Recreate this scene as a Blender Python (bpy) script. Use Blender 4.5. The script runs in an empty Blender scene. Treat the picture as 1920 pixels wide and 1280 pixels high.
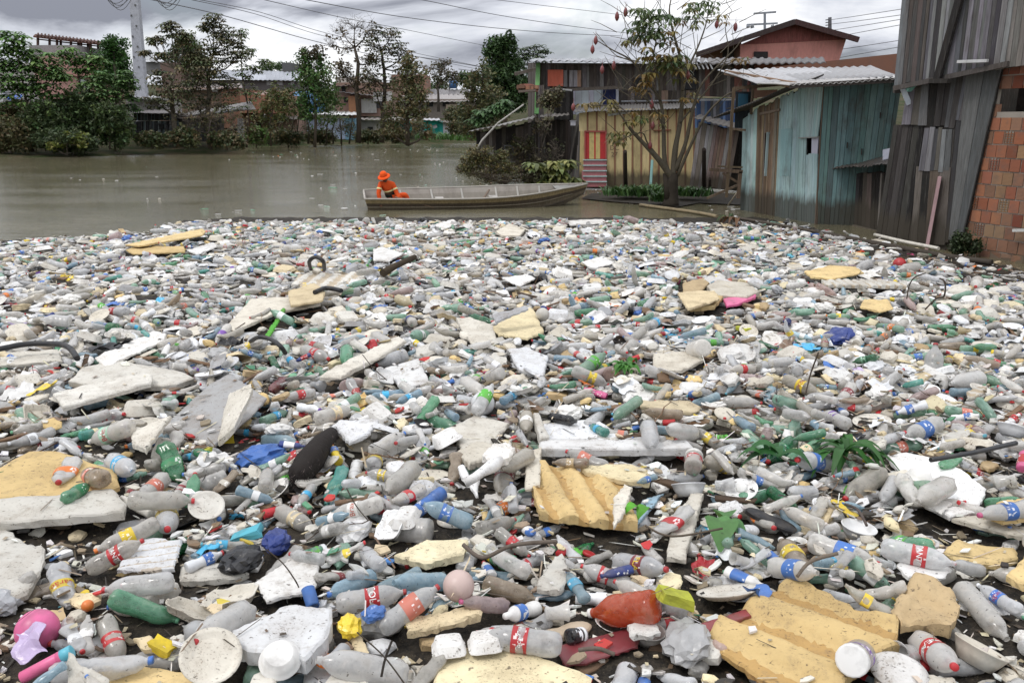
import bpy, math, random
import numpy as np
from mathutils import Vector, Matrix
random.seed(7); rng = np.random.default_rng(7)
SC = bpy.context.scene
COL = SC.collection
R = math.radians
# ---------------------------------------------------------------- camera
F = 1500.0; PITCH = R(15.36); CH = 2.4
cd = bpy.data.cameras.new('camera'); cam = bpy.data.objects.new('camera', cd); COL.objects.link(cam)
cd.sensor_width = 36; cd.lens = F/1920*36; cd.clip_end = 3000; cd.clip_start = 0.05
cam.location = (0, 0, CH); cam.rotation_euler = (math.pi/2-PITCH, 0, 0); SC.camera = cam
FW = Vector((0, math.cos(PITCH), -math.sin(PITCH))); UP = Vector((0, math.sin(PITCH), math.cos(PITCH)))
C0 = Vector((0, 0, CH))
def ray(px, py): return Vector(((px-960)/F, 0, 0)) + UP*((640-py)/F) + FW
def G(px, py, z=0.0):
    r = ray(px, py); return C0 + r*((z-CH)/r.z)
def P(px, py, d):
    r = ray(px, py); return C0 + r*(d/r.y)
def proj(p):
    v = Vector(p)-C0; w = v.dot(FW)
    return 960+F*v.x/w, 640-F*v.dot(UP)/w
class Plane:                                  # vertical plane through two ground points
    def __init__(s, a, b):
        s.a = Vector(a); s.b = Vector(b); t = (s.b-s.a); t.z = 0; s.t = t.normalized()
        s.n = Vector((s.t.y, -s.t.x, 0))      # towards the camera side when a is left of b
    def at(s, px, py, off=0.0):
        r = ray(px, py); o = s.a + s.n*off
        return C0 + r*((o-C0).dot(s.n)/r.dot(s.n))
# ---------------------------------------------------------------- objects
def tag(o, label=None, cat=None, group=None, kind=None):
    if label: o['label'] = label
    if cat: o['category'] = cat
    if group: o['group'] = group
    if kind: o['kind'] = kind
    return o
def thing(name, label, cat, loc=(0,0,0), group=None):
    o = bpy.data.objects.new(name, None); COL.objects.link(o); o.location = loc
    o.empty_display_size = .2
    o['org'] = tuple(loc)
    return tag(o, label, cat, group)
def mesh_from(name, v, faces, fcol=None, mats=(), midx=None, smooth=False):
    me = bpy.data.meshes.new(name)
    me.from_pydata([tuple(p) for p in v], [], faces)
    if fcol is not None:
        at = me.color_attributes.new('col', 'FLOAT_COLOR', 'CORNER')
        tot = np.array([len(f) for f in faces]); c = np.ones((len(faces), 4), np.float32); c[:, :3] = np.array(fcol, np.float32)[:, :3]
        at.data.foreach_set('color', np.repeat(c, tot, axis=0).ravel())
    for m in mats: me.materials.append(m)
    if midx is not None: me.polygons.foreach_set('material_index', np.array(midx, np.int32))
    if smooth is True: me.polygons.foreach_set('use_smooth', np.ones(len(faces), bool))
    elif smooth is not False: me.polygons.foreach_set('use_smooth', np.array(smooth, bool))
    me.update(); return me
class MB:
    def __init__(s): s.v = []; s.f = []; s.c = []; s.sm = []
    def add(s, vs, fs, col=(1,1,1), sm=False):
        b = len(s.v); s.v += [Vector(p) for p in vs]
        for f in fs: s.f.append(tuple(i+b for i in f)); s.c.append(col); s.sm.append(sm)
        return s
    def hexa(s, p, col=(1,1,1)):   # 8 pts: bottom 4 (ccw), top 4
        return s.add(p, [(3,2,1,0),(4,5,6,7),(0,1,5,4),(1,2,6,5),(2,3,7,6),(3,0,4,7)], col)
    def box(s, c, d, col=(1,1,1), rz=0, rx=0, ry=0):
        M = Matrix.Rotation(rz,3,'Z') @ Matrix.Rotation(rx,3,'X') @ Matrix.Rotation(ry,3,'Y')
        x,y,z = d[0]/2,d[1]/2,d[2]/2; c = Vector(c)
        return s.hexa([c+M@Vector(q) for q in ((-x,-y,-z),(x,-y,-z),(x,y,-z),(-x,y,-z),(-x,-y,z),(x,-y,z),(x,y,z),(-x,y,z))], col)
    def bar(s, a, b, w, h, col=(1,1,1)):  # box beam from a to b
        a=Vector(a); b=Vector(b); t=(b-a).normalized(); u=t.cross(Vector((0,0,1)))
        if u.length<1e-3: u=Vector((1,0,0))
        u.normalize(); k=u.cross(t).normalized(); u*=w/2; k*=h/2
        return s.hexa([a-u-k,a+u-k,b+u-k,b-u-k,a-u+k,a+u+k,b+u+k,b-u+k], col)
    def quadslab(s, bl, br, tl, tr, n, th, col=(1,1,1)):  # thick quad, n outward
        n = Vector(n)*th
        return s.hexa([bl,br,br-n,bl-n,tl,tr,tr-n,tl-n], col)
    def tube(s, pts, rad, col=(1,1,1), k=6, cap=True):
        pts=[Vector(p) for p in pts]; n=len(pts)
        if not hasattr(rad,'__len__'): rad=[rad]*n
        b=len(s.v); up=Vector((.13,.21,1)).normalized()
        for i,p in enumerate(pts):
            t=(pts[min(i+1,n-1)]-pts[max(i-1,0)]).normalized()
            u=t.cross(up)
            if u.length<.1: u=t.cross(Vector((1,0,0)))
            u.normalize(); w=t.cross(u)
            for j in range(k):
                a=2*math.pi*j/k; s.v.append(p+(u*math.cos(a)+w*math.sin(a))*rad[i])
        for i in range(n-1):
            for j in range(k):
                j2=(j+1)%k; s.f.append((b+i*k+j,b+i*k+j2,b+(i+1)*k+j2,b+(i+1)*k+j)); s.c.append(col); s.sm.append(True)
        if cap:
            s.f.append(tuple(b+j for j in range(k))[::-1]); s.c.append(col); s.sm.append(False)
            s.f.append(tuple(b+(n-1)*k+j for j in range(k))); s.c.append(col); s.sm.append(False)
        return s
    def lathe(s, prof, c=(0,0,0), k=16, col=(1,1,1), M=None, sq=1.0):   # prof [(r,z)]
        b=len(s.v); c=Vector(c)
        for r,z in prof:
            for j in range(k):
                a=2*math.pi*j/k; q=Vector((r*math.cos(a), r*math.sin(a)*sq, z))
                s.v.append(c+(M@q if M else q))
        for i in range(len(prof)-1):
            for j in range(k):
                j2=(j+1)%k; s.f.append((b+i*k+j,b+i*k+j2,b+(i+1)*k+j2,b+(i+1)*k+j)); s.c.append(col); s.sm.append(True)
        return s
    def build(s, name, mat, parent=None, label=None):
        org=Vector((0,0,0)); q=parent
        while q is not None:
            org+=q.location; q=q.parent
        me=mesh_from(name,[p-org for p in s.v],s.f,s.c,[mat],smooth=s.sm)
        o=bpy.data.objects.new(name,me); COL.objects.link(o)
        if parent: o.parent=parent
        if label: o['label']=label
        return o
    def split(s, name, mat, parent=None):
        # every connected piece becomes a part of its own
        par=list(range(len(s.v)))
        def fd(i):
            while par[i]!=i: par[i]=par[par[i]]; i=par[i]
            return i
        for f in s.f:
            r=fd(f[0])
            for i in f[1:]: par[fd(i)]=r
        gs={}
        for k,f in enumerate(s.f): gs.setdefault(fd(f[0]),[]).append(k)
        for ks in gs.values():
            m=MB(); mp={}
            for k in ks:
                f=[]
                for i in s.f[k]:
                    if i not in mp: mp[i]=len(m.v); m.v.append(s.v[i])
                    f.append(mp[i])
                m.f.append(tuple(f)); m.c.append(s.c[k]); m.sm.append(s.sm[k])
            m.build(name,mat,parent)
    def top(s, name, mat, label, cat, group=None, kind=None):   # one-mesh thing with its origin at its base
        xs=[v.x for v in s.v]; ys=[v.y for v in s.v]; zs=[v.z for v in s.v]
        org=Vector(((min(xs)+max(xs))/2,(min(ys)+max(ys))/2,min(zs)))
        me=mesh_from(name,[p-org for p in s.v],s.f,s.c,[mat],smooth=s.sm)
        o=bpy.data.objects.new(name,me); COL.objects.link(o); o.location=org
        return tag(o,label,cat,group,kind)
def vary(c, a=.12, r=random):
    k=1+r.uniform(-a,a); return tuple(max(0,x*k*(1+r.uniform(-a,a)*.25)) for x in c)
# ---------------------------------------------------------------- materials
class NT:
    def __init__(s, name):
        s.m=bpy.data.materials.new(name); s.m.use_nodes=True; s.t=s.m.node_tree; s.t.nodes.clear()
    def n(s, ty, **kw):
        nd=s.t.nodes.new(ty)
        for k,v in kw.items():
            if k in nd.inputs: nd.inputs[k].default_value=v
            else: setattr(nd,k,v)
        return nd
    def l(s,a,b): s.t.links.new(a,b)
    def noise(s, vec, scale, detail=3, rough=.55, dist=0):
        n=s.n('ShaderNodeTexNoise'); n.inputs['Scale'].default_value=scale; n.inputs['Detail'].default_value=detail
        n.inputs['Roughness'].default_value=rough; n.inputs['Distortion'].default_value=dist
        if vec is not None: s.l(vec,n.inputs['Vector'])
        return n.outputs['Fac']
    def ramp(s, fac, a, b, lo=0, hi=1):
        m=s.n('ShaderNodeMapRange'); m.inputs['From Min'].default_value=a; m.inputs['From Max'].default_value=b
        m.inputs['To Min'].default_value=lo; m.inputs['To Max'].default_value=hi; s.l(fac,m.inputs['Value']); return m.outputs[0]
    def math(s, op, a, b=None):
        m=s.n('ShaderNodeMath',operation=op)
        for i,x in enumerate((a,b)):
            if x is None: continue
            if isinstance(x,(int,float)): m.inputs[i].default_value=x
            else: s.l(x,m.inputs[i])
        return m.outputs[0]
    def mix(s, fac, a, b, mode='MIX'):
        m=s.n('ShaderNodeMix',data_type='RGBA',blend_type=mode)
        for i,x in ((0,fac),(6,a),(7,b)):
            if isinstance(x,(int,float)): m.inputs[i].default_value=x
            elif isinstance(x,tuple): m.inputs[i].default_value=(*x[:3],1)
            else: s.l(x,m.inputs[i])
        return m.outputs[2]
    def pos(s, sc=(1,1,1), obj=False):
        o=s.n('ShaderNodeTexCoord').outputs['Object'] if obj else s.n('ShaderNodeNewGeometry').outputs['Position']
        m=s.n('ShaderNodeMapping'); m.inputs['Scale'].default_value=sc; s.l(o,m.inputs['Vector']); return m.outputs[0]
    def basecol(s, objcol=True):
        a=s.n('ShaderNodeAttribute',attribute_name='col').outputs['Color']
        if not objcol: return a
        oi=s.n('ShaderNodeObjectInfo').outputs['Color']
        return s.mix(1.0,a,oi,'MULTIPLY')
    def bump(s, h, strength, dist=.01):
        b=s.n('ShaderNodeBump'); b.inputs['Strength'].default_value=strength; b.inputs['Distance'].default_value=dist
        s.l(h,b.inputs['Height']); return b.outputs[0]
    def out(s, sh):
        o=s.n('ShaderNodeOutputMaterial'); s.l(sh,o.inputs['Surface']); return s.m
    def prin(s, col, rough=.6, spec=.4, normal=None, alpha=None, **kw):
        p=s.n('ShaderNodeBsdfPrincipled')
        if isinstance(col,tuple): p.inputs['Base Color'].default_value=(*col,1)
        else: s.l(col,p.inputs['Base Color'])
        if isinstance(rough,(int,float)): p.inputs['Roughness'].default_value=rough
        else: s.l(rough,p.inputs['Roughness'])
        p.inputs['Specular IOR Level'].default_value=spec
        if normal is not None: s.l(normal,p.inputs['Normal'])
        for k,v in kw.items(): p.inputs[k].default_value=v
        return p.outputs[0]
def m_board(name, streak=(9,9,.7), amt=.68, tide=None, stain=(.05,.035,.025), stain_amt=.5):
    t=NT(name); b=t.basecol(False); st=t.noise(t.pos(streak),3,5,.65)
    c=t.mix(t.ramp(st,.38,.68,0,amt),b,t.mix(.72,b,(0.03,.025,.02)))
    n2=t.noise(t.pos((1,1,.45)),1.7,5,.65)
    c=t.mix(t.ramp(n2,.52,.72,0,stain_amt),c,stain)
    hl=t.noise(t.pos((30,30,1.4)),2,3); c=t.mix(t.ramp(hl,.58,.75,0,.25),c,(.34,.33,.31))
    if tide is not None:
        sp=t.n('ShaderNodeSeparateXYZ'); t.l(t.pos(),sp.inputs[0])
        z=t.math('ADD',sp.outputs[2],t.math('MULTIPLY',t.noise(t.pos((5,5,1)),1.5,4),-.5))
        c=t.mix(t.ramp(z,tide-.35,tide-.1,.85,0),c,(.055,.047,.036))
    return t.out(t.prin(c,.85,.2,t.bump(st,.5,.02)))
M={}
M['board']=m_board('weathered_boards')
M['board_tide']=m_board('weathered_boards_mud',tide=.55)
M['paint_board']=m_board('painted_boards',amt=.25,tide=.55,stain=(.09,.055,.035),stain_amt=.55)
M['paint_dirty']=m_board('dirty_painted_boards',amt=.5,tide=.5,stain=(.07,.05,.04),stain_amt=.9)
M['paint_wall']=m_board('painted_wall',streak=(3,3,1),amt=.22,stain_amt=.3)
def m_simple(name, rough=.6, spec=.35, nscale=8, namt=.35, dark=(.05,.045,.035), bump=.15, bdist=.01, obj=True, metallic=0):
    t=NT(name); b=t.basecol(obj); n=t.noise(t.pos(),nscale,4,.6)
    c=t.mix(t.ramp(n,.48,.75,0,namt),b,dark)
    return t.out(t.prin(c,rough,spec,t.bump(n,bump,bdist) if bump else None,Metallic=metallic))
M['plain']=m_simple('painted_surface',obj=False)
M['tin']=m_simple('corrugated_metal',rough=.5,nscale=2.5,namt=.45,dark=(.13,.09,.07),bump=.1,obj=False)
M['concrete']=m_simple('concrete',rough=.9,spec=.2,nscale=3,namt=.35,dark=(.10,.09,.08),obj=False)
M['bark']=m_simple('bark',rough=.95,spec=.1,nscale=9,namt=.5,dark=(.03,.025,.02),bump=.6,bdist=.03,obj=False)
M['cloth']=m_simple('cloth',rough=.9,spec=.1,nscale=25,namt=.2,bump=.4,obj=False)
M['skin']=m_simple('skin',rough=.6,nscale=20,namt=.1,bump=0,obj=False)
def m_leaf():
    t=NT('leaf'); b=t.basecol(False); n=t.noise(t.pos(),30,2)
    c=t.mix(t.ramp(n,.4,.7,0,.35),b,t.mix(.5,b,(.02,.025,.01)))
    p=t.prin(c,.5,.35); tr=t.n('ShaderNodeBsdfTranslucent'); t.l(c,tr.inputs[0])
    m=t.n('ShaderNodeMixShader'); m.inputs[0].default_value=.25; t.l(p,m.inputs[1]); t.l(tr.outputs[0],m.inputs[2]); return t.out(m.outputs[0])
M['leaf']=m_leaf()
def m_brick(name, sc, mortar=(.23,.2,.175), c1=(.40,.15,.075), c2=(.33,.20,.10), w=.20, h=.19, ax=None):
    t=NT(name); tc=t.n('ShaderNodeTexCoord').outputs['UV']
    b=t.n('ShaderNodeTexBrick',offset=.5,squash=1); t.l(tc,b.inputs['Vector'])
    for k,v in (('Color1',(*c1,1)),('Color2',(*c2,1)),('Mortar',(*mortar,1)),('Scale',1.0),('Mortar Size',.009),('Mortar Smooth',.3),('Bias',0.0),('Brick Width',w),('Row Height',h)): b.inputs[k].default_value=v
    n=t.noise(tc,5,6,.7); c=t.mix(t.ramp(n,.5,.72,0,.75),b.outputs['Color'],(.10,.07,.055))
    return t.out(t.prin(c,.9,.15,t.bump(b.outputs['Fac'],-.8,.02)))
M['brick']=m_brick('far_bricks',1)
def m_water():
    t=NT('muddy_water'); ps=t.pos((.8,4.2,1)); 
    a=t.noise(ps,1.3,4,.6); b=t.noise(t.pos((1,2.4,1)),9,3,.6)
    h=t.math('ADD',t.math('MULTIPLY',a,.6),t.math('MULTIPLY',b,.22))
    patch=t.ramp(t.noise(t.pos((.12,.3,1)),1,3),.38,.68,.28,.72)
    bp=t.n('ShaderNodeBump'); bp.inputs['Distance'].default_value=.07; t.l(h,bp.inputs['Height']); t.l(patch,bp.inputs['Strength'])
    c=t.mix(t.ramp(t.noise(t.pos(),.5,3),.35,.65),(.125,.112,.068),(.16,.142,.09))
    return t.out(t.prin(c,.05,.5,bp.outputs[0],IOR=1.33))
M['water']=m_water()
def m_ground():
    t=NT('bank_soil'); n=t.noise(t.pos(),.6,6,.65); n2=t.noise(t.pos(),7,4)
    c=t.mix(t.ramp(n,.4,.65),(.03,.045,.015),(.09,.07,.045)); c=t.mix(t.ramp(n2,.5,.7,0,.5),c,(.04,.035,.02))
    return t.out(t.prin(c,.95,.1,t.bump(n2,.6,.1)))
M['ground']=m_ground()
def m_mat():
    t=NT('debris_mat'); n=t.noise(t.pos(),14,5,.7); n2=t.noise(t.pos((1,1,1)),60,3,.7)
    c=t.mix(t.ramp(n,.4,.62),(.012,.010,.008),(.05,.04,.028)); c=t.mix(t.ramp(n2,.62,.68),c,(.11,.09,.06))
    return t.out(t.prin(c,.8,.3,t.bump(t.math('ADD',n,n2),.8,.02)))
M['mat']=m_mat()
def m_pet():
    t=NT('dirty_pet'); b=t.basecol(True); ps=t.pos()
    n=t.noise(ps,9,5,.65); n2=t.noise(ps,55,3,.6); n3=t.noise(t.pos((1,1,1)),17,2,.5,.8)
    c=t.mix(t.ramp(n,.50,.74,0,.5),b,(.30,.25,.185))
    c=t.mix(t.ramp(n2,.67,.70,0,.85),c,(.05,.04,.03))
    rg=t.ramp(n,.4,.7,.10,.40)
    nb=t.bump(n3,.35,.012)
    p=t.prin(c,rg,.8,nb,**{'Coat Weight':.5,'Coat Roughness':.08})
    tr=t.n('ShaderNodeBsdfTransparent'); t.l(t.mix(.6,b,(1,1,1)),tr.inputs[0])
    tl=t.n('ShaderNodeBsdfTranslucent'); t.l(c,tl.inputs[0])
    m0=t.n('ShaderNodeMixShader'); m0.inputs[0].default_value=.30; t.l(p,m0.inputs[1]); t.l(tl.outputs[0],m0.inputs[2])
    lw=t.n('ShaderNodeLayerWeight'); lw.inputs['Blend'].default_value=.45
    fac=t.math('MULTIPLY',t.ramp(lw.outputs['Facing'],.05,.82,.74,.0),t.ramp(n,.33,.62,1,.22))
    m=t.n('ShaderNodeMixShader'); t.l(fac,m.inputs[0]); t.l(m0.outputs[0],m.inputs[1]); t.l(tr.outputs[0],m.inputs[2]); return t.out(m.outputs[0])
M['pet']=m_pet()
def m_foam():
    t=NT('dirty_foam'); b=t.basecol(True); ps=t.pos()
    n=t.noise(ps,4,5,.65); n2=t.noise(t.pos((1,1.6,1)),38,3,.6,.6); n3=t.noise(ps,120,2,.5)
    c=t.mix(t.ramp(n,.44,.76,0,.62),b,t.mix(.62,b,(.16,.10,.045))); c=t.mix(t.ramp(t.noise(ps,11,5,.7),.56,.74,0,.5),c,(.20,.15,.10))
    c=t.mix(t.ramp(n2,.625,.69,0,.75),c,(.10,.078,.055)); c=t.mix(t.math('MULTIPLY',t.ramp(t.noise(ps,95,2),.58,.66,0,.6),t.ramp(n,.5,.62,0,1)),c,(.14,.10,.065))
    h=t.math('ADD',t.math('MULTIPLY',n3,.25),t.math('SUBTRACT',t.noise(ps,14,4),t.ramp(n2,.62,.7,0,.6)))
    return t.out(t.prin(c,.75,.25,t.bump(h,.55,.012)))
M['foam']=m_foam()
def m_label():
    t=NT('printed_label'); b=t.basecol(True); ps=t.pos(obj=True)
    n=t.noise(t.pos((1,1,1)),10,5,.65)
    v=t.n('ShaderNodeTexVoronoi',distance='CHEBYCHEV'); v.inputs['Scale'].default_value=48; t.l(ps,v.inputs['Vector'])
    msk=t.ramp(t.noise(ps,18,1),.53,.57)
    k=t.math('MULTIPLY',t.ramp(v.outputs['Distance'],.30,.34,1,0),msk)
    c=t.mix(t.math('MULTIPLY',k,.8),b,t.mix(.85,b,(.9,.9,.88)))
    c=t.mix(t.ramp(n,.5,.75,0,.55),c,(.22,.18,.14))
    return t.out(t.prin(c,.45,.4))
M['label']=m_label()
M['print']=m_simple('label_print',rough=.5,nscale=12,namt=.3,bump=0)
M['hard']=m_simple('hard_plastic',rough=.38,spec=.5,nscale=9,namt=.45,dark=(.10,.08,.06),bump=.1)
M['card']=m_simple('wet_card',rough=.8,spec=.2,nscale=10,namt=.5,dark=(.10,.075,.05),bump=.3)
M['wood']=m_simple('driftwood',rough=.85,spec=.2,nscale=13,namt=.6,dark=(.035,.025,.018),bump=.6,bdist=.015)
M['film']=m_simple('plastic_film',rough=.28,spec=.5,nscale=11,namt=.3,dark=(.08,.07,.06),bump=.5,bdist=.02)
M['rubber']=m_simple('rubber',rough=.5,spec=.4,nscale=15,namt=.4,dark=(.12,.10,.08),bump=.1)
M['fur']=m_simple('fur',rough=.7,spec=.15,nscale=40,namt=.3,dark=(.02,.015,.012),bump=.5)
# ---------------------------------------------------------------- light and sky
w=bpy.data.worlds.new('World'); SC.world=w; w.use_nodes=True; nt=w.node_tree; nt.nodes.clear()
def wn(ty): return nt.nodes.new(ty)
sky=wn('ShaderNodeTexSky'); sky.sky_type='NISHITA'; sky.sun_disc=False; sky.sun_elevation=R(58); sky.sun_rotation=R(-120); sky.air_density=1.2; sky.dust_density=2.0
tc=wn('ShaderNodeTexCoord'); mp=wn('ShaderNodeMapping'); mp.inputs['Scale'].default_value=(1.0,1.0,3.4); nt.links.new(tc.outputs['Generated'],mp.inputs['Vector'])
mp.inputs['Location'].default_value=(1.51,.16,2.6)
n1=wn('ShaderNodeTexNoise'); n1.inputs['Scale'].default_value=2.6; n1.inputs['Detail'].default_value=8; n1.inputs['Roughness'].default_value=.56; n1.inputs['Distortion'].default_value=.35
nt.links.new(mp.outputs[0],n1.inputs['Vector'])
n2=wn('ShaderNodeTexNoise'); n2.inputs['Scale'].default_value=3.4; n2.inputs['Detail'].default_value=9; n2.inputs['Roughness'].default_value=.55; n2.inputs['Distortion'].default_value=.5
mp2=wn('ShaderNodeMapping'); mp2.inputs['Scale'].default_value=(1,1,2.4); mp2.inputs['Location'].default_value=(3.1,1.7,.4); nt.links.new(tc.outputs['Generated'],mp2.inputs['Vector']); nt.links.new(mp2.outputs[0],n2.inputs['Vector'])
r1=wn('ShaderNodeValToRGB'); e=r1.color_ramp.elements; e[0].position=.39; e[0].color=(2.5,2.65,3.15,1); e[1].position=.57; e[1].color=(9.6,9.7,9.9,1)
el=r1.color_ramp.elements.new(.47); el.color=(6.2,6.45,7.1,1)
nt.links.new(n1.outputs['Fac'],r1.inputs['Fac'])
r2=wn('ShaderNodeMapRange'); r2.inputs['From Min'].default_value=.56; r2.inputs['From Max'].default_value=.68; r2.inputs['To Max'].default_value=.5
nt.links.new(n2.outputs['Fac'],r2.inputs['Value'])
mx=wn('ShaderNodeMix'); mx.data_type='RGBA'; nt.links.new(r2.outputs[0],mx.inputs[0]); nt.links.new(r1.outputs[0],mx.inputs[6]); nt.links.new(sky.outputs[0],mx.inputs[7])
# clouds are lighter low down, greyer overhead
bg=wn('ShaderNodeBackground'); bg.inputs['Strength'].default_value=.105; 
sxyz=wn('ShaderNodeSeparateXYZ'); nt.links.new(tc.outputs['Generated'],sxyz.inputs[0])
cie=wn('ShaderNodeMapRange'); cie.inputs['From Min'].default_value=.0; cie.inputs['From Max'].default_value=1; cie.inputs['To Min'].default_value=1.0; cie.inputs['To Max'].default_value=2.1; nt.links.new(sxyz.outputs[2],cie.inputs['Value'])   # an overcast sky is brightest overhead
vm=wn('ShaderNodeVectorMath'); vm.operation='SCALE'; nt.links.new(mx.outputs[2],vm.inputs[0]); nt.links.new(cie.outputs[0],vm.inputs['Scale']); nt.links.new(vm.outputs[0],bg.inputs['Color'])
wo=wn('ShaderNodeOutputWorld'); nt.links.new(bg.outputs[0],wo.inputs['Surface'])
sl=bpy.data.lights.new('sun','SUN'); sl.energy=1.35; sl.angle=R(14); sl.color=(1,.965,.92); so=bpy.data.objects.new('sun',sl); COL.objects.link(so)
so.rotation_euler=(R(32),0,R(-60+0)); so.location=(0,0,30)
vs=SC.view_settings; SC.display_settings.display_device='sRGB'; vs.view_transform='Standard'; vs.look='None'; vs.exposure=0.0; vs.gamma=1; vs.use_curve_mapping=False
cy=SC.cycles; cy.max_bounces=6; cy.diffuse_bounces=3; cy.glossy_bounces=3; cy.transmission_bounces=3; cy.transparent_max_bounces=10; cy.caustics_reflective=False; cy.caustics_refractive=False
# ================================================================ SETTING
def sheet(name, pts, z, mat, col=(1,1,1), kind='structure', label=None, cat=None):
    me=mesh_from(name,[(x,y,z) for x,y in pts],[tuple(range(len(pts)))],[col],[mat]); o=bpy.data.objects.new(name,me); COL.objects.link(o)
    return tag(o,label,cat,None,kind)
def grid_mesh(name, x0,x1,y0,y1,nx,ny,zf,mat):
    xs=np.linspace(x0,x1,nx); ys=np.linspace(y0,y1,ny); v=[(x,y,zf(x,y)) for y in ys for x in xs]
    f=[(j*nx+i,j*nx+i+1,(j+1)*nx+i+1,(j+1)*nx+i) for j in range(ny-1) for i in range(nx-1)]
    me=mesh_from(name,v,f,[(1,1,1)]*len(f),[mat],smooth=True); o=bpy.data.objects.new(name,me); COL.objects.link(o); return o
def vn(x,y,s=1.0):
    return math.sin(x*1.3*s+1.1)*math.cos(y*1.7*s+.4)+.5*math.sin(x*3.1*s+y*2.3*s)+.25*math.sin(x*7.3*s-y*5.9*s+2)
tag(sheet('water',[(-400,-30),(400,-30),(400,220),(-400,220)],0,M['water']),kind='structure')
# riverbed-to-hill ground as one sheet: under water near, rising behind the far bank and on the right
def bank_px(s):
    t=[(-9999,48),(-400,50),(0,56.5),(240,59),(262,62),(440,63.5),(475,80),(560,85),(700,90),(860,94),(960,97),(1030,60),(1080,33),(1400,30),(1700,30),(9999,40)]
    for (a,ya),(b_,yb) in zip(t,t[1:]):
        if a<=s<=b_: return ya+(yb-ya)*(s-a)/(b_-a)
    return 60
def gz(x,y):
    d=(y-bank_px(x/max(y,5)*1500+960)) if y>10 else -20
    z=-.9 if d<-6 else (-.9+.95*(d+6)/6 if d<0 else .05+min(d*.09,9)+.25*vn(x*.1,y*.1)*min(1,d/10))
    return z
g=grid_mesh('ground',-330,330,-30,560,331,296,gz,M['ground']); tag(g,kind='structure')
EARTH=(.07,.055,.04)

def plankwall(name, bl, br, tl, tr, n, colf, mat, parent, out, th=.025, rag=.0, gap=.004, jit=.006, cuts=None, horiz=False, back=True):
    """boards side by side filling a quad; each board a real slab"""
    mb=MB(); bl,br,tl,tr=map(Vector,(bl,br,tl,tr)); out=Vector(out).normalized()
    ws=[random.uniform(.7,1.3) for _ in range(n)]; s=sum(ws); x=0
    for i in range(n):
        a=x/s; x+=ws[i]; b=x/s; g=gap/max(.1,(br-bl).length)
        a2,b2=a+g,b-g
        e0=random.uniform(-rag,rag); e1=random.uniform(-rag,rag); o=out*random.uniform(0,jit)
        if horiz:
            p=[bl.lerp(tl,a2),br.lerp(tr,a2),br.lerp(tr,b2),bl.lerp(tl,b2)]
            q=[p[0]+o,p[1]+o,p[1]+o-out*th,p[0]+o-out*th,p[3]+o,p[2]+o,p[2]+o-out*th,p[3]+o-out*th]
        else:
            B0=bl.lerp(br,a2); B1=bl.lerp(br,b2); T0=tl.lerp(tr,a2); T1=tl.lerp(tr,b2)
            d0=(B0-T0).normalized(); B0=B0+d0*e0; B1=B1+d0*e0; T0=T0-d0*e1; T1=T1-d0*e1
            q=[B0+o,B1+o,B1+o-out*th,B0+o-out*th,T0+o,T1+o,T1+o-out*th,T0+o-out*th]
        c=colf((a+b)/2,i) if callable(colf) else vary(colf,.2)
        mb.hexa(q,c)
    if back:  # near-black slab added behind the boards to stop light through the gaps
        o=out*(th+.012); mb.hexa([bl-o,br-o,br-o-out*.02,bl-o-out*.02,tl-o,tr-o,tr-o-out*.02,tl-o-out*.02],(.02,.018,.016))
    return mb.build(name,mat,parent)
def tinroof(name, fl, fr, bl, br, parent, col=(.5,.5,.5), pitch=.18, amp=.02, mat='tin', seams=True, rag=.0):
    """corrugated sheet: fl,fr front (eave) corners, bl,br back corners; waves run front-back"""
    fl,fr,bl,br=map(Vector,(fl,fr,bl,br)); L=(fr-fl).length; n=max(8,int(L/pitch)*4); n=min(n,360)
    up=(fr-fl).cross(bl-fl).normalized()
    if up.z<0: up=-up
    mb=MB(); vs=[]; rows=5
    for j in range(rows):
        v=j/(rows-1)
        for i in range(n+1):
            u=i/n; ph=2*math.pi*u*L/pitch
            off=amp*math.sin(ph)+ (0.012*math.sin(u*9+v*4)); e=(bl-fl).normalized()*(random.uniform(-rag,rag) if j==0 else 0)
            vs.append(fl.lerp(fr,u).lerp(bl.lerp(br,u),v)+up*off+e)
    N=n+1; m=len(vs); vs2=[p-up*.012 for p in vs]; fs=[];
    for j in range(rows-1):
        for i in range(n):
            a=j*N+i; fs.append((a,a+1,a+N+1,a+N)); fs.append((m+a+N,m+a+N+1,m+a+1,m+a))
    for i in range(n): fs.append((i+1,i,m+i,m+i+1)); a=(rows-1)*N+i; fs.append((a,a+1,m+a+1,m+a))
    for j in range(rows-1): a=j*N; fs.append((a,a+N,m+a+N,m+a)); a=j*N+n; fs.append((a+N,a,m+a,m+a+N))
    mb.add(vs+vs2,fs,col,True)
    if seams:
        for i,f in enumerate(mb.f):
            pass
        k=random.random()
        nb=max(2,int(L/.9)); tones=[random.uniform(.72,1.12) for _ in range(nb*3)]
        for i,f in enumerate(mb.f):
            a=f[0]%m; u=(a%N)/n; v=a//N; t=tones[(int(u*nb)+v//2*nb)%len(tones)]
            mb.c[i]=tuple(x*t for x in col)
    return mb.build(name,M[mat],parent)
YD=Vector((0,1,0))
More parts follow.
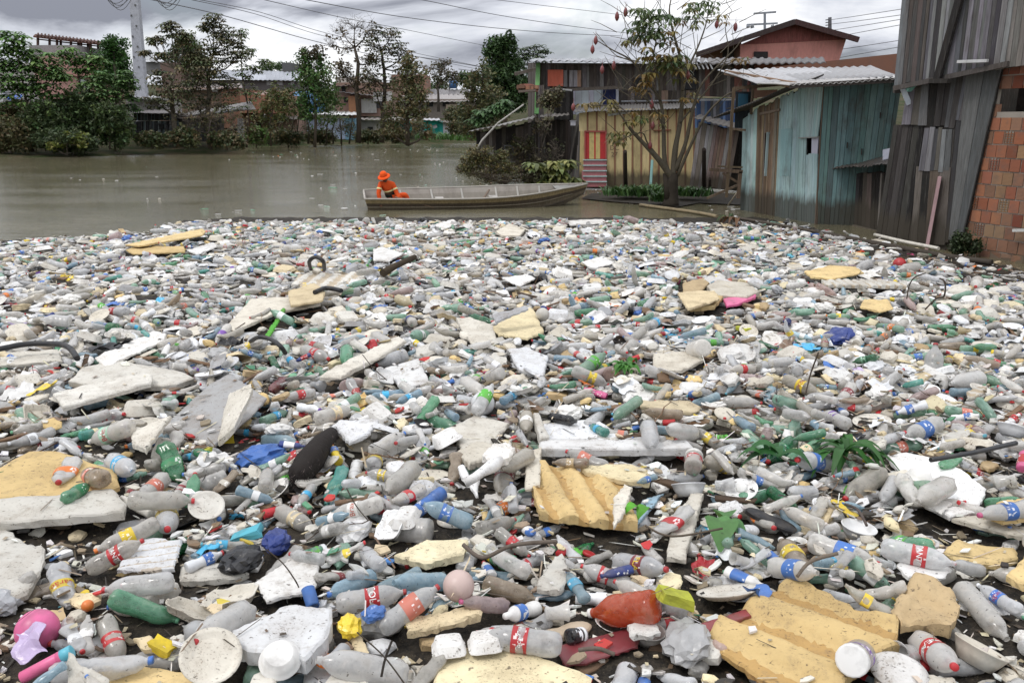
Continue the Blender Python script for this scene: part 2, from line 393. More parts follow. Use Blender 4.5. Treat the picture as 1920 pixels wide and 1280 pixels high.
# ---------------------------------------------------------------- tall shed of planks + brick building (right)
BA=G(1672,452); BB=G(1935,497); W1=Plane(BA,BB); O=W1.n
if O.y>0: O=-O
out1=O
def w1(px,py,off=0.0):
    r=ray(px,py); o=W1.a+out1*off; return C0+r*((o-C0).dot(out1)/r.dot(out1))
greys=[(.13,.13,.138),(.08,.08,.084),(.19,.19,.20),(.105,.103,.103),(.055,.055,.06),(.23,.23,.24),(.115,.10,.09)]
browns=[(.10,.08,.065),(.13,.105,.085),(.075,.062,.052),(.12,.105,.095),(.16,.14,.125)]
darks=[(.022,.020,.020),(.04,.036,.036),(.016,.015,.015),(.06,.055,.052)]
def pick(l,a=.2): return lambda u,i: vary(random.choice(l),a)
ps=thing('plank_house','tall leaning house of weathered grey vertical planks at the right edge','house',(BA.x,BA.y,0))
back1=-out1
# lower wall built of patches as in the photo
def patch(x0b,x1b,yb,x0t,x1t,yt,n,cols,off,name='plank_panel',yb1=None,yt1=None,mat='board',rag=.03):
    yb1=yb if yb1 is None else yb1; yt1=yt if yt1 is None else yt1
    return plankwall(name,w1(x0b,yb,off),w1(x1b,yb1,off),w1(x0t,yt,off),w1(x1t,yt1,off),n,pick(cols),M[mat],ps,out1,th=.03,rag=rag,jit=.012)
patch(1640,1800,458,1676,1826,235,15,darks,0.0,yb1=470,yt1=230,mat='board_tide')
patch(1706,1772,460,1718,1783,312,4,darks+browns,.04,mat='board_tide')
patch(1722,1780,322,1734,1786,240,6,greys,.05)
patch(1690,1738,236,1704,1743,150,3,browns+greys,.04)
patch(1738,1790,238,1746,1808,140,5,darks+greys,.045)
patch(1764,1796,452,1786,1822,222,4,greys[1:5]+darks,.035,yt1=222,mat='board_tide')
patch(1778,1803,448,1812,1878,130,2,[(.15,.15,.155),(.12,.12,.125)],.075,yb1=452,yt1=126,rag=.01)
patch(1788,1838,228,1806,1870,136,4,greys[:4],.05)
# overhanging upper storey: set forward
plankwall('upper_wall',w1(1676,163,.32),w1(1884,118,.32),w1(1702,-120,.32),w1(1918,-120,.32),25,pick(greys),M['board'],ps,out1,th=.03,rag=.03,jit=.015)
plankwall('upper_wall',w1(1866,131,.30),w1(1990,110,.30),w1(1896,-120,.30),w1(2030,-120,.30),9,pick([(.2,.185,.17),(.17,.16,.15),(.23,.215,.2)]),M['board'],ps,out1,th=.03,rag=.01,jit=.015)
ul=w1(1676,163,.29); ult=w1(1702,-120,.29)
plankwall('upper_wall',ul+back1*2.4,ul,ult+back1*2.4,ult,9,pick(greys[:3]+[(.3,.29,.29)]),M['board'],ps,Vector((-1,0,0)),th=.03)
mb=MB(); mb.bar(w1(1676,166,.33),w1(1890,120,.33),.05,.09,(.09,.08,.075)); mb.bar(w1(1676,170,.3),w1(1676,170,.3)+back1*2.2,.05,.09,(.08,.07,.065)); mb.split('floor_beam',M['board'],ps)
mb=MB(); mb.bar(w1(1810,-40,.42),w1(1757,150,.42),.07,.14,(.022,.020,.02)); mb.bar(w1(1745,152,.44),w1(1780,152,.44),.1,.08,(.03,.027,.025)); mb.build('diagonal_brace',M['board'],ps)
mb=MB(); mb.bar(w1(1796,116,.40),w1(1852,114,.40),.05,.05,(.5,.5,.5)); mb.build('pipe_stub',M['plain'],ps)
mb=MB(); mb.bar(w1(1692,165,.2),w1(1705,196,.05),.05,.09,(.55,.6,.66)); mb.build('white_brace',M['plain'],ps)
mb=MB(); mb.bar(w1(1702,168,.22),w1(1710,158,.22),.1,.13,(.2,.42,.36)); mb.split('bracket',M['plain'],ps)
pv=MB(); a,b=w1(1737,468,.16),w1(1762,331,.12); pv.bar(a,b,.155,.05,(.50,.33,.34)); 
pv.top('pink_plank',M['paint_wall'],'pink painted plank leaning upright against the tall grey plank house','plank')
# left return wall and roof body (volume so it is a building from aside)
lb=w1(1668,458,-.02); lt=w1(1690,150,-.02)
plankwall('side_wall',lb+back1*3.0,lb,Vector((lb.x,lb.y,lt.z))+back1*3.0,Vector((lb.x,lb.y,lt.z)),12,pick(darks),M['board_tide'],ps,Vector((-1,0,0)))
# brick building
bk=thing('brick_house','unplastered house wall of orange hollow bricks with a dark window hole at the right edge','house',(BB.x,BB.y,0))
def brickwall():
    """every brick modelled: rows along W1 plane, the left edge ragged; grouped in one wall mesh (bricks are surface pattern)"""
    mb=MB(); e0=w1(1785,452,-.02); t=(w1(1900,300,-.02)-w1(1820,300,-.02)); t.z=0; t.normalize()
    bwid,bh=.205,.235; z=-.1; row=0
    win=(w1(1868,209,-.02),w1(1990,160,-.02))
    ztop=w1(1900,112,-.02).z
    wz0=w1(1880,210,-.02).z; wz1=w1(1880,162,-.02).z; wx=(w1(1868,190,-.02)-e0).dot(t)
    pal=[(.27,.10,.055),(.22,.085,.05),(.30,.13,.07),(.26,.155,.085),(.20,.065,.04),(.28,.115,.07),(.24,.13,.085)]
    while z<ztop:
        s=-.5 if row<3 else -.45+.012*row*0
        x=-1.2+(.5*bwid if row%2 else 0)
        while x<4.2:
            inwin = (x+bwid*.6>wx and x<wx+1.5 and z+bh*.5>wz0 and z+bh*.5<wz1)
            if not inwin:
                p=e0+t*x; p.z=z; h=min(bh,ztop-z)-.022
                c=vary(random.choice(pal),.14)
                if z<.55: c=tuple(a*.6+b*.4 for a,b in zip(c,(.2,.16,.11)))
                o=out1*random.uniform(-.006,.008); w_=bwid-.018
                if random.random()<.13:   # brick laid end on: its cells show
                    for k in range(5): 
                        q=p+Vector((0,0,h*k/5)); mb.hexa([q+o,q+o+t*w_,q+o+t*w_-out1*.1,q+o-out1*.1]+[r_+Vector((0,0,h/5*.35)) for r_ in (q+o,q+o+t*w_,q+o+t*w_-out1*.1,q+o-out1*.1)],tuple(v*.8 for v in c))
                    for k in range(4):
                        q=p+t*(w_*k/3.3); mb.hexa([q+o*1.2,q+o*1.2+t*.014,q+t*.014-out1*.1,q-out1*.1]+[r_+Vector((0,0,h)) for r_ in (q+o*1.2,q+o*1.2+t*.014,q+t*.014-out1*.1,q-out1*.1)],tuple(v*.8 for v in c))
                else:
                    lo=[p+o,p+o+t*w_,p+o+t*w_-out1*.11,p+o-out1*.11]; mb.hexa(lo+[q+Vector((0,0,h)) for q in lo],c)
            x+=bwid
        z+=bh; row+=1
    mb.build('brick_wall',M['brickc'],bk)
    # mortar backing with the window hole left open
    mo=MB(); A=e0+t*-1.2; 
    def blk(x0,x1,z0,z1):
        a=e0+t*x0; b=e0+t*x1; a.z=b.z=z0; lo=[a-out1*.016,b-out1*.016,b-out1*.09,a-out1*.09]; mo.hexa(lo+[q+Vector((0,0,z1-z0)) for q in lo],(.30,.27,.235))
    blk(-1.2,4.2,-.3,wz0); blk(-1.2,4.2,wz1,ztop); blk(-1.2,wx,wz0,wz1); blk(wx+1.5,4.2,wz0,wz1)
    mo.build('mortar',M['concrete'],bk)
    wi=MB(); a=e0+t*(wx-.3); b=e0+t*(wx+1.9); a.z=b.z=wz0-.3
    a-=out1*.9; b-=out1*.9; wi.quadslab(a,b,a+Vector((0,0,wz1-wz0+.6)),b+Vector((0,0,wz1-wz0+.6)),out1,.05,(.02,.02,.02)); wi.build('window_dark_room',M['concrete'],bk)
    ff=MB(); a=e0+t*-1.25+out1*.02; b=e0+t*4.2+out1*.02; a.z=b.z=-.3
    n=26; 
    for i in range(n):
        p=a.lerp(b,i/n); q=a.lerp(b,(i+1)/n); h=.42+.16*vn(i*.6,1); h2=.42+.16*vn((i+1)*.6,1)
        ff.add([p,q,q+Vector((0,0,h2))-out1*.03,p+Vector((0,0,h))-out1*.03],[(0,1,2,3)],vary((.13,.10,.07),.2))
    ff.build('mud_plinth',M['concrete'],bk)
def m_brickc():
    t=NT('hollow_brick'); b=t.basecol(False); n=t.noise(t.pos(),5,5,.65); c=t.mix(t.ramp(n,.5,.75,0,.7),b,(.13,.10,.085))
    wv=t.n('ShaderNodeTexWave',bands_direction='Z'); wv.inputs['Scale'].default_value=14; wv.inputs['Distortion'].default_value=1; t.l(t.pos((1,1,1)),wv.inputs['Vector'])
    return t.out(t.prin(c,.85,.2,t.bump(wv.outputs['Fac'],.25,.01)))
M['brickc']=m_brickc(); brickwall()
hs=MB(); hs.tube([w1(1990,425,.3),w1(1950,436,.4),G(1900,452,.25),G(1850,463,.12),G(1800,468,.07)],.018,(.42,.39,.33)); hs.top('pale_hose',M['rubber'],'thin pale hose slung across in front of the brick wall at the right edge','hose')
pp=MB(); pp.bar(w1(1900,432,.12),w1(1960,431,.12),.06,.05,(.5,.5,.48)); pp.build('pipe_stub',M['plain'],bk)
# ---------------------------------------------------------------- blue-green shack
c1=G(1530,420); c0=G(1386,393); PL=Plane(c0,c1); c2=G(1640,424); c2=c1+(c2-c1).normalized()*2.1; PR=Plane(c1,c2)
def onp(pl,px,py,off=0.0):
    n=pl.n if pl.n.y<0 else -pl.n
    r=ray(px,py); o=pl.a+n*off; return C0+r*((o-C0).dot(n)/r.dot(n))
nL=PL.n if PL.n.y<0 else -PL.n; nR=PR.n if PR.n.y<0 else -PR.n
sh=thing('turquoise_shack','blue-green painted plank shack with a small square window, left of the tall grey plank house','shack',(c1.x,c1.y,0))
L=lambda x,y,o=0.0: onp(PL,x,y,o); RR=lambda x,y,o=0.0: onp(PR,x,y,o)
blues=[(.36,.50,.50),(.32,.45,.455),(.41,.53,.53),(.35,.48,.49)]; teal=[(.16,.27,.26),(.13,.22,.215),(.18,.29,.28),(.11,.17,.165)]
plankwall('front_wall',L(1388,395),L(1415,402),L(1393,222),L(1420,204),5,pick(blues,.1),M['paint_board'],sh,nL,rag=.04)
plankwall('front_wall',L(1415,402),L(1452,410),L(1420,205),L(1463,184),11,pick([(.17,.11,.075),(.13,.09,.065),(.21,.15,.10),(.2,.17,.14)]),M['board_tide'],sh,nL,rag=.05,jit=.02)
# right part of the front: panel around the window opening
plankwall('front_wall',L(1452,410),L(1507,418),L(1463,184),L(1514,160),13,pick(blues,.1),M['paint_board'],sh,nL,rag=.05,jit=.012)
plankwall('front_wall',L(1507,418),L(1530,422),L(1511,290),L(1533,288),5,pick(blues,.1),M['paint_board'],sh,nL,rag=.03)
plankwall('front_wall',L(1511,259),L(1533,257),L(1514,160),L(1546,150),6,pick(blues,.1),M['paint_board'],sh,nL)
mb=MB(); mb.quadslab(L(1521,290,-.005),L(1532,290,-.005),L(1522,259,-.005),L(1534,258,-.005),nL,.02,(.50,.50,.58)); mb.quadslab(L(1510,289,-.3),L(1535,289,-.3),L(1510,256,-.3),L(1535,256,-.3),nL,.02,(.015,.014,.013)); mb.bar(L(1498,259,.05),L(1534,257,.05),.05,.025,(.3,.3,.28)); mb.split('window',M['paint_wall'],sh)
mb=MB(); mb.bar(L(1425,214,.03),L(1462,206,.03),.04,.06,(.22,.17,.13)); mb.bar(L(1436,330,.035),L(1441,248,.035),.10,.02,(.40,.52,.54)); mb.bar(L(1434,320,.03),L(1436,250,.03),.05,.02,(.03,.025,.02)); mb.quadslab(L(1462,330,.02),L(1481,330,.02),L(1464,243,.02),L(1485,240,.02),nL,.015,(.27,.43,.44)); mb.build('door',M['paint_board'],sh)
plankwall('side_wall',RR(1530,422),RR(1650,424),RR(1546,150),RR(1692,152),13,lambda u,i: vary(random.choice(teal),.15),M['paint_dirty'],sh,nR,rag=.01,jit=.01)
mb=MB(); mb.bar(L(1530,421,.01),L(1547,150,.01),.07,.03,(.16,.12,.09)); 
for (x,y) in ((1588,278),(1615,290),(1650,222)): mb.bar(RR(x,y,.03),RR(x+1,y-11,.03),.09,.02,(.05,.04,.035))
mb.split('corner_trim',M['board'],sh)
# dark lower roof edge along the sloping front and white roof
eL=L(1345,224,.55); eR=L(1560,146,.45)
tinroof('eave',L(1335,222,.45),L(1500,155,.4),L(1400,205,-.3),L(1545,140,-.3),sh,(.07,.065,.06),pitch=.12,seams=False,mat='tin')
f0=L(1408,156,.5); 
rl=P(1348,132,27); rr_=P(1640,126,25)
ez=Vector((0,0,1))
tinroof('roof',P(1420,157,20.0),P(1688,145,19.0),P(1345,131,27.5),P(1632,124,26.5),sh,(.33,.33,.34),pitch=.16,amp=.025)
tinroof('roof',P(1480,160,18.9),P(1690,148,18.3),P(1420,156,19.9),P(1690,142,19.2),sh,(.40,.39,.38),pitch=.12,amp=.02)
mb=MB(); mb.bar(P(1480,162,18.95),P(1690,150,18.35),.06,.1,(.06,.05,.045)); mb.bar(P(1360,136,26),P(1490,160,19.2),.08,.14,(.30,.19,.12)); mb.split('rafter',M['board'],sh)
# lean-to on its right
lt_=thing('lean_to','low dark plank lean-to with a ragged slanting roof between turquoise shack and tall plank house','lean-to',tuple(G(1640,430)))
D0=G(1602,424); D1=G(1700,444); PD=Plane(D0,D1); nD=PD.n if PD.n.y<0 else -PD.n
X=lambda x,y,o=0.0: onp(PD,x,y,o)
plankwall('wall',X(1601,424),X(1650,436),X(1606,325),X(1652,322),6,pick(browns+darks),M['board_tide'],lt_,nD,rag=.03)
plankwall('wall',X(1650,440),X(1700,452),X(1652,325),X(1702,318),6,pick(darks),M['board_tide'],lt_,nD,rag=.03)
mb=MB(); mb.bar(X(1600,424,.03),X(1648,436,.03),.06,.07,(.14,.12,.09)); mb.bar(X(1648,436,.03),X(1655,325,.03),.07,.05,(.2,.18,.16)); mb.split('door_frame',M['board'],lt_)
tinroof('roof',X(1560,316,.45),X(1698,304,.5),X(1600,300,-.6),X(1700,288,-.6),lt_,(.05,.045,.04),pitch=.13,seams=False,rag=.08)
mb=MB(); mb.quadslab(X(1655,300,.1),X(1692,292,.1),X(1655,281,0),X(1694,272,0),nD,.04,(.33,.34,.40)); mb.top('grey_board',M['paint_wall'],'pale grey board lying on the lean-to roof beside the turquoise shack wall','board')
# ---------------------------------------------------------------- yellow hut
Y0=G(1088,352); Y1=G(1290,350); Y1.y=Y0.y*.985+0; 
hut=thing('yellow_hut','yellow striped plank hut with a red door and pink steps behind the bare tree','hut',(Y0.x,Y0.y,0))
PY=Plane(Y0,Vector((Y1.x,Y0.y-.6,0))); nY=PY.n if PY.n.y<0 else -PY.n
Yp=lambda x,y,o=0.0: onp(PY,x,y,o)
yel=(.50,.39,.18)
def ycol(u,i): return vary((.56,.46,.24),.08)
def ywall(x0,x1,yb0,yb1,yt0,yt1,xo=0):
    mb=MB(); x=x0
    n=int((x1-x0)/16.5)
    for i in range(n):
        a=x0+(x1-x0)*i/n; b=x0+(x1-x0)*(i+1)/n; u=lambda q,lo,hi:lo+(hi-lo)*(q-x0)/(x1-x0)
        ya,yb_=u(a,yb0,yb1),u(b,yb0,yb1); ta,tb=u(a,yt0,yt1),u(b,yt0,yt1); s=(b-a)*.2
        mb.quadslab(Yp(a,ya),Yp(b-s,yb_),Yp(a,ta),Yp(b-s,tb),nY,.03,vary((.56,.45,.24),.1))
        mb.quadslab(Yp(b-s,yb_,.018),Yp(b,yb_,.018),Yp(b-s,tb,.018),Yp(b,tb,.018),nY,.048,vary((.25,.13,.08),.15))
    return mb
ywall(1138,1303,352,350,205,203).build('wall',M['paint_board'],hut)
ywall(1086,1138,246,246,212,206).build('wall',M['paint_board'],hut)
mb=MB(); mb.quadslab(Yp(1086,352),Yp(1097,352),Yp(1088,246),Yp(1098,246),nY,.03,yel); mb.build('wall',M['paint_board'],hut)
dr=MB()
for i,(a,b,c) in enumerate([(1098,1105,(.42,.03,.03)),(1105,1114,(.50,.40,.16)),(1114,1117,(.42,.03,.03)),(1117,1125,(.50,.40,.16)),(1125,1135,(.42,.03,.03))]): dr.quadslab(Yp(a,298,.01),Yp(b,298,.01),Yp(a,248,.01),Yp(b,248,.01),nY,.03,c)
dr.build('door',M['plain'],hut)
dr=MB(); 
for a,b in (((1097,299),(1097,246)),((1136,299),(1136,246)),((1096,246.5),(1137,246.5))): dr.bar(Yp(*a,.03),Yp(*b,.03),.05,.05,(.33,.07,.06))
dr.split('door_frame',M['plain'],hut)
st=thing('pink_steps','pink plank steps leading up to the red door of the yellow hut','steps',tuple(Yp(1112,350,.5)))
mb=MB(); mt=MB()
for i in range(5):
    y1=300+i*10.2; y2=y1+8.5; o=.08+.10*i
    mb.quadslab(Yp(1094-(i>1)*3,y2+1,o),Yp(1137,y2+1,o),Yp(1094-(i>1)*3,y1,o),Yp(1137,y1,o),nY,.04,vary((.38,.15,.16),.08))
    mt.bar(Yp(1093,y1,o-.03),Yp(1138,y1,o-.03),.14,.035,(.36,.48,.47))
mb.split('riser',M['paint_wall'],st); mt.split('tread',M['paint_wall'],st)
plankwall('side_wall',Yp(1082,352,-.1)+Vector((-.3,1.8,0)),Yp(1086,352),Yp(1088,215)+Vector((0,1.8,0)),Yp(1088,212),10,pick([(.2,.19,.18),(.12,.11,.1)]),M['board'],hut,Vector((-1,-.2,0)))
tinroof('roof',Yp(1076,210,.35),Yp(1306,203,.35),Yp(1084,199,-2.2),Yp(1300,192,-2.2),hut,(.10,.095,.09),pitch=.12,seams=False)
mb=MB(); mb.bar(Yp(1140,216,.06),Yp(1184,210,.06),.04,.08,(.5,.5,.48)); mb.bar(Yp(1086,352,.02),Yp(1303,350,.02),.04,.10,(.12,.09,.06)); mb.bar(Yp(1225,245,.04),Yp(1258,244,.04),.04,.04,(.25,.09,.05)); mb.split('beam',M['board'],hut)
mb=MB(); mb.bar(Yp(1220,346,.25),Yp(1223,300,.2),.09,.04,(.28,.5,.48)); mb.build('leaning_slat',M['paint_wall'],hut)
def textmesh(body,size,ext=.002,res=3,space=1.0,shear=0.0):
    cu=bpy.data.curves.new('t','FONT'); cu.body=body; cu.size=size; cu.align_x='CENTER'; cu.align_y='CENTER'; cu.extrude=ext; cu.resolution_u=res; cu.space_character=space; cu.shear=shear
    o=bpy.data.objects.new('t',cu); COL.objects.link(o); dg=bpy.context.evaluated_depsgraph_get(); m=bpy.data.meshes.new_from_object(o.evaluated_get(dg))
    v=np.empty(len(m.vertices)*3,np.float32); m.vertices.foreach_get('co',v); f=[tuple(p.vertices) for p in m.polygons]
    bpy.data.objects.remove(o,do_unlink=True); bpy.data.meshes.remove(m); return v.reshape(-1,3),f
tv,tf=textmesh('DC\n27',.24); mb=MB(); q=Yp(1152,284,.04); mb.add([q+PY.t*float(p[0])+Vector((0,0,float(p[1])))+nY*float(p[2]) for p in tv],tf,(.12,.08,.05)); mb.build('painted_writing',M['plain'],hut)
# brown hut right of it, leaning
lh=thing('leaning_hut','brown and grey plank hut leaning between the yellow hut and the turquoise shack','hut',tuple(G(1340,356)))
H0=G(1292,360); H1=G(1388,362); PH=Plane(H0,H1); nH=PH.n if PH.n.y<0 else -PH.n; Hp=lambda x,y,o=0.0: onp(PH,x,y,o)
plankwall('wall',Hp(1292,352),Hp(1366,356),Hp(1310,228),Hp(1386,246),11,pick([(.30,.28,.28),(.21,.15,.12),(.24,.20,.18),(.13,.10,.085)]),M['board_tide'],lh,nH,rag=.05,jit=.02)
plankwall('wall',Hp(1366,356,-.3),Hp(1396,360,-.3),Hp(1386,246,-.3),Hp(1402,250,-.3),4,pick(darks),M['board_tide'],lh,nH)
tinroof('roof',Hp(1300,222,.3),Hp(1400,246,.3),Hp(1312,214,-1.8),Hp(1402,236,-1.8),lh,(.05,.045,.04),seams=False)
# timber frame porch right beside
pf=thing('timber_frame','raw timber porch frame and stage beside the turquoise shack','frame',tuple(G(1370,372)))
mb=MB(); D=22.5
for a,b,w_ in (((1362,370),(1376,165),.07),((1376,166),(1470,158),.08),((1370,242),(1398,244),.06),((1408,215),(1412,165),.06),((1330,318),(1392,322),.09),((1325,372),(1388,345),.06),((1355,325),(1388,345),.06),((1384,372),(1388,322),.09),((1345,312),(1392,314),.05)): mb.bar(P(*a,D),P(*b,D),w_,w_,vary((.17,.12,.08),.2))
mb.split('beam',M['board'],pf)
wf=MB(); wf.quadslab(P(1378,240,D+.8),P(1408,242,D+.8),P(1380,172,D+.8),P(1410,172,D+.8),-YD,.04,(.03,.04,.05)); wf.quadslab(P(1384,205,D+.7),P(1402,205,D+.7),P(1385,176,D+.7),P(1403,176,D+.7),-YD,.03,(.03,.10,.16)); wf.quadslab(P(1410,184,D+.6),P(1456,180,D+.6),P(1410,170,D+.6),P(1458,168,D+.6),-YD,.04,(.42,.25,.19)); wf.split('panel',M['paint_wall'],pf)
# ---------------------------------------------------------------- long two-storey stilt house behind
lg=thing('long_plank_house','long two-storey plank house with a coral panel and green corner board, behind the yellow hut','house',tuple(P(1020,345,34)))
D=34.0
def dwall(name,x0,x1,yb,yt,n,cols,D,parent,mat='board',yb1=None,yt1=None,off=0,**k):
    yb1=yb if yb1 is None else yb1; yt1=yt if yt1 is None else yt1
    return plankwall(name,P(x0,yb,D-off),P(x1,yb1,D-off),P(x0,yt,D-off),P(x1,yt1,D-off),n,pick(cols) if isinstance(cols,list) else cols,M[mat],parent,-YD,**k)
dk=[(.075,.063,.055),(.11,.09,.08),(.135,.12,.11),(.06,.05,.045),(.20,.185,.18)]
dwall('upper_wall',1005,1310,168,118,46,dk,D,lg,yb1=175,yt1=120)
dwall('upper_wall',1310,1420,180,118,16,dk+[(.2,.09,.07)],D,lg,yb1=185,yt1=120)
dwall('middle_wall',1065,1160,215,168,8,[(.55,.58,.66),(.48,.50,.57),(.58,.60,.66)],D,lg,'paint_wall',yt1=166,off=.1)
dwall('middle_wall',1131,1155,204,166,2,[(.02,.03,.09)],D,lg,'paint_wall',off=.18)
dwall('middle_wall',1160,1300,215,170,22,dk+[(.3,.22,.17)],D,lg,off=.05)
dwall('middle_wall',1300,1400,240,185,16,[(.05,.10,.22),(.04,.06,.12),(.2,.2,.22),(.08,.08,.09),(.10,.17,.3)],D,lg,'paint_wall',off=0)
dwall('lower_wall',1005,1092,345,225,18,dk,D-1,lg,'board_tide',rag=.05)
dwall('lower_wall',1005,1020,345,160,4,dk,D-1.3,lg,'board_tide',rag=.05)
dwall('lower_wall',1038,1075,226,168,6,darks,D-.6,lg)
mb=MB(); mb.quadslab(P(1027,162,D-.15),P(1056,162,D-.15),P(1027,131,D-.15),P(1056,131,D-.15),-YD,.03,(.62,.16,.10)); mb.build('coral_panel',M['paint_wall'],lg)
mb=MB(); mb.bar(P(1006,214,D-1.4),P(1009,119,D-.3),.17,.06,(.16,.34,.13)); mb.build('green_board',M['paint_wall'],lg)
mb=MB(); 
for x,c in ((1071,(.35,.33,.34)),(1079,(.33,.31,.33)),(1086,(.38,.24,.17)),(1060,(.24,.23,.23)),(1128,(.25,.24,.23))): mb.quadslab(P(x-3.5,163,D-.1),P(x+3.5,163,D-.1),P(x-3.5,132,D-.1),P(x+3.5,132,D-.1),-YD,.02,c)
mb.split('pale_board',M['board'],lg)
mb=MB()
for x0,x1,y0,y1 in ((1278,1305,168,134),(1190,1212,170,146),(1395,1420,165,140)): mb.quadslab(P(x0,y0,D-.12),P(x1,y0,D-.12),P(x0,y1,D-.12),P(x1,y1,D-.12),-YD,.02,(.012,.012,.014))
mb.split('window',M['plain'],lg)
mb=MB(); mb.bar(P(1012,171,D-.5),P(1165,164,D-.5),.12,.12,(.12,.10,.085)); mb.bar(P(1012,182,D-.8),P(1060,176,D-.8),.12,.3,(.09,.075,.065)); mb.bar(P(1044,167,D-1),P(1072,170,D-1),.5,.06,(.4,.4,.4)); mb.bar(P(966,139,D-1.5),P(1003,130,D-1),.12,.12,(.14,.12,.1)); mb.bar(P(1165,190,D-.3),P(1398,187,D-.3),.06,.05,(.35,.36,.38)); mb.split('beam',M['board'],lg)
tinroof('roof',P(988,115,D-1.0),P(1330,118,D-1.0),P(1010,110,D+5),P(1330,111,D+5),lg,(.30,.31,.33),pitch=.3,amp=.04)
tinroof('roof',P(1255,121,D-1.2),P(1550,119,D-1.0),P(1258,110,D+4),P(1545,108,D+4),lg,(.06,.055,.055),pitch=.3,amp=.04,seams=False)
tinroof('porch_roof',P(1012,220,D-2.2),P(1068,216,D-2.2),P(1015,214,D-1),P(1066,212,D-1),lg,(.14,.13,.12),seams=False)
mb=MB(); mb.quadslab(P(1270,130,D-.6),P(1300,130,D-.6),P(1268,117,D-.6),P(1298,117,D-.6),-YD,.02,(.3,.3,.3)); 
for i in range(9): mb.bar(P(1272+i*8,130,D-1.1),P(1266+i*8,118,D-1.1),.05,.05,(.42,.42,.42))
mb.split('lattice',M['plain'],lg)
# side wall to the left, with clutter
plankwall('side_wall',P(990,300,D+5),P(1005,345,D-1),P(990,118,D+5),P(1006,118,D-.2),14,pick(dk),M['board'],lg,Vector((-1,0,0)))
# shed with slanting roof, left of it
sd=thing('low_shed','low dark shed with a slanting roof of loose sheets, left of the long plank house','shed',tuple(P(950,325,31)))
tinroof('roof',P(878,247,30),P(1000,222,30),P(905,243,35),P(1005,216,35),sd,(.19,.18,.17),pitch=.2,rag=.15,mat='tin')
dwall('wall',893,1004,325,250,14,darks+dk,31,sd,'board_tide',yt1=228,rag=.08)
mb=MB(); mb.quadslab(P(946,305,30.8),P(968,305,30.8),P(945,272,30.8),P(968,272,30.8),-YD,.05,(.16,.165,.18)); mb.quadslab(P(908,300,30.7),P(925,300,30.7),P(908,280,30.7),P(925,280,30.7),-YD,.05,(.22,.21,.2)); mb.split('panel',M['concrete'],sd)
mb=MB(); mb.tube([P(884,296,28.5),P(905,262,28.5),P(935,230,28.5),P(982,196,28.5)],[.035,.035,.03,.025],(.42,.40,.37)); mb.top('leaning_pole',M['wood'],'long bare pole leaning diagonally across the low shed roof','pole')
sb=MB(); sb.add([P(1071,233,32.2),P(1079,233,32.2),P(1079,227,32.2),P(1071,227,32.2)],[(0,1,2,3)],(.7,.7,.75)); 
mb=MB(); mb.box(P(1074.5,231,31.9),(.2,.12,.18),(.62,.62,.68)); mb.box(P(1074.5,227,31.9),(.24,.15,.03),(.5,.5,.55)); mb.top('meter_box',M['plain'],'small white meter box fixed between the long plank house and the yellow hut','box')
# clutter of rags and bricks at its corner
mb=MB()
for i in range(26): mb.box(P(random.uniform(976,1003),random.uniform(160,170),32.3+random.uniform(-.2,.2)),(.3,.2,.12),vary((.26,.13,.09),.3),rz=random.uniform(-.4,.4))
mb.bar(P(972,172,32.3),P(1004,170,32.3),.6,.08,(.15,.12,.1)); mb.top('brick_stack',M['concrete'],'ledge stacked with old bricks at the left corner of the long plank house','bricks')
# ---------------------------------------------------------------- pink gabled house
pk=thing('pink_gable_house','salmon pink house with a dark red gable standing behind the long plank house','house',tuple(P(1480,118,48)))
D=48.0
mb=MB(); q=[P(1388,118,D),P(1572,118,D),P(1588,70,D),P(1388,84,D)]; mb.add([q[0],q[1],q[2],q[3]]+[p+YD*8 for p in q],[(0,1,2,3),(1,5,6,2),(4,0,3,7),(5,4,7,6)],(.60,.27,.23)); mb.build('wall',M['paint_wall'],pk)
mb=MB(); q=[P(1388,84,D-.05),P(1590,74,D-.05),P(1490,41,D-.05)]; mb.add(q+[p+YD*.15 for p in q],[(0,1,2),(0,3,4,1),(1,4,5,2),(2,5,3,0)],(.30,.10,.09)); mb.build('gable',M['board'],pk)
mb=MB(); mb.quadslab(P(1313,118,D+3),P(1390,118,D),P(1313,97,D+3),P(1390,76,D),Vector((-.3,-1,0)).normalized(),.1,(.2,.11,.08)); mb.build('side_wall',M['concrete'],pk)
mb=MB(); mb.quadslab(P(1414,110,D-.1),P(1440,110,D-.1),P(1414,97,D-.1),P(1440,97,D-.1),-YD,.05,(.015,.01,.01)); mb.quadslab(P(1355,108,D+1),P(1376,108,D),P(1355,93,D+1),P(1376,91,D),-YD,.05,(.02,.015,.015)); mb.split('window',M['plain'],pk)
tinroof('roof',P(1300,102,D-.7),P(1490,38,D-.7),P(1305,98,D+9),P(1490,37,D+9),pk,(.07,.05,.05),pitch=.35,amp=.03,seams=False)
tinroof('roof',P(1490,38,D-.7),P(1612,74,D-.7),P(1490,37,D+9),P(1606,72,D+9),pk,(.10,.05,.045),pitch=.35,amp=.03,seams=False)
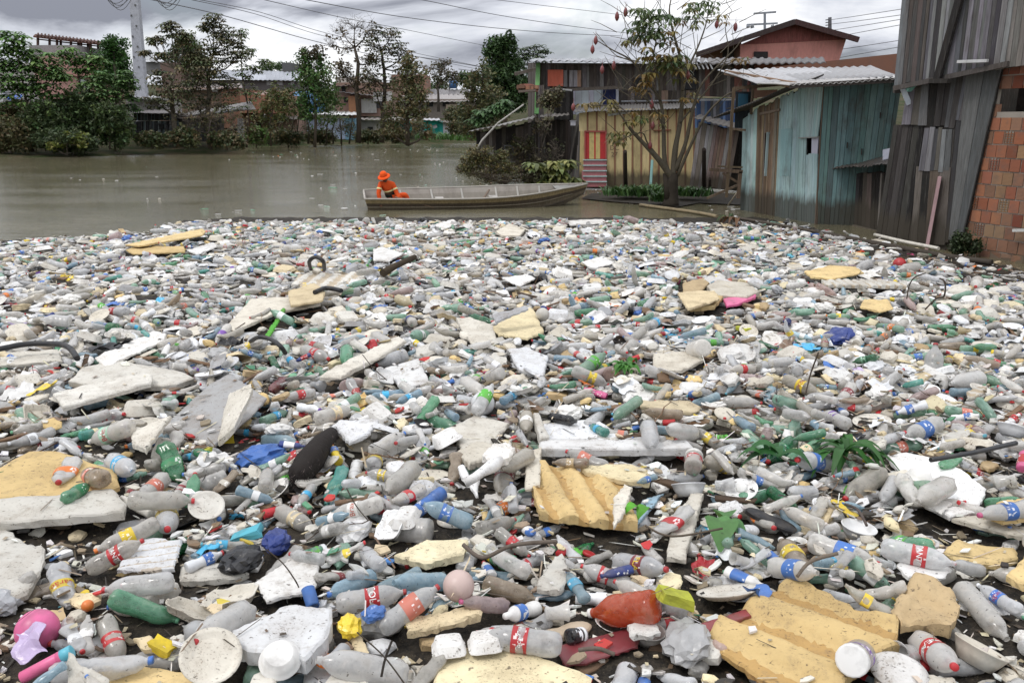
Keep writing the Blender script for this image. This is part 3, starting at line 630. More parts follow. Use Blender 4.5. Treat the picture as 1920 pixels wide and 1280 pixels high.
# rough brick wall behind shack roof
mb=MB(); mb.quadslab(P(1450,132,40),P(1690,140,40),P(1450,126,40),P(1690,100,40),-YD,.25,(.20,.10,.07)); o=mb.top('brick_parapet',M['concrete'],'long low reddish brick wall showing just above the white corrugated roof','wall')
mb=MB(); tinroof_p=thing('roofing_sheet','dark flat roof edge running behind the brick parapet','roof',tuple(P(1600,125,41)))
tinroof('roof',P(1500,127,40.5),P(1700,101,40.5),P(1500,124,44),P(1700,99,44),tinroof_p,(.06,.05,.05),seams=False)
mb=MB(); mb.bar(P(1306,103,47),P(1490,41,47.2),.15,.28,(.05,.035,.035)); mb.bar(P(1490,41,47.2),P(1610,75,47),.15,.28,(.06,.03,.03)); mb.split('fascia',M['board'],pk)
# posts in the water by the yellow hut
def post(a,b,r,label,col=(.045,.035,.03)):
    mb=MB(); mb.tube([a,Vector(a).lerp(Vector(b),.5)+Vector((random.uniform(-.02,.02),0,0)),b],[r*1.1,r,r*.85],col,8); return mb.top('wooden_post',M['bark'],label,'post',None)
post(G(1175,378,-.2),P(1172,284,G(1175,378).y),.07,'dark wooden post standing in the water in front of the yellow hut')
post(G(1321,376,-.2),P(1320,280,G(1321,376).y),.075,'dark wooden post right of the bare tree, in front of the leaning hut')
post(G(1331,374,-.2),P(1331,335,G(1331,374).y),.05,'short thin post beside the dark post in front of the leaning hut')
for x,y0,y1 in ((1399,400,338),):
    mb=MB(); mb.tube([G(1365,385,.05),P(1390,350,23.3),P(1409,336,23.3)],.022,(.38,.33,.26)); mb.top('bamboo_pole',M['wood'],'thin pale cane leaning up from the water left of the turquoise shack','pole')
# ================================================================ FAR BANK HOUSES
def pbox(mb,x0,x1,yt,yb,D,dep,col,yt1=None,off=0,yb1=None):
    yt1=yt if yt1 is None else yt1; yb1=yb if yb1 is None else yb1
    D-=off
    q=[P(x0,yb,D),P(x1,yb1,D),P(x1,yb1,D)+YD*dep,P(x0,yb,D)+YD*dep,P(x0,yt,D),P(x1,yt1,D),P(x1,yt1,D)+YD*dep,P(x0,yt,D)+YD*dep]
    # keep verticals true: top points take the x of the bottom ones
    for i in range(4): q[4+i].x=q[i].x
    return mb.hexa(q,col)
def house(name,label,cat,D,dep,walls,wins=(),roofs=(),mat='concrete',group=None,extra=()):
    x=sum(w[0]+w[1] for w in walls)/len(walls)/2; b=thing(name,label,cat,tuple(P(x,walls[0][3],D)),group)
    for i,(x0,x1,yt,yb,c,*r) in enumerate(walls):
        mb=MB(); pbox(mb,x0,x1,yt,yb,D+(r[0] if r else 0),dep,c); mb.build('wall',M[mat],b)
    for (x0,x1,yt,yb,*r) in wins:
        mb=MB(); pbox(mb,x0,x1,yt,yb,D,.12,r[0] if r else (.015,.014,.013),off=.06+(r[1] if len(r)>1 else 0)); mb.split('window',M['plain'],b)
    for (x0,x1,yf0,yf1,yb0,yb1,c,*r) in roofs:
        o=r[0] if r else 0
        tinroof('roof',P(x0,yf0,D-.8+o),P(x1,yf1,D-.8+o),P(x0+3,yb0,D+dep+o),P(x1-2,yb1,D+dep+o),b,c,pitch=.6,amp=.05)
    for (x0,x1,yt,yb,c,off) in extra:
        mb=MB(); pbox(mb,x0,x1,yt,yb,D,.15,c,off=off); mb.split('panel',M['paint_wall'],b)
    return b
OR=(.22,.115,.075); PKW=(.42,.25,.20); GRW=(.30,.28,.27)
house('pink_house','faded pink house with white arches, among the trees left of the concrete pole','house',82,6,
 [(0,100,118,215,(.35,.33,.31)),(72,150,105,185,(.42,.24,.21),-.5),(105,180,142,185,PKW),(60,150,85,125,(.25,.24,.24),1)],
 [(60,72,152,166),(140,150,152,170),(88,95,140,158)],[(100,185,143,141,139,137,(.24,.13,.09))],
 extra=[(117,127,150,172,(.65,.66,.70),.3),(149,163,149,172,(.65,.66,.70),.3)])
pg=thing('roof_frame','bare rusty roof frame on posts above the trees at the upper left','pergola',tuple(P(130,100,85)))
mb=MB(); D=85
mb.quadslab(P(62,68,D-.5),P(198,84,D-.5),P(66,64,D+3),P(200,79,D+3),Vector((0,0,1)),.12,(.13,.06,.045)); 
for i in range(20):
    x=70+i*6.6; y=66+i*.82; mb.bar(P(x,y+1,D-.8),P(x+2,y-3,D+3.2),.12,.14,(.10,.05,.04))
mb.build('roof_slats',M['board'],pg)
mb=MB()
for i,x in enumerate([71,93,107,114,133,147,152,165,170,184]): mb.bar(P(x,69+i*1.7+26,D+(i%2)*2.5),P(x,66+(x-66)*.13,D+(i%2)*2.5),.18,.18,(.10,.055,.045))
mb.bar(P(72,74,D+1),P(192,88,D+1),.1,.12,(.12,.07,.05)); mb.split('post',M['board'],pg)
mb=MB(); pbox(mb,148,192,97,106,D+1,.1,(.45,.47,.5)); pbox(mb,90,192,105,150,D+1.5,5,(.09,.085,.085)); mb.build('wall',M['concrete'],pg)
tp=thing('blue_tarp_hut','small hut with a grey roof and blue tarpaulin at the far left bank','hut',tuple(P(40,260,66)))
mb=MB(); pbox(mb,-30,14,170,225,66,3,(.55,.55,.56)); pbox(mb,14,60,200,262,67,3,(.10,.09,.075)); mb.build('wall',M['concrete'],tp)
tinroof('roof',P(10,205,65),P(85,210,65),P(30,182,69),P(75,182,69),tp,(.13,.12,.11),pitch=.4)
tinroof('tarpaulin',P(14,190,65.5),P(42,186,65.5),P(14,179,66.5),P(42,178,66.5),tp,(.02,.09,.38),pitch=.5,amp=.08,seams=False)
# striped shack and fence
ss=thing('striped_shack','low shack of upright grey strips at the water edge below the concrete pole','shack',tuple(P(300,268,66)))
def stripe(u,i): return vary(random.choice([(.12,.13,.14),(.40,.44,.46),(.10,.10,.11),(.26,.36,.38),(.32,.33,.34)]),.15)
D=66
dwall('wall',248,335,262,228,44,stripe,D,ss,'paint_wall',yt1=226,gap=.03)
dwall('wall',250,335,226,212,36,stripe,D,ss,'paint_wall',gap=.05,off=.05)
dwall('wall',335,420,266,222,34,[(.12,.12,.12),(.17,.165,.16),(.09,.09,.09)],D+.4,ss,'board',yt1=220)
dwall('wall',445,458,268,222,4,[(.45,.45,.43),(.35,.34,.32)],D,ss,'paint_wall')
mb=MB(); pbox(mb,298,307,232,242,D,.1,(.015,.015,.015),off=.12); mb.split('window',M['plain'],ss)
tinroof('roof',P(240,212,D-.5),P(345,213,D-.5),P(244,206,D+5),P(342,207,D+5),ss,(.12,.11,.11),pitch=.5,seams=False)
tinroof('roof',P(330,222,D-.5),P(480,205,D-.5),P(340,212,D+5),P(470,190,D+5),ss,(.16,.15,.14),pitch=.5,rag=.2)
house('grey_house','grey block house with small dark windows behind the foot of the concrete pole','house',72,5,[(240,300,183,222,GRW)],[(248,256,197,207),(277,285,200,210)],[(236,302,184,186,178,179,(.42,.42,.43))])
house('orange_house','orange plastered house half hidden by the trees right of the concrete pole','house',84,7,
 [(300,440,165,235,(.24,.165,.12)),(305,345,118,165,(.17,.12,.10),3),(420,455,165,240,OR,-.5),(452,500,178,212,(.28,.13,.085),-1)],
 [(457,465,186,198),(467,475,186,197),(380,390,190,204)],[(300,455,170,166,160,157,(.22,.17,.15)),(450,505,178,178,172,172,(.25,.14,.11))],
 extra=[(398,408,165,172,(.6,.6,.6),.4)])
house('metal_roof_building','long building with a pale metal roof across the hilltop behind the trees','building',112,14,
 [(380,560,150,180,(.13,.12,.12)),(380,560,170,215,(.24,.15,.11),-1)],[(520,530,152,160,(.35,.35,.36)),(545,552,152,160,(.35,.35,.36)),(500,510,153,160,(.3,.3,.3))],[(350,565,147,152,130,134,(.36,.38,.42))])
house('gable_house','small grey gabled roof showing just right of the concrete pole top branches','house',105,5,[(275,310,116,140,(.2,.2,.2))],(),[(268,298,112,118,100,112,(.3,.31,.31))])
house('clay_house','clay coloured house with dark windows at the waterline in mid far bank','house',88,5,[(480,560,225,266,(.30,.20,.16)),(500,560,180,228,(.28,.19,.13),3)],[(482,490,230,246),(508,516,232,240),(530,538,190,200)],[(478,560,224,224,214,214,(.10,.09,.08))])
house('light_blue_house','long light blue walled house with a white roof edge among the far bank trees','house',92,6,[(545,648,222,261,(.42,.50,.66)),(648,668,222,262,(.16,.30,.40),-.3)],[(652,660,232,245)],[(540,670,214,216,208,209,(.62,.62,.62))])
mb=MB(); mb.lathe([(0,0),(2.0,0),(2.15,.6),(1.9,1.6),(1.3,2.2),(0,2.4)],P(575,211,96),20,(.05,.17,.36)); mb.top('water_tank',M['hard'],'large blue water tank behind the white roof of the light blue house','water tank')
mb=MB(); c=P(850,166,115); mb.lathe([(0,0),(.5,0),(.62,.9),(.5,1.0),(0,1.1)],c,16,(.05,.15,.34)); 
for a in (-.5,.5): mb.bar(c+Vector((a,0,-2.4)),c+Vector((a,0,0)),.12,.12,(.08,.08,.08))
mb.top('water_tank',M['hard'],'small blue water tank on a stand on the skyline, right of centre far bank','water tank')
house('salmon_house','salmon brick house with two small dark windows behind the tall trees left of centre','house',98,7,
 [(630,735,155,218,(.26,.17,.135)),(632,700,145,158,(.42,.40,.37),2),(655,672,180,225,(.30,.15,.08),-1)],[(641,648,163,172),(645,652,183,192),(704,716,186,203,(.05,.05,.055))],[(622,662,162,160,158,156,(.12,.1,.1)),(632,700,172,180,166,172,(.11,.1,.1),-1)],
 extra=[(678,706,186,212,(.42,.42,.40),.3),(700,735,172,190,(.42,.41,.40),1)])
house('white_post_shack','low pale shack with a sheet roof between the trunks left of the turquoise house','shack',95,4,[(668,722,226,262,(.36,.34,.30))],[(690,700,238,256)],[(655,780,224,226,219,220,(.30,.28,.26))])
house('long_grey_roofs','row of low houses under long grey sheet roofs on the bank right of centre','building',104,6,
 [(760,890,186,222,(.28,.24,.21)),(735,800,140,182,(.28,.16,.12),6)],[(800,812,192,200),(830,842,192,200),(770,776,150,160)],[(745,895,192,190,178,176,(.28,.26,.25)),(760,880,180,178,166,168,(.16,.15,.15),6)],
 extra=[(766,772,192,202,(.6,.6,.6),.5),(858,864,190,205,(.6,.6,.6),.5),(836,862,196,206,(.45,.36,.28),.4)])
tq=house('turquoise_house','small turquoise house with a white end wall at the far waterline','house',97,3.5,
 [(795,824,226,257,(.03,.36,.30)),(722,766,228,248,(.04,.30,.25),1),(792,806,245,259,(.33,.33,.32),-.4),(824,831,228,256,(.04,.38,.34),-.1),(831,844,230,256,(.55,.57,.60),-.1)],
 [(799,804,233,242,(.02,.14,.12)),(800,802,228,232),(836,838,234,237,(.02,.02,.02),.2)],[(792,826,225,226,222,222,(.50,.50,.52)),(822,848,229,230,226,226,(.20,.18,.16))])
mb=MB(); mb.quadslab(P(813,242,95.5),P(820,239,95.5),P(811,236,96.5),P(818,233,96.5),-YD,.1,(.1,.1,.1)); mb.build('awning',M['tin'],tq)
# lamp-less concrete pole
D=74; A=P(265,214,D); T=P(248.5,-60,D)
cp=thing('concrete_pole','tall pale tapering concrete power pole at the upper left','pole',(A.x,A.y,A.z-3.5))
mb=MB(); mb.hexa([Vector((A.x+a*.55,A.y+b_*.35,A.z-3.5)) for a,b_ in ((-1,-1),(1,-1),(1,1),(-1,1))]+[Vector((T.x+a*.32,T.y+b_*.25,T.z)) for a,b_ in ((-1,-1),(1,-1),(1,1),(-1,1))],(.40,.41,.45)); mb.build('shaft',M['concrete'],cp)
mb=MB()
for k in range(12):
    f=.12+k*.07; q=A.lerp(T,f); mb.box((q.x+(-.22,.16)[k%2],q.y-.36+.08*f,q.z),(.11,.08,.14),(.12,.12,.12))
mb.split('step_hole',M['plain'],cp)
# wires
def wire(pts,D0,D1,label,r=.03,cat='power line',group='power lines across the sky'):
    """pts in the picture, distance running from D0 to D1"""
    n=len(pts); out=[]
    for i,(x,y) in enumerate(pts): out.append(P(x,y,D0+(D1-D0)*i/(n-1)))
    # smooth by quadratic resample
    sm=[]; 
    for i in range(n-1):
        p0=out[max(i-1,0)];p1=out[i];p2=out[i+1];p3=out[min(i+2,n-1)]
        for k in range(6):
            t=k/6; sm.append(.5*((2*p1)+(-p0+p2)*t+(2*p0-5*p1+4*p2-p3)*t*t+(-p0+3*p1-3*p2+p3)*t**3))
    sm.append(out[-1]); mb=MB(); mb.tube(sm,r,(.09,.09,.10),5); return mb.top('power_line',M['rubber'],label,cat,group)
wire([(280,-1),(420,30),(580,75),(720,108),(900,146),(1010,165)],62,120,'power line from the concrete pole passing lowest across the left sky',.035)
wire([(359,0),(480,27),(600,66),(760,102),(920,135)],64,125,'lower line of the close pair of power lines crossing above the bare treetops',.028)
wire([(375,0),(490,24),(610,62),(770,98),(925,130)],64,125,'upper line of the close pair of power lines crossing above the bare treetops',.028)
wire([(495,0),(640,33),(740,52),(860,76),(930,90)],66,125,'power line of the pair dipping from top left of centre sky to the trees',.028)
wire([(573,0),(740,30),(900,50),(1040,62),(1165,68)],70,120,'lower of the two power lines crossing the sky above centre',.035)
wire([(700,-12),(790,0),(930,28),(1060,48),(1180,63)],70,120,'upper of the two power lines crossing the sky above centre',.035)
wire([(930,0),(1080,18),(1250,36),(1400,38)],90,140,'faint high power line near the top centre right sky',.028)
wire([(770,105),(880,122),(985,143),(1000,147)],80,100,'short power line running behind the dark trees right of centre',.035)
wire([(860,130),(960,142),(990,146)],80,100,'power line just above the blue tank on the skyline',.03)
for i,(ya,yb_) in enumerate(((38,16),(46,27),(58,35),(72,45),(96,74),(112,86))):
    wire([(1555,ya),(1610,(ya+yb_)/2+3),(1700,yb_)],60,45,['topmost power line between the dark pole and the tall plank house','second power line down between the dark pole and the plank house','third power line down between the dark pole and the plank house','fourth power line down between the dark pole and the plank house','fifth power line, just over the pink gable roof at the right','lowest power line, crossing in front of the pink wall'][i],.018)
# coils of wire hanging at the top beside the pole
for x,lab in ((218,'loops of slack cable hanging left of the concrete pole top'),(310,'loops of slack cable hanging right of the concrete pole top')):
    mb=MB()
    for k in range(4):
        pts=[P(x-28+k*3+60*t*.9,-14+ (26+k*2.5)*math.sin(math.pi*t)*(1 if k%2 else .8),57) for t in [j/10 for j in range(11)]]; mb.tube(pts,.022,(.08,.08,.085),4)
    mb.top('slack_cable',M['rubber'],lab,'cable')
# dark pole and pylon behind the pink house
mb=MB(); D=60; mb.tube([P(1556,110,D),P(1556,33,D)],[.16,.12],(.09,.09,.10),8)
for i in range(4): mb.bar(P(1548,38+i*5,D),P(1556,37+i*5,D),.06,.06,(.1,.1,.1))
mb.top('utility_pole',M['concrete'],'dark utility pole standing behind the pink gabled house ridge','pole')
py=thing('lattice_pylon','distant T-shaped power pylon above the roof of the pink gabled house','pylon',tuple(P(1433,80,150)))
D=150; mb=MB(); mb.bar(P(1434,90,D),P(1434,24,D),.35,.35,(.22,.24,.27)); mb.build('mast',M['tin'],py)
mb=MB(); mb.bar(P(1413,26,D),P(1455,23,D),.25,.3,(.25,.27,.30)); mb.bar(P(1400,47,D),P(1458,44,D),.25,.3,(.25,.27,.30)); mb.split('crossarm',M['tin'],py)
mb=MB()
for x in (1402,1410,1448,1456): mb.tube([P(x,47,D),P(x+1,53,D)],[.25,.35],(.2,.22,.25),6)
mb.split('insulator',M['hard'],py)
# ================================================================ TREES
def leafquad(mb,c,s,n,col,asp=.55,droop=0):
    n=n.normalized(); u=n.cross(Vector((random.uniform(-1,1),random.uniform(-1,1),random.uniform(-1,1))))
    if u.length<.05: u=n.orthogonal()
    u.normalize(); w=n.cross(u)*asp
    mb.add([c-u*s*.5,c-w*s*.5+n*s*.06,c+u*s*.5,c+w*s*.5+n*s*.06],[(0,1,2,3)],col)
def rosette(mb,c,s,col,k=6,droop=.6,yaw=0,wide=.36):
    for i in range(k):
        a=yaw+2*math.pi*i/k+random.uniform(-.25,.25); d=Vector((math.cos(a),math.sin(a),random.uniform(.0,.35))).normalized()
        side=d.cross(Vector((0,0,1))).normalized(); L=s*random.uniform(.75,1.15); cl=vary(col,.22)
        p0=c; p1=c+d*L*.5+Vector((0,0,-.06*L)); p2=c+d*L*.85+Vector((0,0,-droop*L*.55)); p3=c+d*L*.98+Vector((0,0,-droop*L))
        h=wide*L*.5
        mb.add([p0,p1-side*h,p1+side*h,p2-side*h*.8,p2+side*h*.8,p3],[(0,1,2),(1,3,4,2),(3,5,4)],cl)
def inell(r=random):
    while True:
        p=Vector((r.uniform(-1,1),r.uniform(-1,1),r.uniform(-1,1)))
        if p.length<=1: return p
def tree(name,label,D,base,trunk,blobs,cols,leaf=.35,nl=40,style='leaf',group=None,cat='tree',barkcol=(.12,.10,.08),tw=(.25,.10),wz=0.7,twigs=5,droop=.6,bare=0.0,gz0=None):
    """trunk: picture points from base up; blobs: (cx,cy,rx,ry,density)"""
    root=thing(name,label,cat,tuple(P(*base,D)),group)
    g_=2.15 if D>50 else 1.6; cols=[tuple((q*.88+sum(k_)/3*.12)*g_*m_ for q,m_ in zip(k_,(1.08,1,.95))) for k_ in cols]
    if D>50: tw=(tw[0]*.72,tw[1]*.8)
    tr=MB(); cr=MB(); tp=[P(*base,D)]+[P(x,y,D+random.uniform(-.2,.2)*0) for x,y in trunk]
    tp[0].z-=.3
    n=len(tp); rad=[tw[0]+(tw[1]-tw[0])*i/(n-1) for i in range(n)]
    if n>1: tr.tube(tp,rad,barkcol,8)
    k=D/F
    for b in blobs:
        cx,cy,rx,ry=b[:4]; den=b[4] if len(b)>4 else 1.0; bc=b[5] if len(b)>5 else None
        C=P(cx,cy,D+random.uniform(-1,1)*rx*k*.5); RX,RZ=rx*k,ry*k; RY=RX*wz
        # limb
        cand=[(i,p) for i,p in enumerate(tp) if p.z<C.z+RZ*.3] or [(0,tp[0])]
        i0,q=min(cand,key=lambda a:(a[1]-C).length+ (0 if a[0] else .5))
        r0=max(.02,rad[min(i0,len(rad)-1)]*.55); mid=q.lerp(C,.5)+Vector((random.uniform(-.1,.1),random.uniform(-.1,.1),-.08*(C-q).length))
        if (C-q).length>.2: tr.tube([q,mid,C],[r0,r0*.7,r0*.35],barkcol,6)
        tips=[]
        for t in range(int(twigs*max(1,den if den<2 else 2))):
            e=inell(); e=C+Vector((e.x*RX,e.y*RY,e.z*RZ))
            m_=C.lerp(e,.5)+Vector((random.uniform(-.1,.1)*RX,0,-.1*RZ)); st=C.lerp(q,random.uniform(0,.35))
            tr.tube([st,m_,e],[r0*.3,r0*.2,max(.008,r0*.08)],barkcol,4,cap=False); tips.append(e)
            if bare:
                for _ in range(3):
                    f=m_.lerp(e,random.uniform(.2,.9)); g=f+Vector((random.uniform(-.5,.5)*RX,random.uniform(-.4,.4)*RY,random.uniform(-.1,.5)*RZ)); tr.tube([f,g],[max(.012,r0*.1),.008],barkcol,3,cap=False)
                    for __ in range(2):
                        g2=f.lerp(g,random.uniform(.4,1)); tr.tube([g2,g2+Vector((random.uniform(-.25,.25)*RX,random.uniform(-.2,.2)*RY,random.uniform(0,.3)*RZ))],[.012,.006],barkcol,3,cap=False)
        N=int(nl*den*(1.25 if D>50 else 1))
        for _ in range(N):
            if random.random()<.5 and tips and style!='rosette': 
                base_=random.choice(tips); cc=base_+inell()*min(RX,RZ)*.35
            else:
                e=inell(); e=e*(.55+.45*random.random()) if style=='dense' else e
                cc=C+Vector((e.x*RX,e.y*RY,e.z*RZ))
            base_c=bc or random.choice(cols)
            if style=='rosette': rosette(cr,cc,leaf*random.uniform(.7,1.2),vary(base_c,.2),random.choice((5,6,7)),droop,random.random()*6)
            else:
                cl=vary(base_c,.25)
                for __ in range(6):
                    p=cc+inell()*leaf*1.1; leafquad(cr,p,leaf*random.uniform(.6,1.2),Vector((random.uniform(-1,1),random.uniform(-1,1),random.uniform(.1,1.4))),vary(cl,.15))
    if tr.v: tr.build('trunk',M['bark'],root)
    if cr.v: cr.build('crown',M['leaf'],root)
    return root
GD=[(.030,.060,.018),(.022,.045,.015),(.045,.075,.02)]; GM=[(.05,.11,.025),(.04,.09,.02),(.07,.13,.03)]; GB=[(.055,.05,.022),(.045,.055,.02),(.075,.06,.03),(.04,.045,.02)]; GBr=[(.10,.065,.03),(.075,.07,.03),(.06,.06,.025)]
GG=[(.028,.046,.018),(.02,.034,.014),(.035,.05,.02)]
TG='trees along the far bank'
tree('mango_tree','tall round dark green tree just left of the concrete pole',80,(222,230),[(220,170),(216,120)],[(214,90,26,24,3),(210,118,38,28,3.4),(228,140,26,30,2.6),(205,150,32,26,2.4)],[(.02,.06,.012),(.03,.085,.015),(.015,.04,.01)],.32,80,'dense',tw=(.4,.2))
tree('leafy_tree','bright green large leaved tree at the far left edge of the far bank',60,(60,280),[(55,220),(45,170)],[(25,75,26,20,1.1),(-10,110,40,34,1.4),(35,110,45,26,1.8),(80,120,34,26,1.5),(25,150,50,28,1.8),(85,160,40,22,1.4),(110,138,22,16,1),(-20,170,40,40,1.3),(50,185,50,20,1)],[(.055,.12,.03),(.04,.095,.025),(.07,.14,.03),(.035,.07,.02)],.62,34,'rosette',droop=.45,tw=(.2,.1))
tree('cecropia_tree','slim green tree with lobed leaves in front of the roof frame, upper left',64,(135,270),[(140,200),(150,150)],[(140,108,28,14,1),(160,128,24,16,1.2),(180,115,18,12,.8),(125,95,18,10,.6),(165,160,24,16,.8)],GM,.6,26,'rosette',droop=.45,tw=(.12,.07))
tree('spreading_tree','mid green tree with pale bare limbs left of the concrete pole foot',62,(215,275),[(217,215),(218,170)],[(190,150,26,20,1.4),(225,165,28,22,1.6),(196,180,30,20,1.6),(240,195,20,20,1.2),(235,150,18,18,1)],[(.045,.10,.025),(.03,.07,.02),(.055,.11,.03)],.5,34,'rosette',droop=.4,tw=(.14,.07),barkcol=(.2,.17,.13))
for i,(x,y,rx,ry,d,lab,c) in enumerate([(20,255,50,32,58.5,'dark brownish bush at the far left waterline',GB),(85,235,48,45,59,'wide dark bush left of the pale green seedling on the left bank',GG+GD),(150,215,48,48,61,'tall dark rounded bush behind the pale green seedling',GG+GD),(205,235,45,42,60.5,'dark bush at the waterline left of the striped shack',GG+GD),(120,265,60,18,58,'low dark fringe of bushes over the water on the left bank',GG),(35,215,45,24,63,'scrubby bush beneath the blue tarpaulin',GB)]):
    tree('bush',lab,d,(x,y+ry-4),[(x,y)],[(x-rx*.4,y,rx*.6,ry*.8,4),(x+rx*.4,y+4,rx*.6,ry*.8,4),(x,y-ry*.4,rx*.6,ry*.6,3)],c,.30,60,'leaf','bushes on the left bank','bush',tw=(.1,.05),twigs=9)
tree('seedling','pale green low shrub leaning over the water on the left bank',57,(125,283),[(125,270)],[(112,270,14,5,.5),(135,264,12,5,.45),(155,257,10,4,.35),(98,274,8,3,.3),(150,270,12,4,.4),(128,254,9,5,.3)],[(.07,.095,.015),(.09,.10,.02),(.05,.075,.015)],.26,30,'leaf',cat='shrub',tw=(.04,.02))
tree('brown_leaf_tree','big sprawling tree with brownish leaves right of the concrete pole',64,(330,270),[(325,215),(318,165),(330,130)],[(320,55,18,14,1.2),(345,70,16,14,1),(300,75,10,8,.5),(285,78,8,8,.4),(300,105,12,8,.5),(345,100,30,26,1.6),(350,150,36,26,1.4),(385,128,24,26,1.2),(300,150,22,26,1.1),(325,185,36,22,1.4),(290,190,24,16,.8),(270,98,9,6,.5)],[(.055,.055,.028),(.045,.06,.025),(.07,.062,.03),(.035,.05,.02)],.42,34,'rosette',droop=.55,tw=(.30,.14),twigs=8,barkcol=(.15,.13,.10))
tree('round_tree','rounded dark green crown rising behind the brown leaved tree right of the pole',88,(355,150),[(352,110)],[(350,84,30,22,3),(345,110,34,26,3),(375,110,20,24,2)],[(.03,.07,.02),(.045,.08,.02),(.05,.055,.02)],.33,70,'dense',tw=(.3,.2))
tree('tall_brown_tree','tallest brownish tree with forked limbs, between round crown and metal roof',66,(395,272),[(388,225),(392,180),(390,140),(400,100)],[(400,38,18,14,1.2),(385,50,12,10,.8),(420,62,24,14,1.3),(440,80,22,16,1.2),(405,85,28,18,1.4),(380,110,24,20,1.2),(425,110,24,18,1.2),(452,105,20,12,.8),(395,150,36,26,1.4),(430,160,26,22,1.2),(360,165,26,24,1.2),(415,195,44,22,1.4),(370,200,30,20,1)],[(.055,.055,.028),(.045,.058,.025),(.07,.065,.032),(.05,.065,.03)],.42,34,'rosette',droop=.5,tw=(.34,.12),twigs=8,barkcol=(.14,.12,.09))
tree('sparse_tree','thin tree with scattered bright leaf tufts against the sky over the metal roof',70,(462,270),[(465,200),(455,150),(452,110)],[(452,62,12,8,.6),(465,95,14,9,.7),(498,115,14,6,.6),(480,130,14,8,.6),(455,135,16,14,.8),(470,175,20,18,.9)],[(.06,.10,.03),(.05,.08,.03),(.045,.05,.025)],.45,24,'rosette',droop=.5,tw=(.12,.05),twigs=6)
tree('tangled_shrub','leafless tangle of branches over the striped shack at the waterline',63,(395,274),[(390,250),(395,225)],[(350,235,45,26,.7),(410,240,40,26,.8),(445,235,24,26,.8),(380,215,40,20,.6)],GB,.26,30,'leaf',cat='shrub',bare=1,twigs=16,tw=(.10,.06),barkcol=(.12,.10,.085))
tree('olive_tree','olive green tree with many stems left of the light blue house',78,(508,268),[(505,235),(512,205)],[(505,190,26,22,1.6),(528,175,22,18,1.3),(488,210,18,22,1),(535,205,22,24,1.4),(515,235,30,18,1)],[(.06,.08,.025),(.08,.065,.025),(.045,.06,.02)],.36,38,'leaf',TG,tw=(.14,.08),twigs=8)
tree('green_tree','tall bright green tree standing in the water in front of the light blue house',78,(590,270),[(592,225),(590,180),(588,145)],[(590,100,26,14,1.0,(.07,.055,.03)),(572,110,16,14,.8),(590,125,30,20,2.2),(575,150,28,22,2.0),(605,155,30,24,2.0),(590,185,34,26,2.2),(620,185,24,22,1.6),(565,190,22,22,1.4),(600,215,40,18,1.5)],[(.035,.095,.02),(.03,.07,.02),(.04,.055,.02),(.05,.085,.025)],.36,42,'leaf',TG,tw=(.22,.1),twigs=8)
tree('water_thicket','thicket of thin stems and sparse leaves standing in the water by the light blue wall',82,(640,268),[(640,240)],[(560,240,24,20,.6),(600,245,26,18,.6),(635,235,24,22,.8),(660,245,18,18,.6),(530,250,20,12,.5)],GB+GG,.28,30,'leaf',cat='shrub',bare=1,twigs=12,tw=(.08,.05))
for k,x in enumerate((545,560,578,612,625,640,655)):
    mb=MB(); mb.tube([P(x,270,80),P(x+random.uniform(-3,3),245,80),P(x+random.uniform(-8,8),215,80)],[.10,.07,.04],(.07,.06,.045),5)
    mb.top('thin_trunk',M['bark'],['first bare stem','second bare stem','third bare stem','fourth bare stem','fifth bare stem','sixth bare stem','seventh bare stem'][k]+' from the left, rising from the water before the light blue house','tree','bare stems before the light blue house')
tree('bare_tree','tall almost leafless tree with fine twigs against the sky, left of centre',80,(672,262),[(673,215),(668,170),(672,120),(665,90)],[(640,60,28,26,.12),(665,45,26,20,.1),(690,60,22,22,.15),(620,85,18,16,.12),(650,90,28,20,.25),(640,130,24,18,1.0),(690,120,22,22,.9),(660,145,28,18,1.0),(690,160,26,18,.9)],[(.07,.055,.03),(.05,.045,.025)],.34,26,'leaf',TG,bare=1,twigs=14,tw=(.36,.16),barkcol=(.085,.07,.055))
tree('layered_tree','tall tree with layered dark brown foliage left of centre, right of the leafless one',80,(716,262),[(718,215),(722,165),(720,130),(715,95)],[(705,62,20,14,1.3),(735,65,20,12,1.2),(700,85,26,16,1.5),(745,88,26,14,1.3),(760,105,18,12,.8),(715,110,30,18,1.5),(755,130,24,14,1),(695,140,26,16,1.2),(735,150,30,16,1.2),(770,165,20,14,.9),(705,175,28,16,1)],[(.048,.05,.025),(.06,.055,.028),(.04,.055,.022)],.42,30,'rosette',TG,droop=.5,tw=(.34,.14),twigs=9,barkcol=(.09,.075,.06))
tree('russet_tree','russet brown bushy tree standing over the water just left of the turquoise house',77,(764,266),[(764,225),(762,180),(765,140)],[(765,120,22,14,1.3),(775,140,24,16,1.5),(755,160,26,16,1.5),(785,170,22,18,1.4),(760,190,30,20,1.6),(740,205,24,18,1.2),(785,205,22,16,1.2),(760,232,36,20,1.5),(730,240,24,18,1),(800,250,14,12,.7)],[(.07,.062,.028),(.05,.06,.025),(.085,.068,.03),(.04,.052,.02)],.36,38,'leaf',TG,tw=(.3,.14),twigs=8)
tree('small_fork_tree','small dark forked tree on the skyline left of the blue water tank',100,(822,205),[(822,180),(820,155)],[(828,122,18,10,1),(815,135,20,12,1.2),(840,140,16,12,1),(850,150,12,10,.8),(822,155,22,12,1)],[(.05,.042,.025),(.035,.04,.02)],.34,28,'leaf',TG,tw=(.26,.12),twigs=8,bare=1,barkcol=(.07,.06,.05))
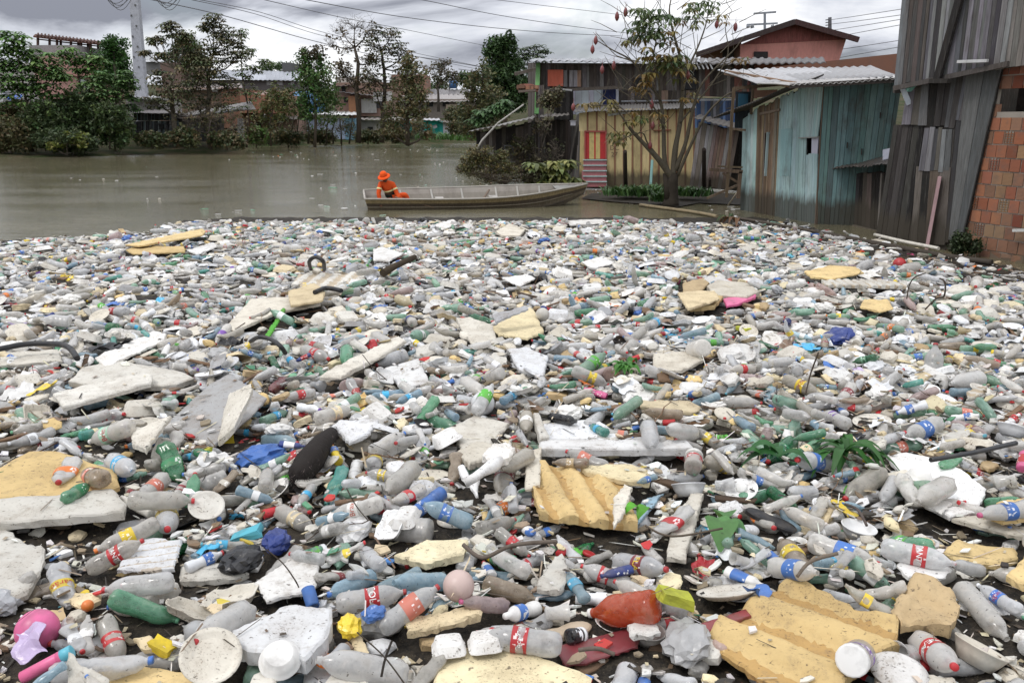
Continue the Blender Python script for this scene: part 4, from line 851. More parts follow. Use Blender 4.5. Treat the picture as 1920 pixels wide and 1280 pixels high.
tree('dark_evergreen','large dense dark green tree left of the long plank house',60,(945,250),[(945,200),(942,150)],[(935,85,20,14,1.0),(920,95,14,12,.6),(950,80,14,12,.7),(945,115,32,24,3),(955,145,40,30,3.5),(925,150,28,28,2.6),(975,165,28,26,2.6),(950,185,40,24,3)],[(.02,.045,.014),(.03,.065,.02),(.015,.032,.011)],.34,62,'leaf',tw=(.4,.2),twigs=8)
tree('round_leaf_tree','rounded tree with clear leaf tufts against the sky above the long plank house left end',66,(995,240),[(995,180),(995,140)],[(985,100,20,14,1.2),(1010,95,20,12,1.2),(1000,118,28,16,1.6),(975,120,18,14,1.2),(1000,150,24,20,1.2)],[(.03,.055,.022),(.025,.042,.02),(.045,.07,.03)],.40,34,'rosette',droop=.4,tw=(.3,.14),twigs=7)
tree('olive_scrub','olive scrubby tree behind the low shed right of the turquoise house',55,(900,262),[(900,220),(905,185)],[(905,140,18,22,1.0),(890,165,20,22,1.3),(920,185,26,22,1.4),(895,200,30,22,1.6),(870,215,24,20,1.3),(930,215,28,18,1.4),(890,240,36,18,1.6)],[(.06,.065,.025),(.045,.05,.02),(.03,.045,.018),(.07,.06,.03)],.26,50,'leaf',tw=(.2,.1),twigs=10,barkcol=(.1,.085,.07))
tree('green_shrub','green big leaved shrub right above the low shed roof',40,(915,245),[(918,235)],[(910,215,18,12,1.4),(930,208,16,12,1.2),(895,228,14,10,1),(945,200,14,12,.9)],[(.05,.12,.04),(.04,.09,.03)],.42,26,'rosette',cat='shrub',droop=.5,tw=(.05,.03))
for x,y,rx,ry,d,lab,c in [(870,130,8,6,120,'far tuft of trees on the skyline',GD)]: pass
for i,(x,y,rx,ry,d,lab) in enumerate([(525,128,36,9,170,'dark hilltop trees behind the pale metal roof'),(560,132,22,10,150,'dark hilltop trees right of the pale metal roof'),(800,165,40,14,125,'dark tree mass on the skyline left of the small forked tree'),(880,150,22,12,120,'green hilltop trees right of the blue tank'),(1100,112,60,8,90,'treetops just showing over the long roof')]):
    if i==4: continue
    tree('hill_tree',lab,d,(x,y+ry),[(x,y)],[(x-rx*.4,y,rx*.6,ry,2.5),(x+rx*.4,y,rx*.6,ry,2.5)],GD,.5,40,'leaf','trees on the hilltop',tw=(.2,.1))
house('hill_shacks','small dark shacks on the hilltop behind the metal roof','building',125,5,[(530,548,118,140,(.1,.1,.1)),(750,800,176,200,(.1,.09,.08))],(),())
for i,(x,y,rx,ry,d,lab,c_) in enumerate([(345,258,30,16,62,'dark scrub hiding the foot of the fence under the brown leaved tree',GB+GG),(425,262,34,15,62.5,'dark scrub over the water right of the striped shack',GB+GG),(480,255,22,18,76,'scrub with a green tinge beside the clay coloured house',GB+GM),(540,258,28,14,80,'low scrub between the clay house and the light blue house',GB+GG),(690,256,26,12,86,'low scrub under the two tall trees left of centre',GB+GG),(735,254,24,12,84,'low scrub under the russet tree',GB+GG),(285,262,30,12,61,'dark scrub at the waterline below the striped shack',GG+GB),(600,256,30,12,82,'scrub standing in front of the light blue house',GG+GB),(870,240,30,16,80,'brown green scrub right of the turquoise house',GB+GG),(860,215,30,16,88,'scrub on the slope above the turquoise house',GB+GG)]):
    tree('bush',lab,d,(x,y+ry-2),[(x,y)],[(x-rx*.4,y,rx*.6,ry*.8,2.2),(x+rx*.4,y+2,rx*.6,ry*.8,2.2),(x,y-ry*.4,rx*.5,ry*.5,1.2)],c_,.30,44,'leaf','scrub along the far waterline','bush',tw=(.08,.04),twigs=9,bare=1)
# green grass tufts on far banks
def grass(name,label,spots,cols,kind='stuff',h=(.2,.5),n=60,cat='grass',spread=1.0):
    mb=MB()
    for (x,y,d,rx) in spots:
        for _ in range(n):
            c=P(x,y,d)+Vector((random.gauss(0,rx*.5),random.gauss(0,rx*.35)*spread,0)); c.z=max(c.z,.0); L=random.uniform(*h); a=random.uniform(0,6.28)
            t=Vector((math.cos(a)*.5,math.sin(a)*.5,1)).normalized(); s=t.cross(Vector((math.sin(a),-math.cos(a),0))).normalized(); s=Vector((-math.sin(a),math.cos(a),0))*L*.07
            m_=c+t*L*.6; e=c+t*L+Vector((math.cos(a),math.sin(a),-.3))*L*.35
            mb.add([c-s,c+s,m_+s*1.3,m_-s*1.3,e],[(0,1,2,3),(3,2,4)],vary(random.choice(cols),.25))
    return tag(mb.top(name,M['leaf'],label,cat),kind=kind)
grass('far_grass','patch of bright green grass at the far waterline',[(490,262,84,1.6),(500,263,84,1.6),(850,262,84,3),(880,264,78,3),(820,260,90,2)],[(.07,.16,.03),(.05,.12,.025)],h=(.4,1.0),n=110)
# ---------------------------------------------------------------- near bare tree with pods
D=23.6; nt_=thing('bare_pod_tree','many-stemmed tree with sparse yellowing leaves and hanging red pods in front of the yellow hut','tree',tuple(P(1258,384,D)))
BK=(.11,.095,.07); tr=MB(); cr=MB()
def limb(pts,r0,r1,dy=0.0,twig=3,seed=None):
    n=len(pts); q=[P(x,y,D+dy*i/(n-1)) for i,(x,y) in enumerate(pts)]
    sm=[]
    for i in range(n-1):
        p0=q[max(i-1,0)];p1=q[i];p2=q[i+1];p3=q[min(i+2,n-1)]
        for k in range(4):
            t=k/4; sm.append(.5*((2*p1)+(-p0+p2)*t+(2*p0-5*p1+4*p2-p3)*t*t+(-p0+3*p1-3*p2+p3)*t**3))
    sm.append(q[-1]); m=len(sm); tr.tube(sm,[r0+(r1-r0)*(i/(m-1))**.8 for i in range(m)],BK,8)
    for _ in range(twig):
        i=random.randint(m//2,m-1); a=sm[i]; L=random.uniform(.3,.9); d=Vector((random.uniform(-1,1),random.uniform(-1,1),random.uniform(0,1.2))).normalized(); b=a+d*L*.5; c=b+(d+Vector((random.uniform(-.4,.4),random.uniform(-.4,.4),.2))).normalized()*L*.5
        tr.tube([a,b,c],[max(.007,r1*.6),.007,.004],BK,4,cap=False)
    return sm
tr.tube([P(1257,387,D),P(1258,378,D),P(1260,362,D),P(1259,345,D),P(1262,326,D)],[.27,.22,.18,.19,.15],(.045,.038,.03),10)
tr.tube([P(1252,372,D-.08),P(1250,350,D-.05),P(1247,325,D)],[.10,.09,.07],(.05,.042,.033),8)
limb([(1260,335),(1235,300),(1200,262),(1180,240),(1165,215)],.10,.022,-.6)
limb([(1200,262),(1170,225),(1150,200),(1108,198)],.03,.012,-.8,2)
limb([(1256,330),(1246,300),(1244,240),(1238,190),(1215,155),(1185,115),(1150,95),(1117,75)],.085,.010,.5)
limb([(1185,115),(1165,108),(1150,100),(1118,62)],.018,.008,.2,2)
limb([(1180,85),(1170,30),(1176,8)],.010,.008,.2,1)
limb([(1262,330),(1266,280),(1275,230),(1280,170),(1278,120),(1262,60),(1255,20),(1262,-15)],.10,.012,.3)
limb([(1280,170),(1290,130),(1310,85),(1325,40),(1330,-5)],.045,.010,.8)
limb([(1266,320),(1285,270),(1297,215),(1310,170),(1330,140),(1375,95),(1395,68)],.075,.008,-.7)
limb([(1270,330),(1300,262),(1325,215),(1360,180),(1395,165),(1440,140)],.055,.006,-1.2)
limb([(1238,190),(1235,150),(1225,110),(1230,70),(1215,40)],.04,.010,-.5)
limb([(1244,240),(1225,200),(1195,175),(1160,165)],.03,.008,-.9)
limb([(1275,230),(1300,200),(1340,150),(1365,100),(1360,50),(1372,20)],.035,.006,.3)
limb([(1240,300),(1215,270),(1205,250),(1180,255),(1150,270)],.03,.008,-.7)
for _ in range(90):
    x=random.choice((1235,1265,1205,1165,1300,1320,1230,1180,1350,1280,1380))+random.gauss(0,16); y=random.choice((60,110,40,150,85,20,120,200))+random.gauss(0,18); a=P(x,y,D+random.uniform(-.8,.8)); dr_=Vector((random.uniform(-.8,.8)+(x-1255)*.01,random.uniform(-.5,.5),random.uniform(.1,1))).normalized(); L=random.uniform(.3,.9)
    m_=a+dr_*L*.5+Vector((random.uniform(-.06,.06),0,0)); tr.tube([a-dr_*.3,m_,a+dr_*L],[.011,.008,.004],BK,4,cap=False)
tr.build('trunk',M['bark'],nt_)
NL=[(.20,.15,.04),(.15,.14,.04),(.23,.14,.04),(.12,.13,.04),(.17,.11,.035)]; NG=[(.09,.14,.05),(.07,.11,.045),(.12,.16,.06)]
def ros(px,py,rx,ry,n,s,cols,k=6,droop=.7,dd=.9):
    s*=.70; rx*=1.25; ry*=1.25
    for _ in range(n):
        x=random.gauss(px,rx*.5); y=random.gauss(py,ry*.5); rosette(cr,P(x,y,D+random.uniform(-dd,dd)),s*random.uniform(.7,1.2),random.choice(cols),k,droop,random.random()*6,.34)
ros(1235,115,32,22,26,.42,NL+NG[:1]); ros(1265,120,30,18,20,.42,NL+NG); ros(1205,160,14,14,7,.38,NL); ros(1215,140,18,10,8,.4,NL)
ros(1150,195,14,8,7,.36,[(.16,.13,.04),(.13,.11,.035)]); ros(1165,255,22,10,13,.38,NL); ros(1190,225,16,14,9,.34,NL+NG[:1]); ros(1110,200,14,10,6,.40,[(.17,.13,.04)])
ros(1235,225,12,10,5,.32,NL); ros(1290,175,14,20,6,.34,NL); ros(1240,30,20,14,14,.36,NG); ros(1200,45,18,16,14,.36,NG); ros(1215,70,20,14,14,.36,NG+NL[:1]); ros(1250,70,16,14,9,.36,NG+NL)
ros(1300,15,24,14,12,.34,NG+NL[:1]); ros(1330,15,18,10,8,.34,NG); ros(1175,80,8,6,3,.3,NL); ros(1270,40,14,10,6,.32,NL+NG); ros(1350,40,10,10,4,.28,NL); ros(1310,45,10,8,4,.28,NL); ros(1385,110,16,8,4,.28,NL); ros(1300,150,12,6,4,.26,NL); ros(1205,20,16,8,8,.32,NG)
cr.build('crown',M['leaf'],nt_)
for x,y in ((1157,30),(1173,22),(1117,75),(1111,92),(1151,122),(1222,195),(1219,272),(1129,130),(1075,200),(1290,140),(1405,155),(1344,45),(1379,50),(1224,235)):
    mb=MB(); c=P(x,y,D-.3); s=random.uniform(.7,.85); mb.lathe([(.004,.30*s),(.006,.13*s),(.03,.10*s),(.055,.02),(.06,-.05),(.04,-.12*s),(.008,-.17*s)],c,10,vary((.17,.035,.035),.2)); mb.build('pod',M['hard'],nt_)
# shrubs in front of shed / hut
tree('yellow_shrub','yellowish feathery shrub at the water edge in front of the low shed',27.5,(925,345),[(915,330),(905,310)],[(885,300,22,14,1.2),(905,288,22,14,1.2),(925,310,24,18,1.4),(950,318,22,16,1.3),(875,318,18,12,.9),(905,325,30,14,1.1),(940,290,14,10,.7)],[(.12,.10,.03),(.09,.085,.03),(.06,.075,.025),(.05,.05,.02)],.085,120,'leaf',cat='shrub',tw=(.04,.02),twigs=12,bare=1,barkcol=(.1,.08,.06))
tree('spindly_shrub','spindly bare branched bush reaching over the water left of the boat bow',25.5,(975,352),[(965,340)],[(910,330,34,20,.4),(950,335,34,14,.6),(985,330,26,16,.8),(1000,335,24,14,.8)],GB,.08,80,'leaf',cat='shrub',tw=(.03,.015),twigs=18,bare=1,barkcol=(.08,.065,.05))
tree('broad_leaf_shrub','green-yellow broad leaved shrub between the boat bow and the yellow hut steps',26.0,(1030,350),[(1030,335)],[(1015,322,20,10,1.3),(1040,312,18,10,1.3),(1010,338,20,8,1.2),(1045,330,16,10,1.1),(1080,338,8,8,.6),(1065,305,12,8,.7),(1000,312,14,8,.7)],[(.14,.16,.035),(.10,.12,.03),(.07,.10,.03)],.36,16,'rosette',cat='shrub',droop=.55,tw=(.035,.02))
tree('climbing_vine','dry vine and twigs hanging over the corner of the long plank house',30.8,(1020,335),[(1015,280),(1030,230)],[(1030,190,18,16,1.6),(1045,180,12,14,1),(1020,240,20,24,.35),(1040,290,24,30,.25),(1005,300,20,24,.6),(980,270,20,18,.8),(960,290,22,18,.8)],[(.04,.05,.022),(.06,.06,.03),(.09,.08,.04)],.16,44,'leaf',cat='vine',tw=(.04,.02),twigs=16,bare=1,barkcol=(.13,.11,.09))
tree('corner_weed','dark leafy weed at the foot of the brick wall beside the plank house',14.6,(1805,470),[(1805,455)],[(1805,448,16,14,1.6),(1822,462,18,10,1.4),(1795,466,12,8,1)],[(.02,.035,.014),(.03,.05,.02)],.075,60,'leaf',cat='weed',tw=(.015,.008),twigs=10)
grass('bank_grass','strip of green plants growing below the yellow hut wall',[(1160,366,25.6,.5),(1185,363,26,.5),(1205,368,25.5,.5),(1230,362,26,.6),(1280,366,25.5,.5),(1300,368,25.2,.45),(1240,378,24.0,.25)],[(.05,.12,.03),(.035,.08,.02),(.08,.15,.04)],h=(.15,.4),n=150)
# mud strip below the yellow hut
def blobsheet(name,pts,z,mat,label,cat,kind='structure'):
    q=[G(x,y,z) for x,y in pts]; return sheet(name,[(p.x,p.y) for p in q],z,mat,(1,1,1),kind)
blobsheet('mud_bank',[(1090,372),(1110,362),(1200,358),(1330,358),(1400,368),(1395,384),(1310,380),(1270,388),(1230,384),(1150,378)],.035,M['mat'],None,None)
# ================================================================ BOAT
A=G(696,391); 
boat=thing('wooden_boat','long grey wooden rowing boat afloat at the far edge of the rubbish','boat',tuple(A))
st0=P(693,376,22.3); bw0=P(1108,351,23.6); ax=(bw0-st0); ax.z=0; ax.normalize(); sd_=Vector((-ax.y,ax.x,0)); Lb=(Vector((bw0.x-st0.x,bw0.y-st0.y,0))).length
heel=R(9)
def hull(t,s,v,inset=0.0):
    """t 0 stern..1 bow ; s -1 near..+1 far ; v 0 keel..1 gunwale"""
    w=(.52+.19*math.sin(math.pi*min(1,t/.95)*.9))*(1-max(0,(t-.55)/.45)**2.2) if t<1 else 0.0
    w=max(w,0.012)
    bot=.62*w; half=(bot+(w-bot)*v)-inset
    zg=.37+ .02*(1-t)+ .22*max(0,(t-.40)/.60)**1.8; zk=-.12+ .42*max(0,(t-.72)/.28)**1.8
    z=zk+(zg-zk)*v
    x=t*Lb+(0.10*v if t>.9 else -.12*v*(1-t)) 
    y=s*half; 
    y2=y*math.cos(heel)-(-z)*0; z2=z+y*math.sin(heel)
    return Vector((st0.x,st0.y,0))+ax*x+sd_*(y2+.66)+Vector((0,0,z2+.01))
ts=[i/28 for i in range(29)]
def plankhull(inset,cols,v0=0,v1=1,nv=4):
    mb=MB()
    for s in (-1,1):
        for i in range(28):
            for j in range(nv):
                va,vb=v0+(v1-v0)*j/nv,v0+(v1-v0)*(j+1)/nv
                q=[hull(ts[i],s,va,inset),hull(ts[i+1],s,va,inset),hull(ts[i+1],s,vb,inset),hull(ts[i],s,vb,inset)]
                if s>0: q=q[::-1]
                if inset: q=q[::-1]
                mb.add(q,[(0,1,2,3)],cols[j%len(cols)],False)
    return mb
h=plankhull(0,[(.11,.09,.065),(.19,.155,.11),(.09,.07,.05),(.30,.235,.13)]); 
for i in range(28): h.add([hull(ts[i],-1,0),hull(ts[i],1,0),hull(ts[i+1],1,0),hull(ts[i+1],-1,0)],[(0,1,2,3)],(.1,.09,.07))
h.add([hull(0,-1,0),hull(0,1,0),hull(0,1,1),hull(0,-1,1)],[(3,2,1,0)],(.2,.17,.13)); h.build('hull',M['board'],boat)
h=plankhull(.03,[(.27,.245,.21),(.33,.30,.265)]); 
for i in range(28): h.add([hull(ts[i],-1,.06,.03),hull(ts[i],1,.06,.03),hull(ts[i+1],1,.06,.03),hull(ts[i+1],-1,.06,.03)],[(3,2,1,0)],(.30,.28,.25))
h.add([hull(0,-1,0.05,.03)+ax*.03,hull(0,1,0.05,.03)+ax*.03,hull(0,1,1,.03)+ax*.03,hull(0,-1,1,.03)+ax*.03],[(0,1,2,3)],(.35,.32,.28)); h.build('inner_planking',M['paint_wall'],boat)
g_=MB()
for s in (-1,1):
    g_.tube([hull(t,s,1.0)+Vector((0,0,.012)) for t in ts],.026,(.40,.375,.33),6)
g_.tube([hull(0,-1,1),hull(0,1,1)],.03,(.45,.42,.38),6); g_.build('gunwale',M['paint_wall'],boat)
g_=MB(); g_.tube([hull(t,-1,.52)-sd_*.012 for t in ts[:27]],.02,(.20,.17,.12),5); g_.tube([hull(t,-1,.22)-sd_*.01 for t in ts[:26]],.016,(.09,.075,.06),5); g_.tube([hull(t,1,.52)+sd_*.012 for t in ts[:27]],.02,(.2,.17,.12),5); g_.build('rub_rail',M['board'],boat)
for t in (.16,.30,.44,.60,.70,.80):
    g_=MB()
    for s in (-1,1): g_.bar(hull(t,s,.08,.05),hull(t,s,.98,.05),.05,.035,(.52,.50,.46))
    g_.split('rib',M['paint_wall'],boat)
for t in (.33,.58):
    g_=MB(); a=hull(t,-1,.55,.05); b=hull(t,1,.55,.05); g_.bar(a,b,.24,.035,(.45,.43,.40)); g_.build('thwart',M['paint_wall'],boat)
g_=MB(); g_.add([hull(.86,-1,.97,.02),hull(.86,1,.97,.02),hull(.995,1,.98,0),hull(.995,-1,.98,0)],[(0,3,2,1),(0,1,2,3)],(.48,.47,.45)); g_.build('foredeck',M['paint_wall'],boat)
def inb(t,s,v,up=0): return hull(t,s,v,.05)+Vector((0,0,up))
for (a,b,lab) in ((inb(.24,-.3,.2,.25),inb(.33,-.9,.5,.18),'short stick lying in the boat beside the man'),(inb(.255,.1,.2,.2),inb(.34,-.8,.5,.2),'second short stick lying in the boat by the middle seat'),(inb(.50,-.9,.5,.1),inb(.565,.8,.7,.12),'stick resting across the boat near the front seat')):
    mb=MB(); mb.bar(a,b,.05,.03,(.16,.12,.09)); mb.top('loose_stick',M['wood'],lab,'stick')
# ================================================================ MAN
def skin_mesh(name,verts,edges,radii,mat,parent,col,sub=2,root=0):
    me=bpy.data.meshes.new(name); me.from_pydata([tuple(v) for v in verts],edges,[]); o=bpy.data.objects.new(name,me); COL.objects.link(o)
    md=o.modifiers.new('s','SKIN'); 
    for i,r in enumerate(radii): 
        rr=r if hasattr(r,'__len__') else (r,r); me.skin_vertices[0].data[i].radius=rr
    me.skin_vertices[0].data[root].use_root=True
    ss=o.modifiers.new('u','SUBSURF'); ss.levels=sub; ss.render_levels=sub
    dg=bpy.context.evaluated_depsgraph_get(); ev=o.evaluated_get(dg); m2=bpy.data.meshes.new_from_object(ev)
    bpy.data.objects.remove(o,do_unlink=True)
    at=m2.color_attributes.new('col','FLOAT_COLOR','CORNER'); n=len(m2.loops); at.data.foreach_set('color',np.tile(np.array([*col,1],np.float32),n))
    m2.materials.clear(); m2.materials.append(mat); m2.polygons.foreach_set('use_smooth',np.ones(len(m2.polygons),bool)); m2.name=name
    o=bpy.data.objects.new(name,m2); COL.objects.link(o); o.parent=parent; return o
seatp=hull(.085,-.35,1.0,.0)  # he sits by the stern, turned to the near side
mo=seatp+Vector((0,0,-.20))+ax*.10; man=thing('person','person in orange overalls and orange wide-brimmed hat, bent over in the stern of the boat','person',tuple(mo))
# local axes: x along the boat to the bow, y away, z up
def LM(x,y,z): return (ax*x+sd_*y+Vector((0,0,z)))
OG=(.62,.085,.02); SK=(.13,.065,.04)
J={'pel':(.10,.10,.14),'bel':(.05,.02,.30),'che':(-.02,-.04,.50),'nek':(-.06,-.10,.615),'hea':(-.09,-.145,.69),'hd2':(-.105,-.17,.78),
 'sl':(-.20,-.07,.55),'el':(-.27,-.19,.30),'wl':(-.23,-.24,.07),'hl':(-.22,-.27,.0),
 'sr':(.15,-.09,.53),'er':(.24,-.16,.30),'wr':(.30,-.28,.14),'hr':(.33,-.32,.10),
 'hpl':(.04,.04,.10),'kl':(.30,-.10,.22),'al':(.42,.02,-.10),'hpr':(.16,.14,.12),'kr':(.50,.12,.24),'ar':(.62,.16,-.10)}
def jv(names): return [LM(*J[n]) for n in names]
nm=['pel','bel','che','nek','hea','hd2','sl','el','wl','hl','sr','er','wr','hr','hpl','kl','al','hpr','kr','ar']
ed=[('pel','bel'),('bel','che'),('che','nek'),('nek','hea'),('hea','hd2'),('che','sl'),('sl','el'),('el','wl'),('wl','hl'),('che','sr'),('sr','er'),('er','wr'),('wr','hr'),('pel','hpl'),('hpl','kl'),('kl','al'),('pel','hpr'),('hpr','kr'),('kr','ar')]
rd={'pel':(.13,.12),'bel':(.12,.10),'che':(.14,.10),'nek':.05,'hea':(.075,.085),'hd2':(.07,.08),'sl':.05,'el':.04,'wl':.027,'hl':.036,'sr':.05,'er':.04,'wr':.027,'hr':.036,'hpl':.075,'kl':.055,'al':.04,'hpr':.075,'kr':.055,'ar':.04}
skin_mesh('body',jv(nm),[(nm.index(a),nm.index(b)) for a,b in ed],[rd[n] for n in nm],M['skin'],man,SK)
sn=['bel','che','nek','sl','el','wl','sr','er','wr']; se=[('bel','che'),('che','nek'),('che','sl'),('sl','el'),('el','wl'),('che','sr'),('sr','er'),('er','wr')]
sr_={'bel':(.15,.13),'che':(.175,.135),'nek':.07,'sl':.082,'el':.066,'wl':.05,'sr':.082,'er':.066,'wr':.05}
skin_mesh('shirt',jv(sn),[(sn.index(a),sn.index(b)) for a,b in se],[sr_[n] for n in sn],M['cloth'],man,OG)
tn=['pel','bel','hpl','kl','al','hpr','kr','ar']; te=[('pel','bel'),('pel','hpl'),('hpl','kl'),('kl','al'),('pel','hpr'),('hpr','kr'),('kr','ar')]
tr_={'pel':(.15,.14),'bel':.125,'hpl':.10,'kl':.085,'al':.07,'hpr':.105,'kr':.095,'ar':.07}
skin_mesh('trousers',jv(tn),[(tn.index(a),tn.index(b)) for a,b in te],[tr_[n] for n in tn],M['cloth'],man,OG)
def ring(a,b,f,r,wid,col,name,sq=1.0):
    A_=LM(*J[a]);B_=LM(*J[b]); c=A_.lerp(B_,f)+man.location; t=(B_-A_).normalized(); mb=MB(); q=t.to_track_quat('Z','Y').to_matrix()
    mb.lathe([(r*.96,-wid),(r,-wid*.8),(r,wid*.8),(r*.96,wid)],c,18,col,q,sq); mb.build(name,M['cloth'],man)
ring('sl','el',.55,.077,.022,(.75,.68,.35),'reflective_band'); ring('sr','er',.55,.077,.022,(.75,.68,.35),'reflective_band'); ring('bel','che',.40,.165,.022,(.75,.68,.35),'reflective_band',.82)
ring('pel','bel',.75,.152,.055,(.02,.03,.025),'waist_band',.9)
mb=MB(); q=(Vector(LM(*J['hd2']))-Vector(LM(*J['nek']))).normalized().to_track_quat('Z','Y').to_matrix(); c=LM(*J['hd2'])+man.location
prof=[(.178,-.035),(.172,-.015),(.14,.0),(.105,.01),(.10,.05),(.085,.10),(.05,.125),(.002,.13)]
mb.lathe(prof,c,24,(.80,.10,.02),q); mb.lathe([(r_*.96,z-.008) for r_,z in prof],c,24,(.5,.06,.015),q); mb.lathe([(.108,.008),(.108,.03)],c,24,(.55,.05,.01),q); mb.build('hat',M['cloth'],man)
# face: nose, eyes, ears under the brim ; hands with fingers
hd=LM(*J['hea'])+man.location; fdir=(-sd_*.9-ax*.25+Vector((0,0,-.45))).normalized(); fs=fdir.cross(Vector((0,0,1))).normalized(); fu=fs.cross(fdir)
mb=MB(); mb.tube([hd+fdir*.075+fu*.03,hd+fdir*.098,hd+fdir*.085-fu*.008],[.006,.013,.006],SK,6); mb.build('nose',M['skin'],man)
for s in (-1,1):
    mb=MB(); mb.tube([hd+fdir*.078+fs*s*.028+fu*.028,hd+fdir*.083+fs*s*.033+fu*.028],[.008,.008],(.02,.015,.012),6); mb.build('eye',M['skin'],man)
    mb=MB(); mb.tube([hd+fs*s*.075-fu*.02,hd+fs*s*.086+fu*.005,hd+fs*s*.076+fu*.03],[.006,.014,.008],SK,6); mb.build('ear',M['skin'],man)
mb=MB(); mb.tube([hd+fdir*.083-fs*.02-fu*.03,hd+fdir*.088-fu*.031,hd+fdir*.083+fs*.02-fu*.03],[.004,.006,.004],(.10,.035,.03),6); mb.build('mouth',M['skin'],man)
for hn,wn_,dirs in (('hl','wl',(-sd_*.5+Vector((0,0,-1)))),('hr','wr',(ax*.7-sd_*.6+Vector((0,0,-.5))))):
    h0=LM(*J[hn])+man.location; d=dirs.normalized(); s_=d.cross(sd_).normalized(); 
    for k,(o_,l_) in enumerate(((-.03,.055),(-.011,.068),(.009,.064),(.028,.05))):
        mb=MB(); a=h0+s_*o_+d*.02; b=a+d*l_*.5; c=b+(d*.5-sd_*.7).normalized()*l_*.45; mb.tube([a,b,c],[.0105,.0095,.007],(.15,.075,.045),6); mb.build('finger',M['skin'],man)
    mb=MB(); a=h0+s_*.035-d*.012; mb.tube([a,a+s_*.03+d*.02,a+s_*.03+d*.045],[.012,.011,.008],(.15,.075,.045),6); mb.build('thumb',M['skin'],man)
pd=MB(); a=man.location+LM(.18,-.28,.20); b=man.location+LM(.95,-.30,-.02); pd.tube([a,b],.017,(.24,.15,.10),8); e=(b-a).normalized(); pd.bar(b,b+e*.32,.12,.02,(.22,.15,.1)); pd.top('paddle',M['wood'],'wooden paddle lying across the lap of the person in orange','paddle')
# ================================================================ RUBBISH: shapes
from mathutils.geometry import delaunay_2d_cdt
rr=random.Random(11)
def U(a,b): return rr.uniform(a,b)
def lathe_x(prof,k,lobes=0,lobe_amp=0):
    """prof [(x,r,lobe)] revolved about x -> verts, faces"""
    v=[];f=[]
    for p in prof:
        x,r=p[0],p[1]; la=p[2] if len(p)>2 else 0
        for j in range(k):
            a=2*math.pi*j/k; q=r*(1-la*(.5+.5*math.cos(5*a))); v.append((x,q*math.sin(a),q*math.cos(a)))
    n=len(prof)
    for i in range(n-1):
        for j in range(k):
            j2=(j+1)%k; f.append((i*k+j,(i+1)*k+j,(i+1)*k+j2,i*k+j2))
    return v,f,n
class T:       # template: slots of (verts, faces, colour multipliers, smooth, material)
    def __init__(s,key): s.key=key; s.slots={}; s.deform=lambda v:v
    def slot(s,name,v,f,mat,sm=True,fc=None):
        s.slots[name]=(np.array(v,np.float64),f,fc,mat,sm)
    def finish(s):
        for n,(v,f,fc,mat,sm) in list(s.slots.items()): s.slots[n]=(s.deform(v),f,fc,mat,sm)
        allv=np.concatenate([q[0] for q in s.slots.values()]); s.lo=allv.min(0); s.hi=allv.max(0)
        # height profile on a coarse grid
        c=.03; nu=max(1,int((s.hi[0]-s.lo[0])/c)); nv=max(1,int((s.hi[1]-s.lo[1])/c)); zu=np.full((nu,nv),-9.0); zl=np.full((nu,nv),9.0)
        for (v,f,_,_,_) in s.slots.values():
            pts=[v]+[np.array([v[list(q)].mean(0) for q in f])]
            pts=np.concatenate(pts); iu=np.clip(((pts[:,0]-s.lo[0])/(s.hi[0]-s.lo[0]+1e-6)*nu).astype(int),0,nu-1); iv=np.clip(((pts[:,1]-s.lo[1])/(s.hi[1]-s.lo[1]+1e-6)*nv).astype(int),0,nv-1)
            np.maximum.at(zu,(iu,iv),pts[:,2]); np.minimum.at(zl,(iu,iv),pts[:,2])
        ok=zu>-8; gu,gv=np.meshgrid(np.arange(nu),np.arange(nv),indexing='ij')
        s.su=(s.lo[0]+(gu+.5)*(s.hi[0]-s.lo[0])/nu)[ok]; s.sv=(s.lo[1]+(gv+.5)*(s.hi[1]-s.lo[1])/nv)[ok]; s.zu=zu[ok]; s.zl=zl[ok]
        s.area=len(s.su)*.0009; s.mesh={}; return s
def deformer(seed,flat=1.0,dents=4,depth=.35,bend=0.0,L=.33,R_=.052,tw=0.0):
    q=random.Random(seed); ds=[(q.uniform(-.32,.36)*L,q.uniform(0,6.28),q.uniform(.3,1)*depth,q.uniform(.12,.22)*L,q.uniform(.5,1.1)) for _ in range(dents)]
    sq=[(q.uniform(-.3,.3)*L,q.uniform(.04,.09)*L,q.uniform(0,.22)*depth/.35) for _ in range(3)]
    def fn(v):
        v=np.array(v,float).copy(); x,y,z=v[:,0],v[:,1],v[:,2]; a=np.arctan2(y,z); rad=np.hypot(y,z); k=np.ones(len(v))
        for cx,ca,dp,wx,wa in ds:
            da=np.angle(np.exp(1j*(a-ca))); k-=dp*np.exp(-((x-cx)/wx)**2-(da/wa)**2)
        for cx,wx,dp in sq: k-=dp*np.exp(-((x-cx)/wx)**2)*np.abs(np.cos(a*1.5+cx*40))
        k-=depth*.10*np.abs(np.sin(a*2.5+x*38/max(L,.1)*.3+seed))*np.abs(np.sin(x*55+seed*1.7+a)); neck=np.clip((x-.30*L)/(.1*L),0,1); k=k*(1-neck)+neck
        rad=rad*np.clip(k,.25,1.2); fl=1-(1-flat)*(1-neck); y=rad*np.sin(a)*(1+(1-fl)*.45); z=rad*np.cos(a)*fl
        z=z+bend*((x/(L/2))**2-.3)*R_; ang=tw*x/L; y,z=y*np.cos(ang)-z*np.sin(ang)*1,y*np.sin(ang)*1+z*np.cos(ang)
        return np.stack([x,y,z],1)
    return fn
